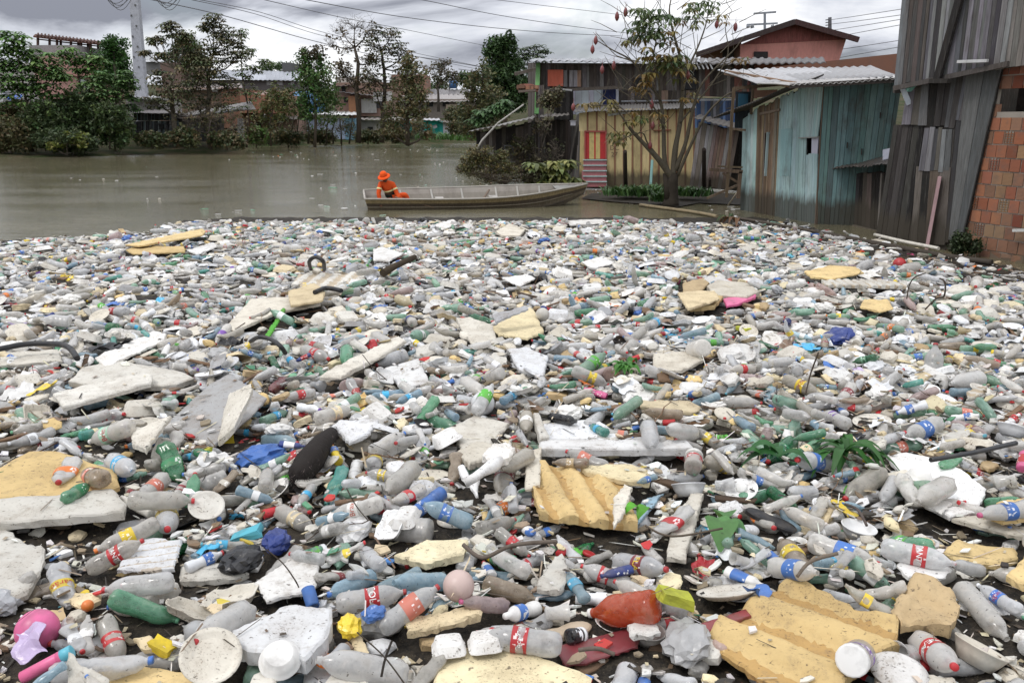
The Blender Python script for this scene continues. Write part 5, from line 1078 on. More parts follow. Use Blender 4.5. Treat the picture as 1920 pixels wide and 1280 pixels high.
def make_bottle(key,L=.33,R_=.052,style='soda',lab=(.40,.62),seed=0,k=24,flat=1.0,dents=3,depth=.3,bend=0,low=False,mat='pet',capr=.27):
    t=T(key); h=L/2; X=lambda u:-h+u*L
    if style=='soda': pr=[(0,.42,.35),(.012,.72,.42),(.05,.93,.2),(.11,1,.04),(.2,1,0),(.27,.985,0),(.34,.93,0),(.39,.985,0),(.45,1,0),(.6,1,0),(.66,.99,0),(.72,.93,0),(.78,.82,0),(.84,.64,0),(.89,.43,0),(.925,.28,0),(.94,.25,0),(.955,.31,0),(.962,.24,0),(1,.23,0)]
    elif style=='water':
        pr=[(0,.5,.2),(.015,.85,.1),(.05,1,0)]; n=9 if not low else 4
        for i in range(n): u=.1+i*.07; pr+=[(u,1,0),(u+.028,.93,0)]
        pr+=[(.74,1,0),(.80,.9,0),(.87,.6,0),(.92,.36,0),(.94,.28,0),(.955,.34,0),(.965,.27,0),(1,.26,0)]; lab=(.42,.60) if lab else None
    elif style=='wavy': pr=[(0,.5,.2),(.015,.85,.1),(.06,1,0),(.14,.97,0),(.22,.84,0),(.32,.82,0),(.40,.92,0),(.5,1,0),(.64,1,0),(.70,.93,0),(.78,.80,0),(.85,.58,0),(.90,.38,0),(.93,.28,0),(.945,.34,0),(.96,.26,0),(1,.26,0)]
    elif style=='jug': pr=[(0,.6,.0),(.01,.92,0),(.05,1,0),(.12,1,0),(.15,.96,0),(.18,1,0),(.26,1,0),(.29,.96,0),(.32,1,0),(.42,1,0),(.45,.96,0),(.48,1,0),(.58,1,0),(.66,.93,0),(.74,.76,0),(.82,.52,0),(.88,.34,0),(.92,.25,0),(.935,.30,0),(.945,.23,0),(1,.22,0)]
    elif style=='det': pr=[(0,.7,0),(.01,.95,0),(.04,1,0),(.3,1,0),(.45,.93,0),(.55,.88,0),(.64,.93,0),(.72,.9,0),(.79,.72,0),(.85,.45,0),(.88,.36,0),(1,.34,0)]
    elif style=='yog': pr=[(0,.7,0),(.01,.95,0),(.05,1,0),(.2,.98,0),(.3,.8,0),(.4,.82,0),(.5,1,0),(.68,1,0),(.76,.85,0),(.84,.52,0),(.88,.42,0),(1,.40,0)]
    elif style=='tube': pr=[(0,.9,0),(.01,1,0),(.7,1,0),(.73,.9,0),(.735,1.03,0),(1,1.0,0)]
    elif style=='jar': pr=[(0,.7,0),(.02,.96,0),(.08,1,0),(.7,1,0),(.78,.93,0),(.82,.9,0),(1,.9,0)]
    if low: pr=[p for i,p in enumerate(pr) if i%2==0 or i==len(pr)-1 or i<2]; k=9
    v,f,n=lathe_x([(X(p[0]),p[1]*R_,p[2]) for p in pr],k); f.append(tuple(range(k))); 
    if mat!='pet' or low: f.append(tuple((n-1)*k+j for j in range(k))[::-1])
    t.slot('body',v,f,mat)
    cr=capr if style in('soda','jug') else (.32 if style in ('water','wavy') else (.40 if style=='det' else (.46 if style=='yog' else (1.04 if style=='tube' else 1.0))))
    cl=.80 if style=='tube' else (.82 if style=='jar' else .955)
    kk=max(8,k*2//3)
    v,f,n=lathe_x([(X(cl),cr*R_),(X(cl+.005),cr*R_*1.06),(X(1.0),cr*R_*1.03),(X(1.008),cr*R_*.9)],kk); f.append(tuple(range(kk))); f.append(tuple((n-1)*kk+j for j in range(kk))[::-1]); t.slot('cap',v,f,'hard')
    if lab:
        a,b=lab; rg=[]
        def rad(u):
            for p,q in zip(pr,pr[1:]):
                if p[0]<=u<=q[0]: return (p[1]+(q[1]-p[1])*(u-p[0])/(q[0]-p[0]))*R_
            return R_
        us=[a+(b-a)*i/5 for i in range(6)] if not low else [a,b]
        v,f,n=lathe_x([(X(u),max(rad(u),rad(.5) if style!='det' else 0)*1.018) for u in us],k); t.slot('label',v,f,'label')
    t.deform=deformer(seed,flat,dents,depth,bend,L,R_); t.L=L; t.R=R_; t.labx=(X(lab[0])+X(lab[1]))/2 if lab else 0; t.labw=(lab[1]-lab[0])*L if lab else 0
    return t.finish()
TP={}
for lowf in (False,True):
    s_='_far' if lowf else ''
    for i in range(7): TP[f'soda{i}{s_}']=make_bottle(f'soda{i}{s_}',L=U(.30,.345),R_=U(.048,.055),seed=i,flat=[1,.95,.82,.65,1,.9,.5][i],dents=[1,3,5,6,2,5,7][i],depth=[.1,.25,.4,.5,.15,.4,.55][i],bend=[0,.1,.3,.2,0,.5,.3][i],low=lowf,lab=[(.42,.62),(.40,.60),(.42,.60),(.44,.60),(.40,.66),(.45,.62),(.42,.6)][i])
    for i in range(4): TP[f'water{i}{s_}']=make_bottle(f'water{i}{s_}',L=[.21,.23,.30,.22][i],R_=[.033,.034,.044,.035][i],style=['water','wavy','water','wavy'][i],seed=20+i,flat=[1,.85,.95,.6][i],dents=[1,4,3,6][i],depth=[.1,.3,.2,.5][i],low=lowf)
    for i in range(2): TP[f'jug{i}{s_}']=make_bottle(f'jug{i}{s_}',L=[.36,.30][i],R_=[.083,.07][i],style='jug',seed=40+i,flat=[.96,.85][i],dents=[1,4][i],depth=[.1,.3][i],low=lowf,lab=None)
    for i in range(2): TP[f'det{i}{s_}']=make_bottle(f'det{i}{s_}',L=[.25,.22][i],R_=[.040,.036][i],style=['det','yog'][i],seed=50+i,flat=[.8,1][i],dents=1,depth=.1,low=lowf,mat='hard',lab=(.18,.58) if i==0 else (.46,.70))
TP['tube0']=make_bottle('tube0',L=.30,R_=.036,style='tube',seed=60,dents=0,depth=0,mat='hard',lab=(.22,.62))
TP['jar0']=make_bottle('jar0',L=.13,R_=.05,style='jar',seed=61,dents=2,depth=.15,lab=(.25,.65))
def superring(rx,ry,n,k): 
    o=[]
    for j in range(k):
        a=2*math.pi*j/k; c,s=math.cos(a),math.sin(a); q=(abs(c)**n+abs(s)**n)**(-1/n); o.append((rx*c*q,ry*s*q))
    return o
def dish(key,rx,ry,prof,n=2,k=24,mat='foam',flip=False,wob=0.0,seed=0,fc=None):
    q=random.Random(seed); v=[];f=[]; base=superring(1,1,n,k); w=[q.uniform(-wob,wob) for _ in range(k)]
    for (s,z) in prof:
        for j,(x,y) in enumerate(base): v.append((x*s*rx*(1+w[j]*.3),y*s*ry*(1+w[j]*.3),(-1 if flip else 1)*(z+w[j]*.05*s*s)))
    m=len(prof)
    for i in range(m-1):
        for j in range(k):
            j2=(j+1)%k; f.append((i*k+j,i*k+j2,(i+1)*k+j2,(i+1)*k+j))
    f.append(tuple((m-1)*k+j for j in range(k))); f.append(tuple(range(k))[::-1])
    t=T(key); t.slot('body',v,f,mat,[True]*(len(f)-2)+[False]*2)
    return t.finish()
trayp=[(.80,0),(.83,.002),(.93,.030),(1,.032),(1,.036),(.91,.035),(.80,.006)]
for lowf in (False,True):
    s_='_far' if lowf else ''; kk=12 if lowf else 28
    TP['tray0'+s_]=dish('tray0'+s_,.11,.08,trayp,5,kk,seed=1,wob=.1); TP['tray1'+s_]=dish('tray1'+s_,.115,.115,trayp,6,kk,flip=True,seed=2,wob=.1); TP['tray2'+s_]=dish('tray2'+s_,.13,.09,[(.7,0),(.72,0),(.90,.055),(1,.058),(1,.062),(.88,.06),(.7,.006)],6,kk,flip=True,seed=3)
    TP['plate0'+s_]=dish('plate0'+s_,.105,.105,[(.70,0),(.72,0),(.86,.012),(1,.018),(1,.022),(.85,.016),(.69,.005)],2,kk,'foam',seed=4); TP['plate1'+s_]=dish('plate1'+s_,.09,.09,[(.70,0),(.72,0),(.86,.012),(1,.018),(1,.022),(.85,.016),(.69,.005)],2,kk,'foam',seed=5,flip=True)
    TP['bowl0'+s_]=dish('bowl0'+s_,.085,.085,[(.60,0),(.63,0),(.85,.035),(.96,.058),(1,.060),(.99,.064),(.92,.062),(.82,.037),(.6,.005)],2,kk,'hard',seed=6); TP['bowl1'+s_]=dish('bowl1'+s_,.085,.085,[(.60,0),(.63,0),(.85,.035),(.96,.058),(1,.060),(.99,.064),(.92,.062),(.82,.037),(.6,.005)],2,kk,'hard',seed=7,flip=True)
def cup(key,flat,seed,k=18):
    v,f,n=lathe_x([(-.055,.030),(-.05,.033),(-.02,.036),(.02,.039),(.05,.042),(.052,.044),(.055,.042)],k); f.append(tuple(range(k))); t=T(key); t.slot('body',v,f,'pet'); t.deform=deformer(seed,flat,2,.3,0,.11,.04); return t.finish()
TP['cup0']=cup('cup0',.95,1); TP['cup1']=cup('cup1',.6,2)
def can_():
    k=16; v,f,n=lathe_x([(-.06,.026),(-.056,.033),(.05,.033),(.06,.026),(.058,.024)],k); f.append(tuple(range(k))); f.append(tuple((n-1)*k+j for j in range(k))[::-1]); t=T('can0'); t.slot('body',v,f,'print'); t.deform=deformer(3,.9,2,.25,0,.12,.03); return t.finish()
TP['can0']=can_()
def lid_():
    return dish('lid0',.035,.035,[(1,0),(1.0,.014),(.92,.016),(.9,.014)],2,16,'hard')
TP['lid0']=lid_()
def slabT(key,poly,th,disp=.006,res=.03,seed=0,rag=.006,mat='foam',round_=.25,groove=None,plane=(0,0,0)):
    """closed slab from an outline; top relief by triangulation"""
    q=random.Random(seed); P2=[]; n=len(poly)
    for i in range(n):
        a,b=poly[i],poly[(i+1)%n]; L=math.hypot(b[0]-a[0],b[1]-a[1]); m=max(1,int(L/res))
        for j in range(m):
            u=j/m; P2.append((a[0]+(b[0]-a[0])*u+q.uniform(-rag,rag),a[1]+(b[1]-a[1])*u+q.uniform(-rag,rag)))
    cx=sum(p[0] for p in P2)/len(P2); cy=sum(p[1] for p in P2)/len(P2); N=len(P2)
    ins=min(.012,th*.35)
    def inset(p,d):
        dx,dy=cx-p[0],cy-p[1]; l=math.hypot(dx,dy)+1e-6; return (p[0]+dx/l*d,p[1]+dy/l*d)
    ring2=[inset(p,ins) for p in P2]
    xs=[p[0] for p in P2]; ys=[p[1] for p in P2]; inner=[]
    def inside(x,y,pl):
        c=False
        for i in range(len(pl)):
            x1,y1=pl[i]; x2,y2=pl[i-1]
            if (y1>y)!=(y2>y) and x<(x2-x1)*(y-y1)/(y2-y1+1e-12)+x1: c=not c
        return c
    ir=[inset(p,ins+res*.5) for p in P2]; x=min(xs)
    while x<max(xs):
        y=min(ys)
        while y<max(ys):
            a,b=x+q.uniform(-.2,.2)*res,y+q.uniform(-.2,.2)*res
            if inside(a,b,ir): inner.append((a,b))
            y+=res
        x+=res
    pts=ring2+inner
    try:
        vo,_,fo,ov,_,_=delaunay_2d_cdt([Vector(p) for p in pts],[(i,(i+1)%N) for i in range(N)],[],1,1e-5)
    except Exception: return None
    a_,b_,c_=plane
    def zt(x,y):
        z=a_*x+b_*y+c_+disp*(vn(x*9+seed,y*9)+.4*vn(x*31,y*27+seed))
        if groove: gx,gy,gp,gd=groove; s=(x*gx+y*gy)/gp; z+=gd*(max(-1,min(1,1.8*math.sin(2*math.pi*s)))) 
        return z
    v=[(p.x,p.y,zt(p.x,p.y)) for p in vo]; f=[tuple(reversed(t_)) if (vo[t_[1]]-vo[t_[0]]).cross(vo[t_[2]]-vo[t_[0]])<0 else tuple(t_) for t_ in fo if len(t_)==3]
    sm=[True]*len(f)
    # outer rings
    idx={}
    for i,o in enumerate(ov):
        for j in o:
            if j<N and j not in idx: idx[j]=i
    if len(idx)<N: return None
    rT=[idx[i] for i in range(N)]; b0=len(v); v+=[(p[0],p[1],zt(*p)-ins*.9) for p in P2]; b1=len(v)
    bot=[inset(p,q.uniform(-.004,.010)) for p in P2]; v+=[(p[0],p[1],a_*p[0]+b_*p[1]+c_-th+q.uniform(-.004,.004)) for p in bot]
    area=sum(P2[i][0]*P2[(i+1)%N][1]-P2[(i+1)%N][0]*P2[i][1] for i in range(N)); ccw=area>0
    for i in range(N):
        j=(i+1)%N; q1=(rT[i],b0+i,b0+j,rT[j]); q2=(b0+i,b1+i,b1+j,b0+j)
        if not ccw: q1=q1[::-1]; q2=q2[::-1]
        f+=[q1,q2]; sm+=[False,False]
    f.append(tuple(range(b1,b1+N))[::-1] if ccw else tuple(range(b1,b1+N))); sm.append(False)
    fc=None
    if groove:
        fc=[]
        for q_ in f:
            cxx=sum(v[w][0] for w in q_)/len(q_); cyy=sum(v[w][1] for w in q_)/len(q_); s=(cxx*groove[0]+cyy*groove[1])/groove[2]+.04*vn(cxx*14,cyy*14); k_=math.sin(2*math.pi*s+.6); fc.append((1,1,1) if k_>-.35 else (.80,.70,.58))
    t=T(key); t.slot('body',v,f,mat,sm,fc); return t.finish()
def randpoly(n,rx,ry,q): 
    a0=q.uniform(0,6); return [(rx*q.uniform(.65,1.1)*math.cos(a0+2*math.pi*i/n+q.uniform(-.25,.25)),ry*q.uniform(.65,1.1)*math.sin(a0+2*math.pi*i/n+q.uniform(-.25,.25))) for i in range(n)]
for i in range(10):
    q=random.Random(100+i); TP[f'chunk{i}']=slabT(f'chunk{i}',randpoly(q.choice((4,5,5,6,7)),q.uniform(.05,.10),q.uniform(.04,.08),q),q.uniform(.02,.05),.006,.03,i,.006)
for i in range(5):
    q=random.Random(200+i); TP[f'sheet{i}']=slabT(f'sheet{i}',randpoly(q.choice((4,4,5)),q.uniform(.13,.2),q.uniform(.08,.13),q),q.uniform(.02,.045),.005,.035,i,.005,groove=(1,.2,.09,.006) if i%2 else None)
for i in range(4):
    q=random.Random(300+i); L=q.uniform(.2,.42); w=q.uniform(.018,.05); TP[f'plank{i}']=slabT(f'plank{i}',[(-L/2,-w),(L/2,-w*q.uniform(.7,1)),(L/2+.02,w*.6),(-L/2-.01,w)],q.uniform(.012,.028),.002,.04,i,.003,mat='wood')
def blob(key,rx,ry,rz,amp,seed,sub=3,mat='film',fine=0):
    import bmesh
    bm=bmesh.new(); bmesh.ops.create_icosphere(bm,subdivisions=sub,radius=1); v=[]; q=random.Random(seed); ph=[q.uniform(0,6) for _ in range(6)]
    for p in bm.verts:
        x,y,z=p.co; d=1+amp*(abs(math.sin(3.1*x+ph[0]+2*y))*.7+abs(math.sin(5.3*y+ph[1]+3*z))*.5+abs(math.sin(7.7*z+ph[2]+4*x))*.35-.7)+fine*abs(math.sin(19*x+ph[3]+9*y))*.2
        v.append((x*rx*d,y*ry*d,z*rz*d))
    f=[tuple(w.index for w in g.verts) for g in bm.faces]; bm.free(); t=T(key); t.slot('body',v,f,mat,amp<.3 and fine==0); return t.finish()
for i in range(4): TP[f'bag{i}']=blob(f'bag{i}',U(.08,.13),U(.07,.1),U(.04,.06),.45,i,3)
for i in range(3): TP[f'rock{i}']=blob(f'rock{i}',U(.04,.07),U(.03,.06),U(.02,.035),.35,10+i,2,'foam')
def film(key,seed,s=.12,n=9,amp=.03):
    q=random.Random(seed); ph=[q.uniform(0,6) for _ in range(6)]; v=[];f=[]
    for i in range(n):
        for j in range(n):
            x,y=(i/(n-1)-.5)*2*s,(j/(n-1)-.5)*2*s*.7; z=amp*(abs(math.sin(x*22+ph[0]+y*9))+.7*abs(math.sin(y*33+ph[1]-x*12))+.5*math.sin(x*50+ph[2])); v.append((x+.015*math.sin(y*60+ph[3]),y+.015*math.sin(x*50+ph[4]),z))
    for i in range(n-1):
        for j in range(n-1):
            a=i*n+j; f.append((a,a+n,a+n+1,a+1))
    m=len(v); v+=[(a,b,c-.003) for a,b,c in v]; f+=[tuple(m+w for w in g)[::-1] for g in f]
    t=T(key); t.slot('body',v,f,'film',False); return t.finish()
for i in range(4): TP[f'film{i}']=film(f'film{i}',i,U(.05,.12),8,U(.012,.03))
def stickT(key,seed,L,r):
    q=random.Random(seed); m=MB(); pts=[(-L/2+L*i/6,q.uniform(-.05,.05)*L,q.uniform(-.02,.02)*L) for i in range(7)]; m.tube(pts,[r*(1-.09*i) for i in range(7)],k=5)
    for _ in range(2):
        a=Vector(pts[q.randint(2,5)]); m.tube([a,a+Vector((q.uniform(0,.15)*L,q.uniform(-.15,.15)*L,q.uniform(0,.05)*L))],[r*.6,r*.3],k=4)
    t=T(key); t.slot('body',[tuple(p) for p in m.v],m.f,'wood',True); return t.finish()
for i in range(4): TP[f'stick{i}']=stickT(f'stick{i}',i,U(.25,.6),U(.004,.009))
def boxT(key,d,seed,mat='card',crush=.1):
    q=random.Random(seed); m=MB(); n=3; 
    # subdivided box pushed about
    import bmesh
    bm=bmesh.new(); bmesh.ops.create_cube(bm,size=1); bmesh.ops.subdivide_edges(bm,edges=bm.edges[:],cuts=2,use_grid_fill=True); v=[]
    for p in bm.verts: x,y,z=p.co; e=crush*vn(x*3+seed,y*3+z*2); v.append((x*d[0]*(1+e),y*d[1]*(1+e*.7),z*d[2]*(1+e*1.3)))
    f=[tuple(w.index for w in g.verts) for g in bm.faces]; bm.free(); t=T(key); t.slot('body',v,f,mat,False); return t.finish()
TP['box0']=boxT('box0',(.17,.09,.05),1); TP['box1']=boxT('box1',(.10,.07,.035),2)
def ballT(): 
    t=T('ball0'); m=MB(); m.lathe([(math.sin(math.pi*i/12)*.09+1e-4,-math.cos(math.pi*i/12)*.09) for i in range(13)],(0,0,0),24); t.slot('body',[tuple(p) for p in m.v],m.f,'hard',True); return t.finish()
TP['ball0']=ballT()
def clamT():
    v=[];f=[]
    for s in (-1,1):
        b=len(v); base=superring(1,1,6,24)
        for (sc,z) in [(1,0),(1,.005),(.93,.006),(.78,.045),(.74,.048),(.0,.049)]:
            for x,y in base: v.append((x*.075*sc+s*.08,y*.07*sc,z))
        for i in range(5):
            for j in range(24): j2=(j+1)%24; f.append((b+i*24+j,b+i*24+j2,b+(i+1)*24+j2,b+(i+1)*24+j))
    t=T('clam0'); t.slot('body',v,f,'foam',True); return t.finish()
TP['clam0']=clamT()
KINDS={ # kind: (object name, category, readable)
 'soda':('plastic_bottle','bottle'),'water':('plastic_bottle','bottle'),'jug':('plastic_jug','jug'),'det':('squeeze_bottle','squeeze bottle'),'tube':('squeeze_bottle','squeeze bottle'),'jar':('plastic_jar','jar'),
 'tray':('foam_tray','foam tray'),'plate':('foam_plate','plate'),'bowl':('plastic_bowl','bowl'),'cup':('plastic_cup','cup'),'can':('drink_can','can'),'lid':('round_disc','lid'),'chunk':('foam_chunk','foam piece'),'sheet':('foam_sheet','foam sheet'),
 'plank':('wood_scrap','wood'),'bag':('plastic_bag','bag'),'rock':('foam_lump','foam lump'),'film':('plastic_scrap','plastic scrap'),'stick':('stick','stick'),'box':('carton','carton'),'ball':('ball','ball'),'clam':('takeaway_box','takeaway box')}
import re as _re
def kindof(key): return _re.match(r'[a-z]+',key).group(0)
COLS={'clear':(.64,.62,.585),'clear2':(.73,.72,.70),'clear3':(.53,.50,.44),'green':(.15,.40,.23),'pale green':(.32,.52,.39),'dark green':(.03,.20,.08),'light blue':(.34,.48,.56),'teal':(.12,.42,.36),'pinkish':(.56,.43,.40),'brownish':(.42,.34,.25),
 'white':(.74,.735,.72),'dirty white':(.61,.575,.50),'cream':(.66,.55,.36),'yellow foam':(.66,.49,.235),'pale yellow':(.70,.61,.40),'tan':(.46,.34,.19),'brown':(.19,.12,.075),'dark brown':(.09,.06,.04),'grey':(.36,.36,.36),'black':(.018,.018,.02),'red':(.46,.03,.035),'dark red':(.22,.04,.045),'orange':(.72,.20,.04),
 'yellow':(.68,.50,.04),'blue':(.06,.16,.45),'navy':(.02,.04,.18),'cyan':(.06,.38,.62),'bright green':(.10,.40,.05),'purple':(.16,.07,.32),'pink':(.62,.12,.26),'salmon':(.62,.19,.13),'turquoise':(.10,.38,.48),'red orange':(.62,.10,.03),'lime':(.42,.45,.06),'lilac':(.50,.40,.58)}
# ================================================================ RUBBISH: settling
GX0,GY0,CE=-15.0,.6,.025; NX_,NY_=1200,800
def edge_py(px):      # picture row of the far edge of the rubbish for each column
    t=[(-3000,470),(0,447),(110,438),(230,436),(300,425),(345,408),(480,401),(600,397),(690,396),(1000,395),(1080,403),(1270,404),(1340,396),(1400,398),(1530,424),(1650,447),(1740,467),(1850,482),(1930,500),(3000,640)]
    return np.interp(px,[a for a,_ in t],[b for _,b in t])
yy,xx=np.meshgrid(GY0+(np.arange(NY_)+.5)*CE,GX0+(np.arange(NX_)+.5)*CE,indexing='ij')
wv=yy*FW.y+(0.1-CH)*FW.z; PXg=960+F*xx/wv; PYg=640-F*(yy*UP.y+(0.1-CH)*UP.z)/wv
epy=edge_py(PXg); inside_=(PYg>epy)&(np.abs(PXg-960)<1330)&(yy>1.15)
def gnoise(s,ph): return np.sin(xx*1.3*s+ph)*np.cos(yy*1.7*s+ph*.4)+.5*np.sin(xx*3.1*s+yy*2.3*s+ph)+.25*np.sin(xx*7.3*s-yy*5.9*s)
Hm=(.035+.02*gnoise(2.2,1)+.012*gnoise(7,2)).astype(np.float32)
Hm=np.clip(Hm,.0,1); HG=np.where(inside_,Hm,9.0).astype(np.float32)
AV=np.zeros_like(HG)            # avoid mask, set over hand-placed things
# debris mat mesh
def build_mat():
    st=4; ys=np.arange(0,NY_,st); xs=np.arange(0,NX_,st); sub=inside_[np.ix_(ys,xs)]; idx=-np.ones(sub.shape,int); keep=np.zeros(sub.shape,bool)
    keep[:-1,:-1]=sub[:-1,:-1]&sub[1:,:-1]&sub[:-1,1:]&sub[1:,1:]
    v=[];f=[]
    for j,i in zip(*np.nonzero(keep)):
        q=[]
        for a,b in ((0,0),(0,1),(1,1),(1,0)):
            J,I=j+a,i+b
            if idx[J,I]<0: idx[J,I]=len(v); v.append((GX0+(xs[I]+.5)*CE,GY0+(ys[J]+.5)*CE,float(Hm[ys[J],xs[I]])+.004))
            q.append(idx[J,I])
        f.append(tuple(q))
    me=mesh_from('debris_mat',v,f,[(1,1,1)]*len(f),[M['mat']],smooth=True); o=bpy.data.objects.new('debris_mat',me); COL.objects.link(o); tag(o,'dark mat of sodden twigs and mud floating beneath the rubbish','debris',kind='stuff')
build_mat()
def cells(t,x,y,c,s,sc):
    X=x+(t.su*c-t.sv*s)*sc; Y=y+(t.su*s+t.sv*c)*sc
    return ((Y-GY0)/CE).astype(int),((X-GX0)/CE).astype(int)
def rest(t,x,y,yaw,sc=1.0,sink=.012,maxt=.42):
    c,s=math.cos(yaw),math.sin(yaw); I,J=cells(t,x,y,c,s,sc)
    if I.min()<0 or J.min()<0 or I.max()>=NY_ or J.max()>=NX_: return None
    h=HG[I,J]-t.zl*sc; av=AV[I,J].mean()
    if h.max()>5: 
        if (h>5).mean()>.25: return None
        h=np.where(h>5,.05-t.zl*sc,h)
    u=t.su*sc; v=t.sv*sc; L=max(.04,(t.hi[0]-t.lo[0])*sc); W=max(.04,(t.hi[1]-t.lo[1])*sc)
    a=b=0.0
    if (u<0).any() and (u>0).any(): a=(np.percentile(h[u>0],88)-np.percentile(h[u<=0],88))/(L*.5); a=max(-maxt,min(maxt,a))
    if W>.12 and (v<0).any() and (v>0).any(): b=(np.percentile(h[v>0],88)-np.percentile(h[v<=0],88))/(W*.5); b=max(-maxt,min(maxt,b))
    z=np.percentile(h-a*u-b*v,95)-sink
    return float(z),a,b,float(av),I,J,u,v
def commit(t,r,sc,mask=False):
    z,a,b,av,I,J,u,v=r; top=(z+a*u+b*v+t.zu*sc).astype(np.float32); cur=HG[I,J]; new=np.where(cur>5,cur,np.maximum(cur,top)); np.maximum.at(HG,(I,J),new)
    if mask: AV[I,J]=mask if isinstance(mask,float) else 1; 
def matx(x,y,r,yaw,sc,roll=0):
    z,a,b=r[0],r[1],r[2]; ux=Vector((math.cos(yaw),math.sin(yaw),0)); vx=Vector((-math.sin(yaw),math.cos(yaw),0))
    X=(ux+Vector((0,0,a))).normalized(); Y=(vx+Vector((0,0,b))); Y=(Y-X*Y.dot(X)).normalized(); Z=X.cross(Y); m=Matrix((X,Y,Z)).transposed().to_4x4()
    m=Matrix.Translation((x,y,z))@m
    return m@Matrix.Scale(sc,4)
ITEMS=[]
def put(key,x,y,yaw,sc=1.0,cols=None,mask=False,hero=None,best=True,extra=None,sink=.012):
    t=TP[key]; r=rest(t,x,y,yaw,sc,sink)
    if r is None: return None
    commit(t,r,sc,mask); m=matx(x,y,r,yaw,sc)
    it=dict(key=key,m=m,sc=sc,cols=cols or {},hero=hero,x=x,y=y,z=r[0],extra=extra); ITEMS.append(it); return it
def rc(names,w): return rr.choices(names,w)[0]
def rand_item():
    k=rc(['soda','water','jug','det','tray','plate','bowl','cup','chunk','sheet','rock','film','plank','box','bag','lid','can','stick'],[36,24,1.0,6,7,8,2.5,8,22,2.6,6,9,4.5,1.0,1.2,1.5,.8,6])
    n={'soda':7,'water':4,'jug':2,'det':2,'tray':3,'plate':2,'bowl':2,'cup':2,'chunk':10,'sheet':5,'rock':3,'film':4,'plank':4,'box':2,'bag':4,'lid':1,'can':1,'stick':4}[k]
    key=k+str(rr.randrange(n)); c={}
    capc=rc([None,'red','blue','white','yellow','green','orange','turquoise','black'],[38,30,9,9,4,5,3,1.5,1])
    if k in('soda',):
        b=rc(['clear','clear2','clear3','green','pale green','dark green','pinkish','brownish','light blue'],[30,30,13,7,13,1.5,4,4,3]); lab=rc([None,'red','yellow','blue','white','bright green','orange','dark red','salmon','navy','purple'],[48,13,9,5,11,3,3,2,3,2,1.5]); c=dict(body=b,cap=capc,label=lab)
    elif k=='water':
        c=dict(body=rc(['clear2','clear','light blue','teal','pale green'],[40,25,22,4,6]),cap=rc([None,'blue','white','turquoise','red'],[40,25,12,10,8]),label=rc([None,'cyan','blue','white','red'],[60,12,10,9,5]))
    elif k=='jug': c=dict(body=rc(['clear2','clear','white','pinkish','pale yellow'],[5,4,2,1,1]),cap=capc)
    elif k=='det': c=dict(body=rc(['white','dirty white','yellow','blue','pink','light blue','turquoise','red','cream','navy'],[50,20,5,5,3,3,3,2,5,2]),cap=rc(['red','blue','white','orange','black',None],[5,5,3,1,1,4]),label=rc([None,'blue','red','white','yellow'],[3,4,2,3,1]))
    elif k in('tray','plate','clam'): c=dict(body=rc(['white','dirty white','cream','grey','black'],[50,35,5,6,1.5]))
    elif k in('bowl','cup'): c=dict(body=rc(['white','dirty white','clear2','clear','red','cream'],[30,25,25,20,1,4]))
    elif k in('chunk','sheet','rock'): c=dict(body=rc(['white','dirty white','cream','pale yellow','yellow foam','tan','brown'],[34,36,10,6,6,4,4]))
    elif k=='film': c=dict(body=rc(['white','dirty white','clear','black','blue','yellow','red','green','orange','brown','grey','cyan','pink','lilac'],[22,20,24,9,4,4,3,2,2,8,10,2,1,1]))
    elif k=='plank': c=dict(body=rc(['brown','tan','dark brown','grey'],[5,2,4,3]))
    elif k=='box': c=dict(body=rc(['white','yellow','blue','tan','red','lime'],[3,2,1,4,1,1]))
    elif k=='bag': c=dict(body=rc(['white','black','blue','clear','grey'],[4,2,1,4,3]))
    elif k=='lid': c=dict(body=rc(['red','blue','white','green','yellow','black'],[3,2,4,2,2,1]))
    elif k=='can': c=dict(body=rc(['grey','red','blue','white'],[4,2,2,1]))
    elif k=='stick': c=dict(body=rc(['brown','dark brown','tan'],[4,6,1]))
    return k,key,c
GY_MAX=19.3
def sample_xy():
    # uniform over the wedge seen by the camera plus a margin
    while True:
        y=math.sqrt(U(1.2**2,GY_MAX**2)); x=U(-.88,.88)*y
        i=int((y-GY0)/CE); j=int((x-GX0)/CE)
        if 0<=i<NY_ and 0<=j<NX_ and inside_[i,j]: return x,y
AREA=float(inside_.sum())*CE*CE
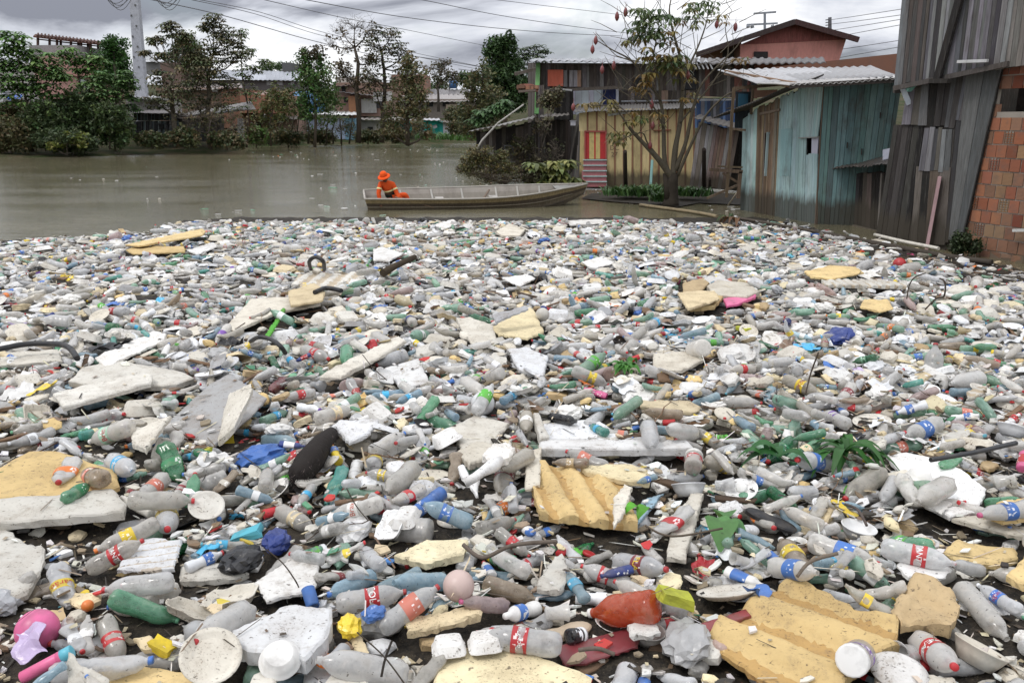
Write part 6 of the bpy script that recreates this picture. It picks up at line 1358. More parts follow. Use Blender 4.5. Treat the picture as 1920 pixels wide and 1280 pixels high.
def fill(n,ncand,avoid=True,hmax=.34,small=False,ylim=(0,99),only=None):
    done=0
    for _ in range(n):
        k,key,c=rand_item()
        if only and k not in only: continue
        t=TP[key]; best=None; sc=U(.62,1.08) if k!='soda' else U(.74,1.05)
        if k in('soda','water','jug') and rr.random()<.0: pass
        x0,y0=sample_xy()
        if y0>6 and k in('chunk','rock','cup','plate','tray','film'): sc=U(.95,1.35)
        if k=='soda' and y0>6 and rr.random()<.34:
            k=rc(['chunk','film','tray','plate','rock','cup'],[5,2,3,2.5,2,2]); key=k+str(rr.randrange({'chunk':10,'film':4,'tray':3,'plate':2,'rock':3,'cup':2}[k])); c=dict(body=rc(['white','dirty white','cream','clear2','pale yellow'],[7,6,1.2,1.5,.6])); t=TP[key]
        if not ylim[0]<=y0<=ylim[1]: continue
        qx,qy=proj((x0,y0,.1))
        if k not in('plank','stick','film') and ((qx>1250 and qy<edge_py(qx)+30) or (qx<360 and qy<edge_py(qx)+9) or abs(vn(x0*1.1,y0*1.3))>1.18) and rr.random()<.72: continue
        for q in range(ncand):
            x=x0+U(-.3,.3)*(q>0); y=y0+U(-.3,.3)*(q>0); yaw=rr.gauss(0,.9)+(math.pi if rr.random()<.5 else 0)
            r=rest(t,x,y,yaw,sc)
            if r is None or (avoid and r[3]>(.03 if (y<7.6 or rr.random()>.05) else .38)): continue
            if best is None or r[0]<best[0][0]: best=(r,x,y,yaw)
        if best is None or best[0][0]>(hmax if y0>7.6 else min(hmax,.19)): continue
        if y0>8.5 and c.get('body')=='light blue' and rr.random()<.6: c['body']='clear2'
        if y0>8.5 and c.get('body') in('green','dark green') and rr.random()<.5: c['body']='pale green'
        r,x,y,yaw=best; commit(t,r,sc); ITEMS.append(dict(key=key,m=matx(x,y,r,yaw,sc),sc=sc,cols=c,hero=None,x=x,y=y,z=r[0],extra=None)); done+=1
    return done
# ================================================================ RUBBISH: hand-placed from the photograph
HEROL=[]   # landmarks (name, x, y)
def ground_h(pts):
    hs=[]
    for x,y in pts:
        i=int((y-GY0)/CE); j=int((x-GX0)/CE)
        if 0<=i<NY_ and 0<=j<NX_ and HG[i,j]<5: hs.append(HG[i,j])
    return np.array(hs) if hs else np.array([.1])
def S(poly,th,col,desc,lm=None,groove=None,mat='foam',disp=.006,rag=.006,res=None,name='foam_sheet',cat='foam sheet',add=0.0,mask=True):
    """slab whose TOP outline is given in picture points (x,y[,extra height])"""
    z0=.20; th*=.8
    if max(p[1] for p in poly)<770: th*=.75; add=add*.9+.03
    for _ in range(2):
        g=[G(p[0],p[1],z0+(p[2] if len(p)>2 else 0)) for p in poly]
        cx=sum(p.x for p in g)/len(g); cy=sum(p.y for p in g)/len(g)
        smp=[(cx+(p.x-cx)*f,cy+(p.y-cy)*f) for p in g for f in (.2,.5,.8)]
        z0=float(np.percentile(ground_h(smp),80))+th*.75+add
    A_=np.array([[p.x-cx,p.y-cy,1] for p in g]); zz=np.array([(p[2] if len(p)>2 else 0) for p in poly]); 
    if np.abs(zz).max()>0: a,b,c=np.linalg.lstsq(A_,zz,rcond=None)[0]
    else: a,b,c=0,0,0
    # ragged: keep a slight random tilt
    key=f'hero{len(TP)}'; size=max(max(p.x for p in g)-min(p.x for p in g),.05)
    t=slabT(key,[(p.x-cx,p.y-cy) for p in g],th,disp,res or (.028 if groove else max(.02,min(.05,size/16))),len(TP),min(rag,size*.02+.002),mat,plane=(float(a),float(b),float(c)),groove=groove)
    if t is None: print('slab failed',desc); return
    TP[key]=t; I,J=cells(t,cx,cy,1,0,1); 
    I=np.clip(I,0,NY_-1); J=np.clip(J,0,NX_-1)
    commit(t,(z0,0,0,0,I,J,t.su,t.sv),1,mask)
    ITEMS.append(dict(key=key,m=Matrix.Translation((cx,cy,z0)),sc=1,cols=dict(body=col),hero=desc,x=cx,y=cy,z=z0,extra=None,name=name,cat=cat))
    if lm: HEROL.append((lm,cx,cy))
def B(key,x1,y1,x2,y2,body,cap=None,label=None,text=None,desc=None,lm=None,sc=None,tilt=None,tcol=(.85,.85,.83)):
    """bottle with its base at picture point 1 and its mouth at point 2"""
    t=TP[key]; z=.22; a=G(x1,y1,z); b=G(x2,y2,z); L=(b-a).length; L0=t.hi[0]-t.lo[0]
    s=sc or max(.72,min(1.3,L/L0)); yaw=math.atan2(b.y-a.y,b.x-a.x); cx,cy=(a.x+b.x)/2,(a.y+b.y)/2
    it=put(key,cx,cy,yaw,s,dict(body=body,cap=cap,label=label),mask=True,hero=desc,extra=(text,tcol) if text else None)
    if lm: HEROL.append((lm,cx,cy))
    if it and desc is None: it['hl']=True
    return it
def K(key,x,y,col,desc=None,lm=None,sc=1.0,yaw=None,sx=None,name=None,cat=None):
    p=G(x,y,.22); it=put(key,p.x,p.y,U(0,6) if yaw is None else yaw,sc,dict(body=col),mask=True,hero=desc)
    if it and name: it['name']=name; it['cat']=cat
    if lm: HEROL.append((lm,p.x,p.y))
    return it
Npre=int(AREA*16)
fill(Npre,2,avoid=False,hmax=.2)
fill(int(Npre*.35),3,avoid=False,hmax=.2,ylim=(0,7.5))
# ---- big slabs and boards
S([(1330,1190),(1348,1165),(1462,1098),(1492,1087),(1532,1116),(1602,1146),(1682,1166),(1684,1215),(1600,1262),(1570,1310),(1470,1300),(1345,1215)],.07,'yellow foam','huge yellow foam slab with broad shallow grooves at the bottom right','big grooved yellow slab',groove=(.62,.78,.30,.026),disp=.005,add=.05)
S([(800,1300),(832,1216),(880,1206),(962,1204),(1040,1235),(1108,1266),(1100,1300)],.06,'pale yellow','large pale cream foam slab cut off by the bottom edge of the photo','bottom cream slab',add=.03)
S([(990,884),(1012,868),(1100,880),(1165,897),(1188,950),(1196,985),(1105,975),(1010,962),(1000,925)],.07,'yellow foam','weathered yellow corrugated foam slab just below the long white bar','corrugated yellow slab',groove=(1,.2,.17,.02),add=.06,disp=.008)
S([(1090,872),(1180,866),(1214,878),(1218,903),(1165,897),(1100,880)],.05,'pale yellow','pale cream foam slab tucked behind the corrugated yellow slab',add=.02)
S([(1012,832),(1288,834),(1302,850),(1010,852)],.07,'white','long clean white foam bar above the corrugated yellow slab','long white bar',add=.05,disp=.002,rag=.003)
S([(985,845),(1015,838),(1012,905),(985,915)],.04,'dirty white','white foam frame piece with square holes at the left end of the long white bar',add=.02)
S([(1002,790),(1120,780),(1180,820),(1020,822)],.05,'white','white foam box half, its floor upward, above the long white bar','white box half',disp=.003)
S([(1000,778,.05),(1010,776,.05),(1030,822,.05),(1012,826,.05)],.10,'dirty white','upright end wall of the white foam box half',add=.03,name='foam_chunk',cat='foam piece')
S([(722,690),(784,672),(806,716),(752,730)],.03,'white','clean white square foam sheet right of the long dirty foam bar','white square sheet',disp=.002,add=.03)
S([(950,655),(985,652),(1028,668),(1020,705),(975,695)],.06,'white','bright white broken foam slab with a dark notch, right of centre','notched white slab',add=.04)
S([(600,712),(612,700),(748,632),(762,642),(735,660),(640,710)],.06,'dirty white','long dirty white foam bar slanting up to the right near the centre','long slanting foam bar',add=.08)
S([(128,712),(150,688),(205,672),(330,690),(365,705),(330,718),(200,722)],.09,'dirty white','big curved dirty white foam panel speckled with mud, left side','curved white panel',add=.05)
S([(100,742),(270,702),(286,708),(284,722),(120,768)],.07,'dirty white','long cracked white foam beam below the curved white panel','cracked foam beam',add=.08)
S([(178,672),(290,622),(312,626),(308,640),(240,670),(200,690)],.04,'white','white frame of thin foam lying above the curved white panel','white frame',add=.05)
S([(0,668),(110,660),(118,682),(0,690)],.06,'dirty white','dirty white foam box edge at the far left above the curved panel',add=.02)
S([(310,790,.0),(395,735,.0),(430,690,.16),(500,742,.12),(470,790,.02),(400,835,0)],.03,'grey','large thin pale grey board tilted up, left of centre','grey tilted board',add=.05,disp=.002,mat='foam',name='flat_board',cat='board')
S([(430,735,.05),(445,690,.28),(468,692,.30),(472,715,.24),(440,790,.03),(405,795,0),(415,762,.02)],.07,'dirty white','thick arrow-shaped dirty white foam piece standing on the grey board','arrow foam piece',add=.10,res=.03,name='foam_chunk',cat='foam piece')
S([(245,815,.0),(262,790,.12),(320,780,.12),(318,800,.05),(275,850,0),(250,840,0)],.05,'dirty white','dirty white foam block standing on edge below the grey tilted board','upright dirty block',add=.06,name='foam_chunk',cat='foam piece')
S([(-40,895),(0,880),(55,850),(105,848),(150,862),(215,885),(225,915),(150,945),(62,937),(-40,938)],.05,'yellow foam','large flat yellow foam sheet at the left edge of the photo','left yellow sheet',disp=.003,add=.04)
S([(-30,958),(0,950),(215,930),(238,958),(235,975),(100,985),(-30,1000)],.07,'dirty white','long white foam tray side with round holes at the left edge','holed white foam side',add=.04)
S([(-50,985),(0,978),(50,1005),(82,1020),(72,1060),(48,1100),(-10,1130),(-50,1120)],.05,'dirty white','jagged dirty white foam plate at the left edge, beside the yellow-labelled crushed bottle','jagged white plate',disp=.012,add=.03)
S([(432,1185),(535,1135),(620,1140),(622,1165),(610,1200),(572,1235),(500,1225),(440,1212)],.10,'white','thick white foam block with a crack, bottom left of centre','thick white block',add=.06)
S([(170,1240),(250,1240),(400,1258),(425,1285),(420,1310),(180,1310)],.06,'yellow foam','long yellow foam strip along the bottom edge, left part','bottom yellow strip',add=.03)
S([(128,1225,.08),(150,1222,.12),(205,1272,.03),(200,1290,0),(125,1290,0)],.04,'dirty white','triangular dirty white foam corner at the bottom left','triangular foam corner',add=.05,name='foam_chunk',cat='foam piece')
S([(338,1053),(460,1050),(466,1068),(440,1080),(335,1085)],.05,'dirty white','flat cream-white foam strip below the black bag, left',add=.02)
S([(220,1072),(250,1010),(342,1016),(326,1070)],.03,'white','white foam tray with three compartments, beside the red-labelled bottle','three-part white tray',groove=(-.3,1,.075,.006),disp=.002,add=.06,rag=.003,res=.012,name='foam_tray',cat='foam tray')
S([(757,1148,.03),(775,1148,.03),(790,1160,0),(900,1136,0),(904,1152,0),(800,1180,0),(765,1188,0)],.05,'cream','cream L-shaped foam strip right of the two red-labelled bottles','cream L strip',add=.07,name='foam_chunk',cat='foam piece')
S([(1040,1215),(1190,1178),(1205,1192),(1195,1215),(1100,1245),(1060,1250)],.02,'dark red','dark red board lying under the bottom-view bottle, bottom centre','dark red board',mat='hard',disp=.001,rag=.002,name='flat_board',cat='board',add=.02)
S([(1300,1160),(1400,1128),(1410,1140),(1320,1175)],.02,'dark red','smaller dark red board under the corner of the big grooved yellow slab',mat='hard',disp=.001,rag=.002,name='flat_board',cat='board')
S([(1662,852),(1700,848),(1745,856),(1805,880),(1850,915),(1832,958),(1782,968),(1735,945),(1700,900)],.04,'white','large clean white foam panel at the right, under a black bar','white right panel',disp=.002,add=.04)
S([(1782,980),(1830,976),(1930,1000),(1930,1020),(1850,1000)],.04,'dirty white','long thin white foam sheet sloping off the right edge','thin white sheet',add=.04)
S([(1842,962),(1870,940),(1930,930),(1930,970),(1880,975)],.04,'yellow foam','yellow foam corner at the right edge above the blue-banded bottle',add=.05)
S([(1768,1028),(1792,1008),(1840,1015),(1905,1025),(1912,1040),(1870,1052),(1800,1046)],.05,'yellow foam','yellow foam sheet at the right edge, beyond the white square tray','right yellow sheet',add=.03)
S([(1890,1070,.05),(1930,1030,.1),(1930,1090,.05),(1905,1100,0)],.05,'yellow foam','yellow foam edge standing up at the far right',add=.06,name='foam_chunk',cat='foam piece')
S([(1682,1062),(1690,1050),(1742,1034),(1785,1068),(1770,1085),(1700,1082)],.025,'white','white square foam tray with one broken corner, right, above the porous yellow lump','white square tray',disp=.002,add=.06,name='foam_tray',cat='foam tray')
S([(1670,1150,.0),(1685,1110,.04),(1715,1078,.05),(1750,1082,.05),(1790,1110,.03),(1800,1135,.02),(1782,1180,0),(1740,1160,.03),(1690,1170,0)],.07,'tan','porous ochre foam lump flecked with black, right of the big yellow slab','porous ochre lump',disp=.020,add=.06,res=.018,name='foam_lump',cat='foam lump')
S([(1645,1240,0),(1655,1232,0),(1790,1272,0),(1800,1310,0),(1640,1310,0)],.06,'dirty white','dirty cream foam block at the bottom edge, right of the big yellow slab',add=.05,disp=.012)
S([(1325,535),(1345,525),(1400,530),(1425,545),(1400,556),(1340,552)],.12,'dirty white','dirty white hollow foam box with a red side, right of centre far','red-sided foam box',add=.05)
S([(1356,562),(1415,545),(1418,558),(1385,572),(1362,575)],.06,'pink','red plastic side panel leaning on the dirty foam box',mat='hard',add=.04,name='flat_board',cat='board')
S([(1285,565),(1320,548),(1360,552),(1340,575),(1295,580)],.08,'yellow foam','chunky yellow foam block left of the red-sided foam box','chunky yellow block',add=.06)
S([(1280,530),(1320,520),(1330,530),(1300,560),(1282,560)],.05,'tan','tan foam block behind the chunky yellow block',add=.05)
S([(1508,508),(1560,496),(1605,500),(1620,510),(1560,522),(1520,518)],.05,'yellow foam','yellow foam sheet on a dark base, far right of the field','far yellow sheet',add=.08)
S([(1612,575),(1620,562),(1665,562),(1675,578),(1650,585)],.04,'yellow foam','hexagonal yellow foam piece right of the red-sided foam box','hexagonal yellow piece',add=.06)
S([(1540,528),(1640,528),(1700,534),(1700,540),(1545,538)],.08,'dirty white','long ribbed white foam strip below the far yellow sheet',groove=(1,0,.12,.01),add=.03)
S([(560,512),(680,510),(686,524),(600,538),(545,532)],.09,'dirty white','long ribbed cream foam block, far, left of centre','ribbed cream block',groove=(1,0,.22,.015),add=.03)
S([(470,560),(600,552),(600,570),(520,585),(440,620),(425,610)],.05,'dirty white','large foam fruit tray with a green striped side, left of centre','green striped tray',add=.06)
S([(530,577),(536,579),(505,632),(497,629)],.03,'bright green','green striped edge of the large foam fruit tray',add=.09,name='foam_chunk',cat='foam piece')
S([(540,545),(590,530),(610,545),(605,562),(545,572)],.05,'cream','shallow cream foam tray holding a green bottle, left of centre',add=.06)
S([(920,612),(995,575),(1002,582),(1020,620),(990,632),(935,625)],.05,'pale yellow','pale yellow bent foam sheet near the centre','pale yellow bent sheet',add=.08)
S([(922,590,.03),(985,572,.1),(992,578,.08),(930,602,0)],.04,'grey','grey foam edge leaning on the pale yellow bent sheet',add=.10)
S([(855,598,.06),(880,592,.08),(925,610,.04),(932,640,0),(890,650,0),(868,622,.03)],.05,'dirty white','dirty beige foam panel tilted up left of the pale yellow bent sheet','tilted beige panel',add=.06)
S([(840,800),(890,775),(955,790),(935,815),(905,850),(870,845)],.04,'dirty white','stepped dirty white foam sheet above the white Y-shaped piece','stepped foam sheet',add=.05)
S([(855,838),(895,818),(935,822),(930,845),(880,862)],.06,'dirty white','thick off-white foam block speckled with mud, just above the white Y-shaped piece','speckled foam block',add=.06)
S([(622,810,0),(640,802,0),(700,798,.03),(712,800,.03),(690,830,0),(655,840,0)],.05,'white','broken white foam chunk with a grey underside beside the black fur','broken white chunk',add=.06)
S([(1195,752),(1290,755),(1315,765),(1305,775),(1255,775),(1200,765)],.04,'cream','long tan foam beam with a notch, right of centre','notched tan beam',add=.04)
S([(1190,725),(1245,722),(1345,730),(1320,738),(1200,735)],.02,'tan','long driftwood plank above the notched tan beam',mat='wood',disp=.002,name='wood_scrap',cat='wood',add=.03)
S([(1225,660),(1290,655),(1320,670),(1280,690),(1225,690)],.06,'dirty white','dirty white foam cushion with a round knob, right of centre',add=.04)
S([(1270,548),(1340,545),(1350,560),(1290,580)],.05,'cream','cream foam pad in the far right middle',add=.02)
S([(235,460),(378,430),(386,434),(380,442),(262,462)],.05,'yellow foam','long yellow foam plank raised at the far left edge of the rubbish','long yellow plank',add=.12)
S([(236,470),(260,463),(345,464),(348,474),(250,478)],.04,'yellow foam','flat yellow foam sheet in front of the long yellow plank',add=.04)
S([(700,468,.0),(715,460,.05),(758,474,.02),(730,488,0),(700,486,0)],.04,'white','bright white foam sheet beside a dark log, far field','bright far sheet',add=.06)
S([(930,432),(955,418),(985,428),(975,440),(940,440)],.08,'dirty white','pale foam box lying at the far edge below the boat','far pale box',add=.05)
S([(806,424),(850,412),(860,420),(830,432)],.04,'white','white foam sheet at the far edge just below the boat middle',add=.05)
S([(1060,412),(1130,409),(1140,416),(1070,421)],.04,'white','thin white sheet at the far edge right of the boat bow',add=.03)
S([(940,520,.0),(990,512,.03),(1003,522,0),(975,535,0)],.04,'white','white foam sheet in the middle distance right of centre',add=.03)
S([(1090,490,.0),(1130,478,.04),(1155,492,0),(1110,500,0)],.04,'white','white folded foam sheet in the far middle, right of centre',add=.05)
S([(350,470),(400,455),(410,462),(370,478)],.04,'white','white foam sheet in the far field right of the long yellow plank',add=.03)
S([(1640,880),(1700,870),(1760,915),(1740,940)],.02,'dirty white','thin broken white sheet under the clean white panel',disp=.002)
S([(1150,930),(1172,905),(1185,912),(1170,960),(1150,985)],.03,'dirty white','narrow upright white foam strip beside the corrugated yellow slab',add=.03)
S([(1262,965),(1300,905),(1320,910),(1300,985),(1285,1030),(1250,1025)],.05,'dirty white','long speckled white foam bar right of the corrugated yellow slab','speckled white bar',add=.05)
S([(1205,925),(1245,912),(1222,940),(1195,972)],.02,'light blue','light blue curved foam scrap beside the corrugated yellow slab',disp=.002,add=.05)
S([(740,1060),(800,1030),(880,1030),(870,1058),(800,1075)],.06,'pale yellow','off-white foam block behind the ribbed grey bottle, bottom centre',add=.02)
S([(460,1290),(475,1262),(500,1250),(520,1262),(515,1300)],.05,'dirty white','jagged foam crumb piece at the bottom edge beneath the white bowl',add=.04)
S([(600,1290),(620,1262),(650,1258),(690,1270),(700,1300)],.05,'dirty white','dirty foam piece with torn edge at the bottom edge, left of centre',add=.04)
S([(648,1170),(668,1165),(690,1220),(668,1232)],.03,'cream','short cream foam stick left of the L-shaped strip',add=.05)
S([(592,1240),(608,1222),(645,1215),(652,1230),(620,1250)],.03,'orange','orange-brown foam scrap left of the bottom cream slab',add=.05,mat='card')
S([(1236,1090),(1250,1075),(1275,1080),(1280,1098),(1262,1112),(1240,1108)],.02,'pale yellow','flat pale yellow foam disc above the lime carton','pale disc',add=.06)
S([(1178,1180),(1195,1168),(1230,1172),(1238,1190),(1215,1200),(1180,1198)],.03,'white','white five-sided foam piece above the bottom-view bottle',add=.05)
S([(1020,1070),(1055,1038),(1068,1075),(1050,1110),(1005,1105)],.04,'dirty white','muddy pointed foam piece beside the thin blue-labelled bottle',add=.04,disp=.015)
S([(1745,898,.0),(1790,915,0),(1770,935,0),(1735,920,0)],.02,'white','short white foam strip on the white panel',disp=.002,name='foam_chunk',cat='foam piece')
S([(125,1105),(185,1108),(190,1122),(150,1135),(125,1120)],.04,'cream','cream foam shard left of the green bottle at the bottom left',add=.03)
S([(250,1200),(280,1195),(312,1218),(270,1222)],.03,'cream','cream foam shard by the grey crushed bottle, bottom left',add=.03)
S([(545,1045),(600,1055),(590,1105),(500,1125),(478,1092)],.03,'white','large white foam tray, upturned, left of the coke-red labels','large upturned tray',disp=.003,add=.06,name='foam_tray',cat='foam tray')
# dark log etc.
mb=MB(); q=[G(718,512,.28),G(742,498,.33),G(778,482,.40)]; mb.tube(q,[.06,.05,.045],(.06,.045,.03),8); mb.top('dark_log',M['wood'],'dark log sticking up beside the bright white far sheet','log')
def tubething(name,pts,r,col,label,cat,mat='rubber',z=.28,k=8):
    q=[G(p[0],p[1],z+(p[2] if len(p)>2 else 0)) for p in pts]; sm=[]
    for i in range(len(q)-1):
        p0=q[max(i-1,0)];p1=q[i];p2=q[i+1];p3=q[min(i+2,len(q)-1)]
        for j in range(5):
            t=j/5; sm.append(.5*((2*p1)+(-p0+p2)*t+(2*p0-5*p1+4*p2-p3)*t*t+(-p0+3*p1-3*p2+p3)*t**3))
    sm.append(q[-1]); mb=MB(); mb.tube(sm,r,COLS[col] if isinstance(col,str) else col,k); return mb.top(name,M[mat],label,cat)
def hg(x,y):
    p=G(x,y,.2); i=int((p.y-GY0)/CE); j=int((p.x-GX0)/CE)
    return float(HG[i,j]) if 0<=i<NY_ and 0<=j<NX_ and HG[i,j]<5 else .15
tubething('black_hose',[(-10,656),(50,645),(105,645),(130,652),(145,672,-.03)],.028,'black','thick black hose curving in from the left edge','hose',z=.27)
tubething('black_hose',[(470,640,-.1),(485,632),(505,635),(525,648,.02),(535,662,-.08)],.022,'black','black rubber hose arching between green bottles, left of centre','hose',z=.33)
tubething('black_hose',[(583,505,-.1),(580,490,.08),(592,482,.16),(606,490,.1),(608,505,-.1)],.03,'black','small black rubber loop in the far field beside a blue can','hose',z=.3)
tubething('black_hose',[(590,548),(612,540),(640,545)],.03,'black','short black hose behind the ribbed cream block','hose',z=.3)
tubething('black_bar',[(1745,862),(1825,848),(1905,830)],.016,(.025,.025,.028),'straight black bar lying across the white right panel','bar','hard',z=.40)
tubething('pale_pipe',[(1640,440),(1690,452),(1735,461),(1760,466)],.035,'dirty white','pale broken pipe lying on the mud below the tall plank house','pipe','hard',z=.12)
tubething('dark_log',[(1530,436),(1620,452),(1760,478),(1860,492)],.05,(.06,.05,.04),'long dark log floating along the foot of the tall plank house','log','wood',z=.08)
tubething('dark_log',[(1380,408),(1450,420),(1560,440)],.035,(.09,.075,.06),'thin log floating along the foot of the turquoise shack','log','wood',z=.08)
tubething('bamboo_pole',[(1200,384),(1260,392),(1310,399),(1345,406)],.045,(.26,.21,.13),'yellowish bamboo pole floating in front of the bare tree','pole','wood',z=.05)
for pts,lab in (([(1285,560),(1290,520,.15),(1310,500,.35),(1322,520,.25),(1330,545,.05)],0),):
    pass
tubething('bent_branch',[(1700,560),(1705,535,.15),(1715,520,.3),(1735,512,.32)],.008,(.05,.035,.025),'thin bent twig arching up among rubbish right of the far yellow sheet','branch','wood',z=.25,k=5)
tubething('bent_branch',[(1735,580),(1755,560,.1),(1770,555,.2),(1772,530,.35),(1762,522,.38)],.010,(.05,.035,.025),'thicker bent twig arching up near the right edge in the far field','branch','wood',z=.25,k=5)
tubething('bent_branch',[(1510,740),(1520,700,.15),(1535,660,.35)],.007,(.08,.06,.045),'thin upright twig right of the blue bag','branch','wood',z=.25,k=5)
tubething('bent_branch',[(868,1020),(905,1045,-.04),(960,1022,.03),(1035,1015,.05),(1040,1018,.05)],.011,(.13,.105,.085),'gnarled grey branch below the corrugated yellow slab','branch','wood',z=.27,k=6)
tubething('bent_branch',[(1085,1218),(1120,1215,.02),(1152,1226)],.009,(.14,.11,.09),'short grey branch lying on the dark red board','branch','wood',z=.30,k=6)
tubething('bent_branch',[(1495,1080),(1520,1052,.04),(1570,1037,.05)],.009,(.16,.13,.10),'curved grey branch beside the white blue-label bottle, right','branch','wood',z=.32,k=6)
tubething('bent_branch',[(500,1030),(530,1055),(552,1085),(560,1100,-.05)],.004,(.04,.03,.02),'thin dark twig across the large upturned tray','branch','wood',z=.36,k=4)
tubething('bent_branch',[(670,1185),(720,1230),(765,1290)],.004,(.05,.04,.03),'long thin twig crossing the gap left of the bottom cream slab','branch','wood',z=.34,k=4)
tubething('bent_branch',[(715,1268),(722,1235,.04),(735,1200,.08)],.005,(.03,.025,.02),'dark twig standing up left of the bottom cream slab','branch','wood',z=.3,k=4)
tubething('bent_branch',[(650,915),(668,948),(690,975)],.004,(.04,.03,.02),'thin dark twig hooked over the cream-label bottle near the blue tube','branch','wood',z=.36,k=4)
tubething('bent_branch',[(1210,985),(1260,1005,-.02),(1355,990,.02)],.006,(.1,.08,.06),'twig across the speckled white bar','branch','wood',z=.32,k=4)
tubething('bent_branch',[(1585,945),(1608,955,.05),(1625,985,.02)],.008,(.10,.08,.07),'forked twig lying in the white bowl at the right','branch','wood',z=.32,k=5)
tubething('bent_branch',[(680,665),(700,690),(725,712)],.005,(.04,.03,.02),'dark twig at the foot of the white square sheet','branch','wood',z=.36,k=4)
# ---- bottles: base (x,y) -> mouth (x,y)
B('soda2',98,1022,128,1112,'clear2',None,'yellow','barão','crushed clear bottle with a bright yellow label at the left edge','yellow-labelled crushed bottle',tcol=(.45,.05,.03),sc=1.05)
B('soda1',203,1113,330,1113,'green','green',None,None,'pale green crushed bottle without a label at the bottom left','bottom-left green bottle',sc=1.0)
B('soda0',325,1082,190,1092,'clear','red',None,None,'clear grey bottle with a red cap lying behind the pale green bottle')
B('soda0',152,1028,273,1008,'clear','red','red','CANTE','clear bottle with a red label and white lettering above the three-part tray','red-labelled left bottle')
B('soda1',298,972,172,1008,'clear','orange','yellow',None,'clear bottle with a yellow label and orange cap, left')
B('soda0',306,900,313,995,'clear2','red','yellow','REAL','clear bottle with a yellow label pointing its red cap at the viewer, left','yellow-labelled bottle',tcol=(.5,.2,.03))
B('soda3',140,835,98,908,'clear2','red','orange',None,'clear bottle with an orange label and red cap on the left yellow sheet','orange-labelled bottle')
B('soda1',205,925,150,862,'brownish','black','salmon',None,'dirty bottle with a faded red label on the left yellow sheet')
B('soda0',185,822,272,892,'clear2',None,'cyan','POTY','clear bottle with a broad sky-blue label, left','sky-blue labelled bottle')
B('soda4',120,940,168,905,'green',None,'dark green',None,'green bottle below the faded red-labelled bottle, left')
B('soda0',255,812,160,803,'clear','white','pale green','Bric','clear bottle with a greenish label and white cap, left','green-white labelled bottle',tcol=(.5,.05,.05))
B('soda1',208,778,275,792,'clear3',None,'purple',None,'clear grey bottle with a purple and white label below the foam beam')
B('soda3',110,785,163,790,'green','green','dark green',None,'green bottle with a dark green label, far left')
B('water0',146,800,202,782,'teal',None,'pale yellow',None,'teal green bottle with a yellow label touching the dark green labelled one')
B('soda2',100,790,12,814,'clear','white','white',None,'grey bottle with a white and purple label at the left edge')
B('soda3',60,772,5,785,'pinkish',None,None,None,'pinkish crushed bottle at the left edge')
B('det0',290,928,222,905,'dirty white',None,None,None,'dirty white plastic canister with no cap, left','dirty white canister')
B('soda4',305,865,258,910,'clear2',None,'salmon',None,'clear bottle with a salmon label, left of centre')
B('soda0',320,900,350,878,'clear','red','dark red',None,'clear bottle with a dark red label behind the green drop-shaped one')
B('water3',352,925,368,870,'green','red',None,None,'green bottle with a red cap pointing away, left of centre')
B('soda4',240,952,365,936,'clear3','red',None,None,'grey bottle with red cap half under the yellow-labelled upright bottle')
B('soda5',270,848,340,820,'clear3','green','white',None,'grey bottle with a green cap, left')
B('soda3',300,825,338,868,'dark green',None,'dark green',None,'green bottle seen from its base beside the green-capped bottle')
B('soda4',450,895,412,912,'clear3','yellow',None,None,'clear bottle with a yellow cap, left of centre')
B('soda3',440,870,395,890,'brownish',None,'clear3',None,'muddy grey bottle beside the blue knotted bag')
B('det1',345,1032,415,1005,'white','red','blue',None,'white milk bottle with a blue label and red cap beside the black bag')
B('water0',612,1028,535,1015,'white','red',None,None,'white ribbed bottle with a pointed red cap, bottom left of centre','white ribbed bottle',sc=1.0)
B('jar0',570,1010,608,998,'green','white','bright green',None,'green tub with a white lid behind the white ribbed bottle')
B('soda2',108,1238,268,1220,'clear2','blue',None,None,'big flattened clear bottle with a blue cap at the bottom left','flattened blue-capped bottle',sc=1.25)
B('soda0',470,1120,358,1232,'clear2','red',None,None,'long clear bottle slanting down to the left beside the thick white block','long slanting bottle',sc=1.3)
B('water3',0,1262,85,1248,'teal','turquoise',None,None,'blue-green bottle with a turquoise cap at the bottom left corner')
B('water1',112,1262,60,1280,'light blue','turquoise',None,None,'small blue bottle beside the triangular foam corner')
B('water3',205,1290,160,1265,'clear','blue',None,None,'small clear bottle with a bright blue cap at the bottom left')
B('tube0',64,1238,108,1230,'pink','turquoise',None,None,'pink tube with a turquoise lid at the bottom left')
B('can0',575,1068,588,1100,'blue',None,None,None,'blue and silver drink can, bottom left of centre','blue can') if False else K('can0',580,1088,'blue','blue and silver drink can, bottom left of centre','blue can',yaw=-1.1)
K('can0',632,1205,'grey','rusty silver can in the gap right of the thick white block',yaw=1.2)
B('soda0',632,1112,758,1098,'clear2','red','red','COLA','clear bottle with a bright red label, left one of the touching pair at bottom centre','left red-labelled bottle',sc=1.05)
B('soda4',705,1155,828,1115,'clear2','red','salmon',None,'clear bottle with a torn red and white label below the left red-labelled bottle','torn-label bottle',sc=1.0)
B('soda1',955,1092,858,1125,'pinkish','pink',None,None,'pinkish clear bottle with an open neck beside the brown ball','pinkish open bottle')
B('soda0',962,1165,898,1138,'clear','red','red',None,'clear bottle with a red cap just above the famous red cola label')
B('soda0',1060,1195,898,1178,'clear2',None,'red','Coca-Cola','clear bottle with a red label and white script, bottom centre','script cola bottle',sc=1.12)
B('soda4',745,1238,612,1262,'clear',None,None,None,'grey bottle without label at the bottom, left of the cream slab',sc=1.2)
B('soda3',826,1208,768,1256,'clear3',None,None,None,'dented grey flask left of the bottom cream slab')
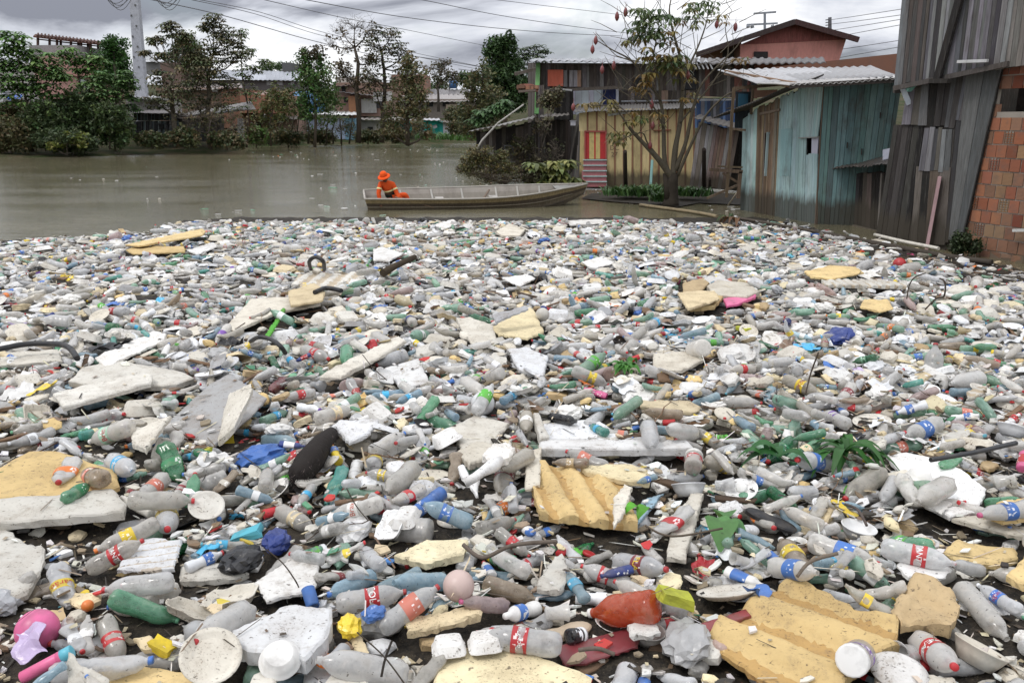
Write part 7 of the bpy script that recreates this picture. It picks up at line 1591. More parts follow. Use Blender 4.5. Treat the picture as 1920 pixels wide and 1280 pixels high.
B('soda3',590,1060,665,1020,'clear','red','dark red',None,'muddy bottle with a torn red label below the white ribbed bottle','muddy red-label bottle')
B('soda2',702,1052,618,1080,'brownish',None,None,None,'mud-coated bottle beside the twigs, bottom left of centre') if False else None
B('soda1',792,1042,688,1062,'light blue','red',None,None,'bluish grey bottle with a red cap in the lower centre')
B('water2',830,1048,740,1090,'light blue',None,None,None,'long ribbed bluish bottle slanting in the lower centre','ribbed blue-grey bottle',sc=1.15)
B('soda0',905,1062,1010,1080,'brownish','white',None,None,'grey-brown bottle with a white cap, lower centre') 
B('jug0',1232,1142,1103,1107,'red orange','white',None,None,'big orange-red juice jug with a white cap, lower centre','orange-red jug',sc=.98)
B('water1',1105,1100,1058,1037,'light blue','blue','cyan',None,'slim bottle with a sky-blue label and blue cap, lower centre','slim blue bottle',sc=1.05)
B('det0',1185,1042,1128,1055,'navy','navy','navy',None,'navy blue shampoo bottle, lower centre','navy bottle')
B('det1',1008,1092,945,1132,'white',None,'blue',None,'white bottle with a blue oval label, lower centre','white oval-label bottle',sc=1.1)
B('soda0',1148,1000,1260,1050,'clear2','red','dark red','FLA','clear bottle with a dark red label and yellow letters, lower centre','dark red labelled bottle',tcol=(.8,.6,.05),sc=1.1)
B('water1',1148,985,1092,1000,'clear3','red',None,None,'small grey bottle below the corrugated slab')
B('soda1',930,972,995,1000,'clear3','red','red',None,'grey bottle with a red label left of the corrugated yellow slab')
B('jar0',1070,1158,1090,1148,'black','white','white',None,'small black medicine bottle with a white cap, lower centre')
B('water2',1180,1205,1148,1290,'clear2',None,None,None,'clear ribbed bottle standing toward the viewer at the bottom centre','ribbed bottom bottle',sc=1.1)
B('water1',1255,1240,1205,1285,'teal','blue',None,None,'blue-green water bottle at the bottom edge right of the ribbed one')
B('soda3',1300,1265,1360,1290,'dark green',None,None,None,'green bottle base at the bottom edge by the big yellow slab','bottom green bottle')
B('soda1',1515,1052,1468,975,'brownish','white','yellow',None,'muddy brown bottle with a torn yellow label, right','muddy yellow-label bottle')
B('det1',1445,1038,1532,1092,'white',None,'blue','PEPSI','white painted bottle with a blue round label, right','white blue-label bottle') if False else B('soda4',1445,1035,1535,1095,'white',None,'blue',None,'white painted bottle with a blue round label, right','white blue-label bottle')
B('water2',1552,1062,1622,1092,'clear2','red',None,None,'ribbed clear bottle seen from its base, right')
B('water1',1598,1046,1642,1074,'green','green',None,None,'small green bottle beside the ribbed clear bottle, right')
B('soda4',1524,984,1648,1022,'clear2','red','blue',None,'long clear bottle with a blue label and red cap, right','long blue-label bottle',sc=1.15)
B('soda0',1655,1020,1790,1052,'clear2',None,'red','CANTE','clear bottle with a red label, right of the long blue-label bottle','right red-label bottle',sc=1.1)
B('soda0',1752,1022,1660,968,'green','red','bright green','TAI','green bottle with a bright green label and red cap, right','green labelled bottle',sc=1.05)
B('soda0',1715,1130,1810,1274,'clear2','red','red','REAL','large clear bottle with a red label pointing toward the viewer, bottom right','bottom right red-labelled bottle',sc=1.18)
B('water2',1800,1062,1905,1165,'clear2',None,None,None,'big ribbed clear bottle at the right edge','ribbed right-edge bottle',sc=1.3)
B('soda1',1920,1120,1838,1068,'clear2','white','blue','ugun','clear bottle with a pale blue label at the right edge','blue-label right-edge bottle',tcol=(.4,.05,.05))
B('jar0',1625,1198,1585,1268,'clear3','white','purple',None,'dirty jar-like bottle with a purple label on the big yellow slab',sc=1.3)
B('water1',1815,1250,1905,1222,'light blue','red','blue',None,'bluish bottle with a deep blue label in the bottom right corner')
B('water2',1930,1240,1830,1275,'clear2',None,None,None,'ribbed clear bottle at the bottom right corner',sc=1.1)
K('cup1',1705,1185,'clear2','translucent tub seen from above, left of the red-labelled bottom right bottle',sc=1.25)
K('bowl0',1835,1192,'dirty white','muddy oval bowl at the lower right','muddy oval bowl',sc=1.35)
K('plate1',1690,1232,'clear2','clear plastic dome lid at the bottom right',sc=1.3)
B('soda1',1850,1030,1785,1050,'clear','red',None,None,'grey bottle in front of the right yellow sheet')
B('soda2',1655,1120,1600,1105,'clear3',None,'yellow',None,'grey bottle with a torn yellow label left of the porous lump')
B('soda5',1690,1090,1630,1080,'clear','white',None,None,'crumpled clear bottle with a white cap, right')
K('plate0',1370,1080,'dirty white','large dirty white plate below the green leaves, right','large dirty plate',sc=1.5)
K('film1',1420,1095,'blue','flat light blue plastic sheet beside the large dirty plate','blue plastic sheet',sc=1.0)
K('bag0',1288,1172,'grey','crumpled grey plastic bag below the lime carton','crumpled grey bag',sc=1.0)
it=K('box0',1265,1130,'lime','lime green and yellow carton right of the orange-red jug','lime carton',yaw=.25,sc=1.0)
K('bag1',450,1022,'black','shiny black rubbish bag, lower left','black rubbish bag',sc=1.0)
K('bag2',515,985,'navy','crumpled dark teal-blue bag above the black rubbish bag','dark blue bag',sc=.85)
K('bag3',490,832,'blue','bright blue knotted plastic bag, left of the black fur','blue knotted bag',sc=1.25)
K('bag0',1575,612,'navy','round dark blue tied bag, right, middle distance','dark blue tied bag',sc=1.25)
K('bag1',1500,600,'white','white and pale blue plastic bag beside the tied dark blue bag',sc=1.1)
K('bag2',655,1152,'yellow','yellow and blue crumpled packet right of the thick white block',sc=.6)
K('bag2',700,1148,'blue','small blue crumpled packet left of the torn-label bottle',sc=.5)
K('ball0',1688,484,'red','round red ball at the far right below the pink plank','red ball',sc=1.15)
K('ball0',860,1105,'pinkish','dull pink-brown rubber ball, bottom centre','dull pink ball',sc=.85)
K('ball0',65,1152,'pink','magenta-pink round plastic float at the bottom left','magenta float',sc=1.05)
K('ball0',159,1102,'orange','small bright orange ball left of the pale green bottle','small orange ball',sc=.32)
K('ball0',905,738,'white','white ball half wrapped in black, centre','white ball',sc=1.1)
K('ball0',925,590,'dirty white','dirty round foam float right of the pale yellow bent sheet') if False else K('ball0',1017,590,'dirty white','speckled white round float right of the pale yellow bent sheet',sc=.9)
K('bowl1',525,1240,'white','upturned white foam bowl at the bottom left of centre','upturned white bowl',sc=1.05)
K('clam0',875,1192,'white','open white takeaway box lying upside down at the bottom centre','takeaway box',yaw=.15,sc=1.0)
K('lid0',175,985,'green','round green lid standing out at the left','green lid',sc=1.15)
K('lid0',1105,985,'red','bright red round lid below the corrugated slab','red lid',sc=1.1)
K('plate0',395,1235,'dirty white','large dirty plate curled at the bottom left',sc=1.2)
K('plate0',385,935,'dirty white','round white plastic plate left of centre',sc=1.0)
K('plate1',850,930,'dirty white','white ribbed plate right of the blue tube','white ribbed plate',sc=1.15)
K('tray0',735,965,'white','white foam cup tray below the blue tube',sc=1.0); K('tray2',760,958,'white','white square foam lid in front of the cup tray',sc=.8)
B('tube0',755,945,830,905,'blue','blue','blue','Brilux','bright blue tube bottle with white lettering, centre','bright blue tube',sc=1.15)
B('soda0',895,955,780,952,'light blue','blue','blue',None,'pale bottle with a light blue label and blue cap, under the blue tube','pale blue bottle',sc=1.0)
B('soda1',712,945,622,935,'clear2','white','white','Brax','clear bottle with a white and red label left of the bright blue tube',tcol=(.5,.1,.05),sc=1.05)
B('soda0',505,920,600,958,'clear','red','cream',None,'bottle with a cream label and pictures, left of centre','cream-label bottle',sc=1.0)
B('soda4',780,860,720,915,'clear3',None,None,None,'long grey crumpled bottle standing behind the blue tube') 
B('soda0',750,880,685,875,'clear','red','yellow',None,'bottle with a yellow label behind the grey crumpled bottle')
B('soda3',645,865,605,910,'teal',None,None,None,'turquoise-green crumpled bottle right of the black fur','turquoise crumpled bottle',sc=1.05)
B('water2',670,878,640,905,'clear2',None,None,None,'ribbed clear bottle right of the turquoise crumpled one')
B('det0',522,822,572,820,'navy','navy','white',None,'blue and silver spray can between the blue bag and the black fur','blue spray can')
B('soda0',955,845,935,905,'clear3',None,'dark red',None,'grey bottle with a dark red label right of the white Y-shaped piece')
B('det1',668,830,660,860,'white',None,'white',None,'small white bottle below the broken white chunk')
K('plate1',750,845,'white','white square lid bowl left of centre, beyond the grey bottle',sc=1.1); K('plate0',815,850,'dirty white','large round white plate left of the white Y-shaped piece','round white plate',sc=1.2)
B('water3',860,830,842,885,'brownish','red',None,None,'muddy beige bottle with a red cap beside the round white plate')
B('det0',1545,762,1590,795,'white','white',None,None,'big white plastic tub lying on a green bottle, right','big white tub',sc=1.2)
B('soda0',1470,768,1520,790,'clear',None,None,None,'grey bottle end next to the big white tub')
B('soda0',1490,805,1442,832,'dark green','red','dark green',None,'glossy dark green bottle with a red cap, right','glossy green bottle')
B('soda1',1480,835,1545,822,'green',None,'cream',None,'green bottle with a cream label, right','cream-label green bottle')
B('soda4',1565,835,1488,866,'white','red','blue',None,'white bottle with a blue and red round label and red cap, right','white cola-style bottle')
B('soda0',1590,825,1668,840,'clear3',None,'yellow',None,'clear bottle with a bright yellow label above the big leaves, right','yellow label right bottle',tcol=(.5,.05,.05))
B('soda0',1662,872,1582,905,'clear3','red',None,None,'clear grey bottle with a reddish cap below the big leaves, right','red-capped grey bottle')
B('water2',1680,885,1658,915,'clear2',None,None,None,'ribbed clear bottle left of the white right panel')
B('soda5',1690,890,1730,935,'clear2',None,None,None,'clear bottle lying against the white right panel')
B('soda0',1440,898,1505,915,'dark green',None,'dark green',None,'green bottle with dark lettering below the leaf plant','dark lettered green bottle')
B('water2',1530,888,1478,915,'clear2',None,None,None,'ribbed white-grey bottle below the leaf plant')
B('soda3',1400,920,1455,965,'clear3','red','orange',None,'long grey bottle with a red cap, right')
B('soda0',1780,905,1720,940,'clear',None,None,None,'clear bottle standing at the corner of the white right panel')
B('soda0',1860,905,1920,920,'green',None,None,None,'green bottle at the right edge above the yellow corner')
B('soda1',1930,960,1840,972,'clear2','pink','blue',None,'clear bottle with a navy band at the right edge','navy-banded bottle',sc=1.1)
B('soda4',1845,868,1890,862,'clear3',None,None,None,'grey bottle beyond the black bar at the right')
B('soda3',1795,835,1768,858,'green',None,None,None,'green bottle base under the black bar')
K('bowl1',1730,872,'white','white oval bowl resting upside down on the white right panel','white oval bowl',sc=1.0)
K('bowl0',1612,955,'white','white plastic bowl with a twig in it, right','bowl with a twig',sc=1.2)
K('bowl0',1900,790,'white','white plastic bowl at the right edge','right-edge bowl',sc=1.3)
K('bowl0',1295,895,'white','square white bowl right of the corrugated yellow slab','square white bowl',sc=1.3)
B('water1',1230,888,1195,900,'light blue',None,'blue',None,'water bottle with a blue label beside the square white bowl')
B('soda3',1290,940,1225,990,'clear2',None,'red',None,'large crushed clear bottle leaning on the speckled white bar','large crushed bottle')
B('water2',1230,1000,1215,985,'white',None,None,None,'white bottle behind the dark red labelled bottle')
B('water2',1060,1070,1035,1110,'clear3',None,None,None,'fluted grey shoe-sole-like tray in the lower centre') if False else None
B('soda0',1320,848,1395,845,'clear3',None,'yellow',None,'grey bottle with a gold label right of the long white bar','gold-label bottle')
B('soda0',1215,800,1222,840,'clear2',None,None,None,'clear bottle standing in front of the long white bar')
B('soda1',1310,790,1240,830,'clear2',None,None,None,'two-part clear bottle behind the right end of the long white bar')
B('det0',1420,852,1375,872,'white','navy','white',None,'white bottle with a dark blue cap right of the long white bar','navy-capped white bottle')
B('water2',1345,848,1372,862,'clear2',None,None,None,'short ribbed bottle right of the long white bar')
B('soda1',1105,868,1035,862,'brownish',None,'tan',None,'rust-coloured bottle under the long white bar')
B('soda0',995,855,940,890,'clear3',None,None,None,'grey bottle left of the corrugated slab end')
B('jar0',1300,862,1302,845,'clear','white','red',None,'jar with a red and white label right of the white bar')
B('soda0',1075,680,1145,660,'pale green','red','bright green',None,'light green bottle with a bright green label near the notched white slab','light green bottle')
B('jug0',1140,685,1190,668,'pinkish',None,None,None,'large pale pinkish jug right of the notched white slab',sc=1.0)
B('soda0',1070,695,1145,696,'clear','red','yellow',None,'clear bottle with a yellow label below the large pinkish jug','yellow-label mid bottle')
B('det0',1140,712,1092,706,'pink','green','pink',None,'pink shampoo bottle below the yellow-label bottle','pink bottle')
B('water1',1100,740,1070,760,'black',None,None,None,'black ridged bottle beside a white carrier bag','black ridged bottle') if False else B('water0',1028,752,1085,768,'black',None,None,None,'black ridged bottle in the middle','black ridged bottle')
K('bag1',1070,748,'white','white carrier bag with faint print behind the black ridged bottle',sc=1.0)
B('soda4',890,760,925,735,'clear2',None,'bright green',None,'clear bottle with a vivid green label right of the white ball','vivid green label bottle')
B('soda1',965,745,945,760,'pinkish','red',None,None,'dark pink bottle with a red cap right of the vivid green label')
B('soda0',870,690,905,715,'clear2',None,None,None,'clear bottle beyond the white ball')
B('water1',905,672,880,700,'clear',None,'bright green',None,'clear bottle with a lime label beyond the white ball')
B('soda2',725,745,690,768,'green',None,None,None,'pale green crushed bottle below the white square sheet','crushed green mid bottle')
B('soda0',590,775,660,752,'clear','green','cream',None,'long bottle with a cream label left of centre')
B('det1',560,745,600,755,'white','purple',None,None,'white bottle with a purple cap, left of centre','purple-capped bottle')
B('soda1',530,690,505,715,'dark red',None,None,None,'translucent dark red bottle, left of centre','dark red bottle')
B('soda0',650,640,648,672,'green',None,None,None,'green bottle standing beside the long slanting bar','standing green bottle')
B('soda3',465,655,466,690,'green',None,None,None,'green bottle standing upright above the grey tilted board')
B('soda3',505,650,520,660,'dark green',None,None,None,'dark green bottle under the arched rubber hose')
B('soda1',480,672,545,665,'pale green',None,'white',None,'pale green bottle with a dark band, left of centre')
B('soda1',205,618,222,598,'dark green',None,None,None,'small vivid green bottle in the left middle distance')
B('soda4',330,645,378,650,'clear2',None,'blue',None,'bottle with a bright blue label beside the white frame','bright blue label bottle')
B('det1',378,695,385,660,'grey','navy','blue',None,'grey bleach bottle with a blue and green label above the grey tilted board','bleach bottle',sc=1.1)
B('soda0',470,595,555,595,'clear2',None,None,None,'big clear bottle near the green striped tray') if False else None
B('soda0',562,640,620,655,'clear','red','red',None,'clear bottle with a red label left of the long slanting bar','mid red-label bottle')
B('soda1',245,575,180,570,'clear2','red','red',None,'clear bottle with a red label in the left distance')
B('water0',440,580,400,560,'clear','blue',None,None,None)
K('box0',165,545,'cream','small cream box in the left distance') if False else K('box0',38,558,'cream','cream box with an open top at the left in the middle distance','cream box',sc=1.4)
K('box0',350,610,'cyan','bright blue milk carton in the left middle distance','blue carton',sc=.9,yaw=1.2)
K('box0',460,962,'turquoise','turquoise and white carton left of the cream-label bottle','turquoise carton',sc=1.0,yaw=.1)
K('box1',300,1185,'yellow','small yellow and white box beside the dark plank, bottom left',yaw=-.2)
K('box0',1360,950,'yellow','yellow carton with white stripes, right','yellow carton',sc=.75,yaw=-.6)
K('box1',98,1105,'tan','torn ochre carton below the yellow-labelled crushed bottle',sc=1.0)
K('box0',340,635,'blue',None) if False else None
K('film2',200,640,'black','crumpled black sheet in the left middle distance','crumpled black sheet',sc=1.8); K('film0',230,632,'black','second crumpled black sheet right beside the larger one',sc=1.2)
K('film1',40,625,'green','dark green plastic sheet at the left, middle distance',sc=1.2) if False else K('film1',115,632,'dark green','dark green curled plastic sheet beside the black hose',sc=1.2)
K('film3',55,1185,'lilac','pale lilac cloth at the bottom left below the magenta float','lilac cloth',sc=1.1)
K('film2',1480,1290,'clear',None) if False else None
K('film0',1430,745,'green','green crisp packet among twigs, right') if False else K('film0',1355,778,'bright green','bright green packet among twigs, right','bright green packet',sc=.8)
K('tray1',460,820,'white',None) if False else None
K('tray0',350,1110,'dirty white','round-cornered dirty white tray right of the pale green bottle','dirty tray',sc=1.1)
K('tray0',430,1080,'dirty white','tilted dirty white tray below the black bag',sc=1.2)
K('tray2',710,760,'white',None); K('tray1',720,790,'white','clean white square tray in the centre','centre square tray',sc=1.1); K('tray2',830,800,'white','white creased tray left of the stepped foam sheet',sc=1.2)
K('tray2',830,730,'white','white foam cup left of the white ball',sc=.9); K('tray0',1140,725,'white',None); K('tray1',1300,705,'white',None); K('box1',1330,700,'white','white box with a folded top, right of the big plant','white folded box',sc=1.6)
K('plate1',1400,715,'dirty white','round white plate right of the white folded box','round plate',sc=1.15); K('plate0',1410,728,'dirty white','second plate overlapping the round plate, right',sc=.9); K('plate0',1715,715,'white','white plate with a ridged rim, right middle',sc=1.1); K('bowl1',1755,700,'white','upturned white bowl beside the ridged plate, right middle',sc=1.0)
K('plate0',1640,755,'dirty white','large dirty plate beside a black label bottle, right middle',sc=1.4); K('plate0',280,775,'dirty white','dirty round lid below the cracked foam beam',sc=1.0); K('plate0',1780,720,'white',None); K('plate0',1865,735,'clear2',None); 
B('soda0',1800,792,1870,785,'pinkish',None,'dark red','Flash','pinkish bottle with a dark red label and yellow letters, right','yellow lettered bottle',tcol=(.8,.6,.04)) if False else B('soda0',1790,768,1860,795,'pinkish',None,'dark red','Flash','pinkish bottle with a dark red label and yellow letters, right','yellow lettered bottle',tcol=(.8,.6,.04))
B('soda4',1765,775,1700,795,'white',None,'blue',None,'white bottle with a blue and orange ring label, right','ring-label bottle')
B('soda0',1595,768,1545,742,'white','blue','purple',None,'white bottle with a purple oval label and blue cap, right','purple oval bottle'); B('soda0',1575,790,1600,790,'brownish','yellow','yellow',None,'small bottle with a yellow label and yellow cap, right')
B('soda0',1470,695,1540,715,'clear3',None,'yellow','REAL','grey bottle with a gold label, right middle','gold-label right bottle',tcol=(.4,.1,.03))
B('soda0',1565,720,1508,722,'clear','red',None,None,'grey bottle with a red cap beside the gold-label right bottle'); B('soda1',1600,705,1578,725,'clear2','red','dark red',None,'clear bottle with a dark red label, right middle')
B('jug0',1850,690,1775,700,'clear2',None,None,None,'long pale bottle at the right, far middle',sc=1.0); B('soda0',1455,650,1425,668,'clear2','white','yellow',None,'clear bottle with a broad yellow label, right middle','broad yellow label bottle')
B('soda0',1640,665,1605,660,'dark green',None,'green',None,'green bottle with a printed label, right middle'); B('jug0',1320,660,1290,640,'clear2',None,None,None,'big translucent jug, right of centre','translucent jug')
B('det0',1370,615,1362,592,'pink','navy',None,None,'bright magenta bottle with a dark cap, right middle','magenta bottle',sc=1.0); B('water0',1475,612,1480,585,'navy','blue',None,None,'deep blue bottle left of the white bag, right middle')
B('soda4',1535,820,1500,815,'green',None,None,None,None); B('soda3',1645,545,1700,548,'clear',None,'yellow',None,'grey bottle with a yellow label in the far right middle','far yellow-label bottle')
B('soda3',1590,545,1620,530,'dark green',None,None,None,None); B('soda0',780,600,760,570,'clear',None,'navy',None,None); B('soda0',880,575,925,590,'dark green',None,None,None,None)
B('soda0',800,610,770,628,'pale green',None,'white',None,'pale green bottle with a light label, centre','pale green centre bottle'); B('soda1',700,612,735,628,'clear2',None,'red',None,None)
B('soda1',1200,560,1225,545,'green',None,None,None,'green bottle pair in the middle distance right of centre'); B('soda1',1215,600,1240,580,'clear',None,'cyan',None,'clear bottle with a sky-blue label right of centre, middle distance')
# far colourful accents
for k,(x,y,c) in enumerate([(300,1210,'brown'),(1220,1215,'brownish')]): pass
# sandal, black fur bundle, leaves
def sole(x,y,yaw,col,label,sc=1.0):
    pts=[]; n=22
    for i in range(n):
        a=2*math.pi*i/n; u=math.cos(a)*.13; w=.046*(1-.28*math.exp(-((u+.01)/.04)**2)); pts.append((u,math.sin(a)*w*(1+.15*(u>0))))
    key=f'sole{len(TP)}'; t=slabT(key,pts,.022,.001,.03,1,.0,'rubber'); TP[key]=t; p=G(x,y,.25); it=put(key,p.x,p.y,yaw,sc,dict(body=col),mask=True,hero=label); 
    if it: it['name']='sandal'; it['cat']='sandal'
sole(1058,1128,.35,'brownish','grey fluted shoe sole above the script cola bottle',1.1); sole(1862,828,.9,'tan','beige slip-on sandal beside the black bar at the right',1.2); sole(1450,940,-.5,'black','black shoe sole at the right',1.2)
p=G(580,868,.25); 
def fur():
    mb=MB(); C=[G(622,812,.20),G(602,835,.21),G(580,865,.20),G(562,890,.18),G(555,905,.15)]; rad=[.06,.10,.12,.10,.05]; k=14; rings=[]
    for i in range(len(C)-1):
        for j in range(4): t=j/4; rings.append((C[i].lerp(C[i+1],t),rad[i]+(rad[i+1]-rad[i])*t))
    rings.append((C[-1],rad[-1])); mb.tube([r[0] for r in rings],[r[1]*.8 for r in rings],(.02,.016,.014),k)
    for c,r in rings:
        for _ in range(150):
            a=rr.uniform(0,6.28); d=Vector((math.cos(a),math.sin(a)*.8,rr.uniform(-.2,1))).normalized(); q=c+d*r*.78+Vector((U(-.03,.03),U(-.03,.03),0)); e=q+d*.006+Vector((U(-.02,.02),-.025,-.012)); s=d.cross(Vector((0,0,1))).normalized()*.002
            mb.add([q-s,q+s,e],[(0,1,2)],vary((.013,.010,.009),.4) if rr.random()<.93 else (.14,.11,.10))
    mb.top('black_fur_bundle',M['fur'],'matted bundle of black hair or fur right of the bright blue knotted bag','fur bundle')
fur(); HEROL.append(('black fur',p.x,p.y))
def leafplant(x,y,label,n,L,col,lm='leaf tuft',name='leafy_plant',cat='plant',up=.5,wide=.13):
    p=G(x,y,.16); root=thing(name,label,cat,tuple(p)); 
    for i in range(n):
        mb=MB(); a=U(0,6.28); l=L*U(.6,1.1); d=Vector((math.cos(a),math.sin(a),0)); s=Vector((-d.y,d.x,0)); prev=None; c0=p+Vector((U(-.12,.12)*L*2,U(-.1,.1)*L*2,0)); cl=vary(col,.25); m=7; el=U(.3,1.2)*up*2
        vs=[];fs=[]
        for j in range(m+1):
            t=j/m; q=c0+d*l*(t*.8+.05)+Vector((0,0,l*(el*t-(.55+el*.55)*t*t*1.05)+.05)); w=l*wide*math.sin(math.pi*min(.97,t*.88+.1))
            vs+=[q-s*w+Vector((0,0,w*.3)),q,q+s*w+Vector((0,0,w*.3))]
        for j in range(m):
            b=j*3; fs+=[(b,b+1,b+4,b+3),(b+1,b+2,b+5,b+4)]
        mb.add(vs,fs,cl,True); mb.build('leaf',M['leaf'],root)
    HEROL.append((lm,p.x,p.y))
leafplant(1590,862,'big dark green leaf plant, right',34,.36,(.035,.12,.025),lm='big leaf plant',wide=.085)
leafplant(1172,695,'small bright green leaf plant, right of centre',34,.17,(.06,.20,.03),lm='small leaf plant',wide=.2)
leafplant(1352,990,'broad pale green leaves, right of the corrugated slab',5,.26,(.09,.22,.07),lm='broad pale leaves',wide=.33,up=.35)
leafplant(1450,868,'dark green leaves left of the big leaf plant',6,.30,(.03,.12,.03),lm='dark green leaves',wide=.16)
leafplant(1208,966,'single bright green leaf on the corrugated slab corner',2,.14,(.10,.35,.03),lm='single bright leaf',wide=.3,up=.3)
leafplant(1375,415,'withered brown leaf tuft at the far edge of the rubbish',12,.45,(.14,.075,.035),lm='withered leaf tuft',up=.35,wide=.12)
leafplant(1362,412,'green weed beside the withered leaf tuft',8,.35,(.05,.10,.03),lm='green weed',up=.5)
# white Y-shaped piece: ellipsoid head with two arms
def ypiece():
    g=lambda x,y,z:G(x,y,z); mb=MB()
    mb.tube([g(940,862,.30),g(925,872,.34),g(905,884,.36),g(890,895,.36),g(872,905,.33)],[.03,.045,.03,.028,.03],COLS['white'],12)
    mb.top('white_bone_shape',M['foam'],'white curved moulded foam piece like a tailed club, centre','foam piece')
    S([(858,870,.06),(868,862,.08),(880,890,.03),(900,900,.0),(895,925,0),(865,900,0)],.03,'white','white pointed moulded wing left of the curved club piece',disp=.002,add=.09,name='foam_chunk',cat='foam piece')
    S([(905,862),(925,842),(950,838),(965,850),(955,868),(920,878)],.07,'white','white rounded moulded foam head right of the pointed wing',disp=.008,add=.10,name='foam_chunk',cat='foam piece')
ypiece()
# ================================================================ RUBBISH: fill the rest
def dil(m,k,fwd):
    o=m.copy()
    for s in range(1,k+1):
        for ax_ in (0,1):
            for q in (-s,s): o=np.maximum(o,np.roll(m,q,axis=ax_))
    for s in range(1,fwd+1): o=np.maximum(o,np.roll(m,-s,axis=0))
    return o
AV=np.where(yy<7.6,dil(AV*(AV>.9),0,2),AV)
nf=fill(int(AREA*34),5,avoid=True,hmax=.26)
nf+=fill(int(AREA*26),5,avoid=True,hmax=.2,ylim=(0,8.5))
print('AREA',AREA,'items',len(ITEMS))
# upright or tilted bottles
for _ in range(int(AREA*.9)):
    k,key,c=rand_item()
    if k not in('soda','water','jug','det','cup'): continue
    x,y=sample_xy(); i=int((y-GY0)/CE); j=int((x-GX0)/CE)
    if AV[max(0,i-8):i+9,max(0,j-8):j+9].max()>0: continue
    z=float(HG[i,j]); 
    if z>.3: continue
    t=TP[key]; yaw=U(0,6.28); el=U(.35,1.2)*(1 if rr.random()<.6 else -1); L=t.hi[0]-t.lo[0]
    m=Matrix.Translation((x,y,z+L*.5*abs(math.sin(el))-.07))@Matrix.Rotation(yaw,4,'Z')@Matrix.Rotation(-el,4,'Y')
    ITEMS.append(dict(key=key,m=m,sc=1,cols=c,hero=None,x=x,y=y,z=z,extra=None,tilted=True))
    c_,s_=math.cos(yaw),math.sin(yaw); I,J=cells(t,x,y,c_*.6,s_*.6,.7); I=np.clip(I,0,NY_-1);J=np.clip(J,0,NX_-1); HG[I,J]=np.where(HG[I,J]>5,HG[I,J],np.maximum(HG[I,J],z+.1))
# ---------------------------------------------------------------- build
def parts_for(it):
    t=TP[it['key']]; out=[]
    for n,(v,f,fc,mat,sm) in t.slots.items():
        if n=='cap' and not it['cols'].get('cap'): continue
        if n=='label' and not it['cols'].get('label'): continue
        out.append(n)
    return out
def slotmesh(t,n):
    if n not in t.mesh:
        v,f,fc,mat,sm=t.slots[n]; t.mesh[n]=mesh_from(n if n!='label' else 'paper_label',v,f,fc or [(1,1,1)]*len(f),[M[mat]],smooth=sm)
    return t.mesh[n]
def jcol(c,it): 
    b=COLS[c] if isinstance(c,str) else c; h=(math.sin(it['x']*91.7+it['y']*47.3)*.5+.5); k=.84+.26*h; g=math.sin(it['x']*33+it['y']*71)*.03
    return tuple(max(0,min(.92,x*k*(1+s*g))) for x,s in zip(b,(1,.3,-1)))
PCN={'soda':'bottle','water':'small bottle','jug':'jug','det':'squeeze bottle','tube':'tube','jar':'jar','tray':'foam tray','plate':'plate','bowl':'bowl','cup':'cup','can':'can','lid':'lid','chunk':'foam piece','sheet':'foam sheet','plank':'bit of wood','bag':'bag','rock':'foam lump','film':'plastic scrap','stick':'stick','box':'carton','ball':'ball','clam':'takeaway box','hero':'foam sheet','sole':'sandal'}
def cname(c):
    return {'clear':'grey clear','clear2':'pale clear','clear3':'dull grey','yellow foam':'ochre','dirty white':'off-white','pale yellow':'pale yellow'}.get(c,c)
def attrs(it,short=False):
    k=kindof(it['key']); c=it['cols']; s=cname(c.get('body','grey'))+' '+PCN[k]
    sh={'soda':['','','dented ','crushed ','','bent ','flattened '],'water':['ribbed ','','ribbed ','crushed ']}.get(k)
    if sh: s=sh[int(it['key'].replace('_far','')[-1])]+s
    if it.get('tilted'): s='tilted '+s
    if short: return s+(f" with {cname(c['label'])} label" if c.get('label') else '')
    if c.get('cap') and c.get('label'): s+=f", {c['cap']} cap, {cname(c['label'])} label"
    elif c.get('cap'): s+=f" with {c['cap']} cap"
    elif c.get('label'): s+=f" with {cname(c['label'])} label"
    return s
ORD=['','second ','third ','fourth ','fifth ','sixth ','seventh ','eighth ','ninth ','tenth ','eleventh ','twelfth ']
def lmfor(it):
    best=min(HEROL,key=lambda h:(h[1]-it['x'])**2+(h[2]-it['y'])**2); dx=it['x']-best[1]; dy=it['y']-best[2]
    d='right of' if dx>abs(dy) else ('left of' if -dx>abs(dy) else ('beyond' if dy>0 else 'in front of'))
    return best[0],d,math.hypot(dx,dy)
byk={}
for it in ITEMS:
    k=kindof(it['key']); px,py_=proj((it['x'],it['y'],.2)); it['px']=px; it['py']=py_
    vis=-40<px<1960 and py_<1330; it['vis']=vis
    nm=it.get('name') or (KINDS[k][0] if k in KINDS else 'foam_sheet'); it['nm']=nm
    sz=(TP[it['key']].area**.5)*it['sc']/max(1.5,it['y']); it['show']=sz*(1 if vis else .2)*(50 if it['hero'] else 1)
    byk.setdefault(nm,[]).append(it)
CAPN={'plastic_bottle':300,'foam_chunk':230,'foam_sheet':200,'plastic_scrap':110,'foam_tray':110,'foam_plate':110,'stick':90,'foam_lump':80,'wood_scrap':80,'plastic_cup':110,'squeeze_bottle':120}
CAPN={k:300 for k in CAPN}
ind=[];stuff={}
for nm,l in byk.items():
    l.sort(key=lambda i:-i['show']); cap=CAPN.get(nm,300); ind+=l[:cap]
    if l[cap:]: stuff[nm]=l[cap:]
groups={}
for it in ind:
    if it['hero']: it['lab']=it['hero']; continue
    lm,d,dist=lmfor(it); at_=attrs(it); at_=attrs(it,True) if len((at_+' '+lm).split())>9 else at_; groups.setdefault((at_,lm,d),[]).append((dist,it))
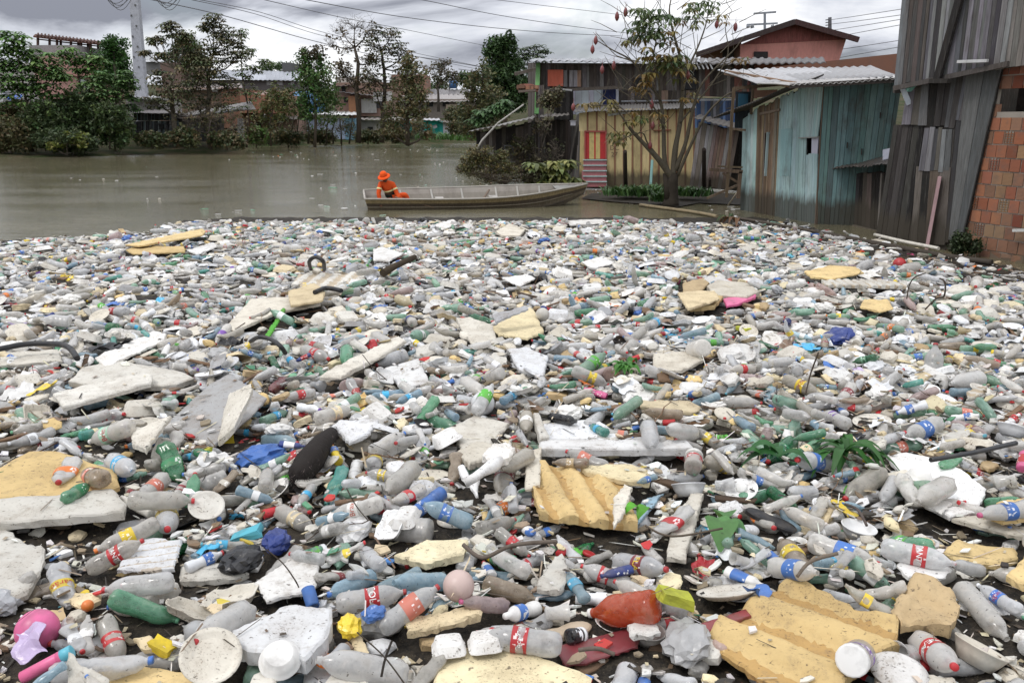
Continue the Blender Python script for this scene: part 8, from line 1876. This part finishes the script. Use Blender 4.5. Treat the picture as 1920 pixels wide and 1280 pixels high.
for (a,lm,d),l in groups.items():
    l.sort(key=lambda q:q[0])
    for i,(dist,it) in enumerate(l):
        s=f"{a}, {ORD[i] if i<12 else ''}{'nearest ' if len(l)>1 else ''}{d} the {lm}" if len(l)>1 else f"{a}, {d} the {lm}"
        it['lab']=s if len(s.split())<=16 else ' '.join(w for w in s.split() if w not in('pale','grey','dull'))
GRP={'plastic_bottle':'plastic bottles in the floating rubbish','foam_chunk':'foam pieces in the floating rubbish','foam_sheet':'foam slabs in the floating rubbish','foam_tray':'foam trays in the rubbish','foam_plate':'plates in the rubbish','plastic_scrap':'plastic scraps in the rubbish','stick':'sticks in the rubbish','wood_scrap':'wood scraps in the rubbish','plastic_cup':'cups in the rubbish','squeeze_bottle':'squeeze bottles in the rubbish','foam_lump':'foam lumps in the rubbish','plastic_bowl':'bowls in the rubbish','plastic_bag':'bags in the rubbish','round_disc':'lids in the rubbish','plastic_jug':'jugs in the rubbish','carton':'cartons in the rubbish','drink_can':'cans in the rubbish'}
def lettering(it,parent):
    txt,tc=it['extra']; t=TP[it['key']]; n=len(txt); size=min(t.labw*(.95 if n<6 else .62)*(.78 if n<5 else 1),.05); 
    tv,tf=textmesh(txt,size,.0,2,shear=.25 if txt in('Coca-Cola','Flash') else 0)
    R_=t.R*1.03; X3=it['m'].to_3x3(); # angle around the axis that faces the camera
    tocam=(C0-it['m'].to_translation()).normalized(); loc=X3.inverted()@tocam; phi=math.atan2(loc.y,loc.z)*.85
    W_=tv[:,0].max()-tv[:,0].min(); k=min(1,2.2*R_/max(W_,1e-3)) 
    # subdivide long edges: letters are small, vertices only
    ang=phi+(-tv[:,0]*k)/R_; x=t.labx+tv[:,1]*k*-1
    ang=phi-(tv[:,0]*k)/R_; x=t.labx+tv[:,1]*k
    v=np.stack([x,np.sin(ang)*R_*1.012,np.cos(ang)*R_*1.012],1); v=t.deform(v)
    me=mesh_from('lettering',v,tf,[tc]*len(tf),[M['print']]); o=bpy.data.objects.new('lettering',me); COL.objects.link(o); o.parent=parent
for it in ind:
    t=TP[it['key']]; pn=parts_for(it); k=kindof(it['key']); cat=it.get('cat') or (KINDS[k][1] if k in KINDS else 'foam sheet')
    g=GRP.get(it['nm']); lab=it['lab']; w_=lab.split()
    if len(pn)==1:
        o=bpy.data.objects.new(it['nm'],slotmesh(t,pn[0])); COL.objects.link(o); o.matrix_world=it['m']; o.color=(*jcol(it['cols']['body'],it),1); tag(o,lab,cat,g)
    else:
        r=bpy.data.objects.new(it['nm'],None); COL.objects.link(r); r.matrix_world=it['m']; r.empty_display_size=.05; tag(r,lab,cat,g)
        for n in pn:
            o=bpy.data.objects.new({'label':'paper_label'}.get(n,n),slotmesh(t,n)); COL.objects.link(o); o.parent=r; o.color=(*jcol(it['cols'][n],it),1)
            if n=='label' and it.get('extra'): lettering(it,o)
def joinitems(name,items,label,cat):
    Vs=[];LV=[];TOT=[];CC=[];MI=[];SM=[]; mats=[]; off=0
    for it in items:
        key=it['key']; fk=key+'_far'
        t=TP[fk] if fk in TP else TP[key]; Mx=np.array(it['m'])
        for n,(v,f,fc,mat,sm) in t.slots.items():
            if n in('cap','label') and not it['cols'].get(n): continue
            if n=='label' and math.sin(it['x']*77+it['y']*31)>.1: continue
            if mat not in mats: mats.append(mat)
            w4=v@Mx[:3,:3].T+Mx[:3,3]; Vs.append(w4); c=jcol(it['cols'][n],it)
            lv=np.concatenate([np.array(q) for q in f])+off; tt=np.array([len(q) for q in f]); off+=len(v)
            LV.append(lv); TOT.append(tt); CC.append(np.tile(np.array([*c,1],np.float32),(len(lv),1))); MI.append(np.full(len(f),mats.index(mat))); SM.append(np.array(sm if isinstance(sm,list) else [sm]*len(f)))
    V_=np.concatenate(Vs); org=V_.mean(0); org[2]=V_[:,2].min(); V_=V_-org; L_=np.concatenate(LV); T_=np.concatenate(TOT)
    me=bpy.data.meshes.new(name); me.vertices.add(len(V_)); me.vertices.foreach_set('co',V_.ravel()); me.loops.add(len(L_)); me.loops.foreach_set('vertex_index',L_.astype(np.int32)); me.polygons.add(len(T_)); me.polygons.foreach_set('loop_start',np.concatenate([[0],np.cumsum(T_)[:-1]]).astype(np.int32)); 
    at=me.color_attributes.new('col','FLOAT_COLOR','CORNER'); at.data.foreach_set('color',np.concatenate(CC).ravel())
    for m_ in mats: me.materials.append(M[m_])
    me.polygons.foreach_set('material_index',np.concatenate(MI).astype(np.int32)); me.polygons.foreach_set('use_smooth',np.concatenate(SM).astype(bool)); me.update(calc_edges=True); me.validate()
    o=bpy.data.objects.new(name,me); COL.objects.link(o); o.location=org; tag(o,label,cat,None,'stuff')
for nm,l in stuff.items(): joinitems(nm+'_mass',l,f"mass of countless far {nm.replace('_',' ')}s covering the water behind the nearer ones",l[0].get('cat') or KINDS.get(kindof(l[0]['key']),('','rubbish'))[1])
# fine litter
def litter():
    mb_v=[];mb_f=[];mb_c=[]; n=0
    cols=[(.62,.60,.56),(.5,.45,.36),(.16,.11,.07),(.06,.045,.03),(.03,.025,.02),(.30,.24,.17),(.55,.48,.33),(.04,.035,.03)]
    while n<17000:
        x,y=sample_xy()
        if y>8: 
            if rr.random()<.85: continue
        i=int((y-GY0)/CE); j=int((x-GX0)/CE); z=float(HG[i,j])
        if z>5 or (z>.12 and rr.random()<.80) or (AV[i,j]>.2 and rr.random()<.7): continue
        n+=1; s=U(.004,.016)*(1+y*.06); a=U(0,6.28); L=s*(rr.choice([1,1,1.5,5,8])); w_=s*U(.4,1)*(.35 if L>s*3 else 1); tz=U(-.4,.4)
        c,s2=math.cos(a),math.sin(a); z+=.006; b=len(mb_v)
        for u,v in ((-L,-w_),(L,-w_*U(.5,1)),(L*U(.7,1),w_),(-L*U(.7,1),w_)): mb_v.append((x+u*c-v*s2,y+u*s2+v*c,z+u*tz*.6+abs(v)*.3))
        mb_f.append((b,b+1,b+2,b+3)); mb_c.append(vary(rr.choice(cols),.2))
    me=mesh_from('litter',mb_v,mb_f,mb_c,[M['plain']]); o=bpy.data.objects.new('litter',me); COL.objects.link(o); tag(o,'countless small chips, twigs and crumbs strewn between the floating rubbish','litter',None,'stuff')
litter()
def shards():
    V=[];Fc=[];Cc=[]; n=0; cols=[(.74,.73,.70),(.66,.63,.56),(.62,.52,.34),(.50,.49,.46),(.20,.14,.09),(.30,.24,.17),(.72,.72,.72),(.12,.30,.18),(.5,.05,.05),(.06,.18,.45),(.05,.045,.04),(.6,.45,.08)]; wt=[8,9,4,6,4,6,6,1,.8,.8,3.5,.6]
    while n<7500:
        x,y=sample_xy()
        if y>7.5 and rr.random()<.93: continue
        i=int((y-GY0)/CE); j=int((x-GX0)/CE); z=float(HG[i,j])
        if z>5 or (z>.13 and rr.random()<.93) or (AV[i,j]>.2 and rr.random()<.93): continue
        n+=1; r=U(.012,.042); k=rr.choice((4,5,5,6)); a0=U(0,6); tx,ty=U(-.6,.6),U(-.6,.6); th=U(.004,.014); b=len(V); top=[]
        for q in range(k):
            a=a0+q*6.283/k+U(-.3,.3); rr_=r*U(.6,1.2); u,v=rr_*math.cos(a)*1.3,rr_*math.sin(a)*.8; top.append((x+u,y+v,z+.012+u*tx+v*ty+th))
        V+=top+[(p[0],p[1],p[2]-th) for p in top]; c=vary(rr.choices(cols,wt)[0],.15)
        Fc.append(tuple(range(b,b+k))); Cc.append(c)
        for q in range(k): q2=(q+1)%k; Fc.append((b+k+q,b+k+q2,b+q2,b+q)); Cc.append(c)
    me=mesh_from('broken_bits_litter',V,Fc,Cc,[M['foam']]); o=bpy.data.objects.new('broken_bits_litter',me); COL.objects.link(o); tag(o,'countless broken foam and plastic bits filling the gaps between bottles','litter',None,'stuff')
shards()
# rubbish adrift on the open water
def drift():
    spots=[]
    def cl(x0,y0,x1,y1,n,sx,sy):
        for _ in range(n):
            t=rr.random(); spots.append((x0+(x1-x0)*t+rr.gauss(0,sx),y0+(y1-y0)*t+rr.gauss(0,sy)))
    cl(440,295,640,290,26,20,4); cl(520,325,700,322,8,20,3); cl(690,283,830,278,42,14,3); cl(60,340,320,335,12,30,4); cl(200,372,420,368,8,30,6); cl(620,350,650,356,8,8,4); cl(30,283,100,284,10,8,.8); cl(220,281,300,279,14,10,.8)
    cl(0,300,900,300,26,40,22); cl(700,340,900,350,16,30,10); cl(880,345,1000,352,40,20,5); cl(1040,352,1140,352,30,14,3); cl(1090,360,1150,368,40,14,3); cl(1150,378,1330,374,30,20,3); cl(1330,385,1400,396,20,14,4); cl(800,325,830,300,10,10,6); cl(560,380,700,390,12,30,6); cl(340,392,470,398,10,20,4)
    for x,y in spots:
        if rr.random()<.3: continue
        if y<272 or (1040<x<1300 and 385<y<402) : continue
        if 690<x<1110 and 345<y<396: 
            if y>352: continue
        p=G(x,y,0); 
        key,col=rr.choice([('rock0','white'),('rock1','dirty white'),('chunk2','white'),('soda3_far','clear2'),('water1_far','clear2'),('chunk5','dirty white'),('film1','white'),('soda5_far','clear'),('plate0_far','white'),('rock2','white'),('soda0_far','pale green')]) if rr.random()<.9 else rr.choice([('chunk1','blue'),('rock1','orange'),('soda1_far','green'),('rock0','dark brown'),('chunk4','black')])
        t=TP[key]; sc=U(.45,1.05)*(1.0 if p.y<45 else 1.2)
        o=bpy.data.objects.new('floating_scrap',slotmesh(t,'body')); COL.objects.link(o); o.matrix_world=Matrix.Translation((p.x,p.y,U(-.012,.01)))@Matrix.Rotation(U(0,6.28),4,'Z')@Matrix.Diagonal((sc,sc,sc*.45,1)); o.color=(*COLS[col],1)
        tag(o,'small scrap of rubbish drifting alone on the muddy open water','floating scrap','scraps adrift on the open water')
drift()
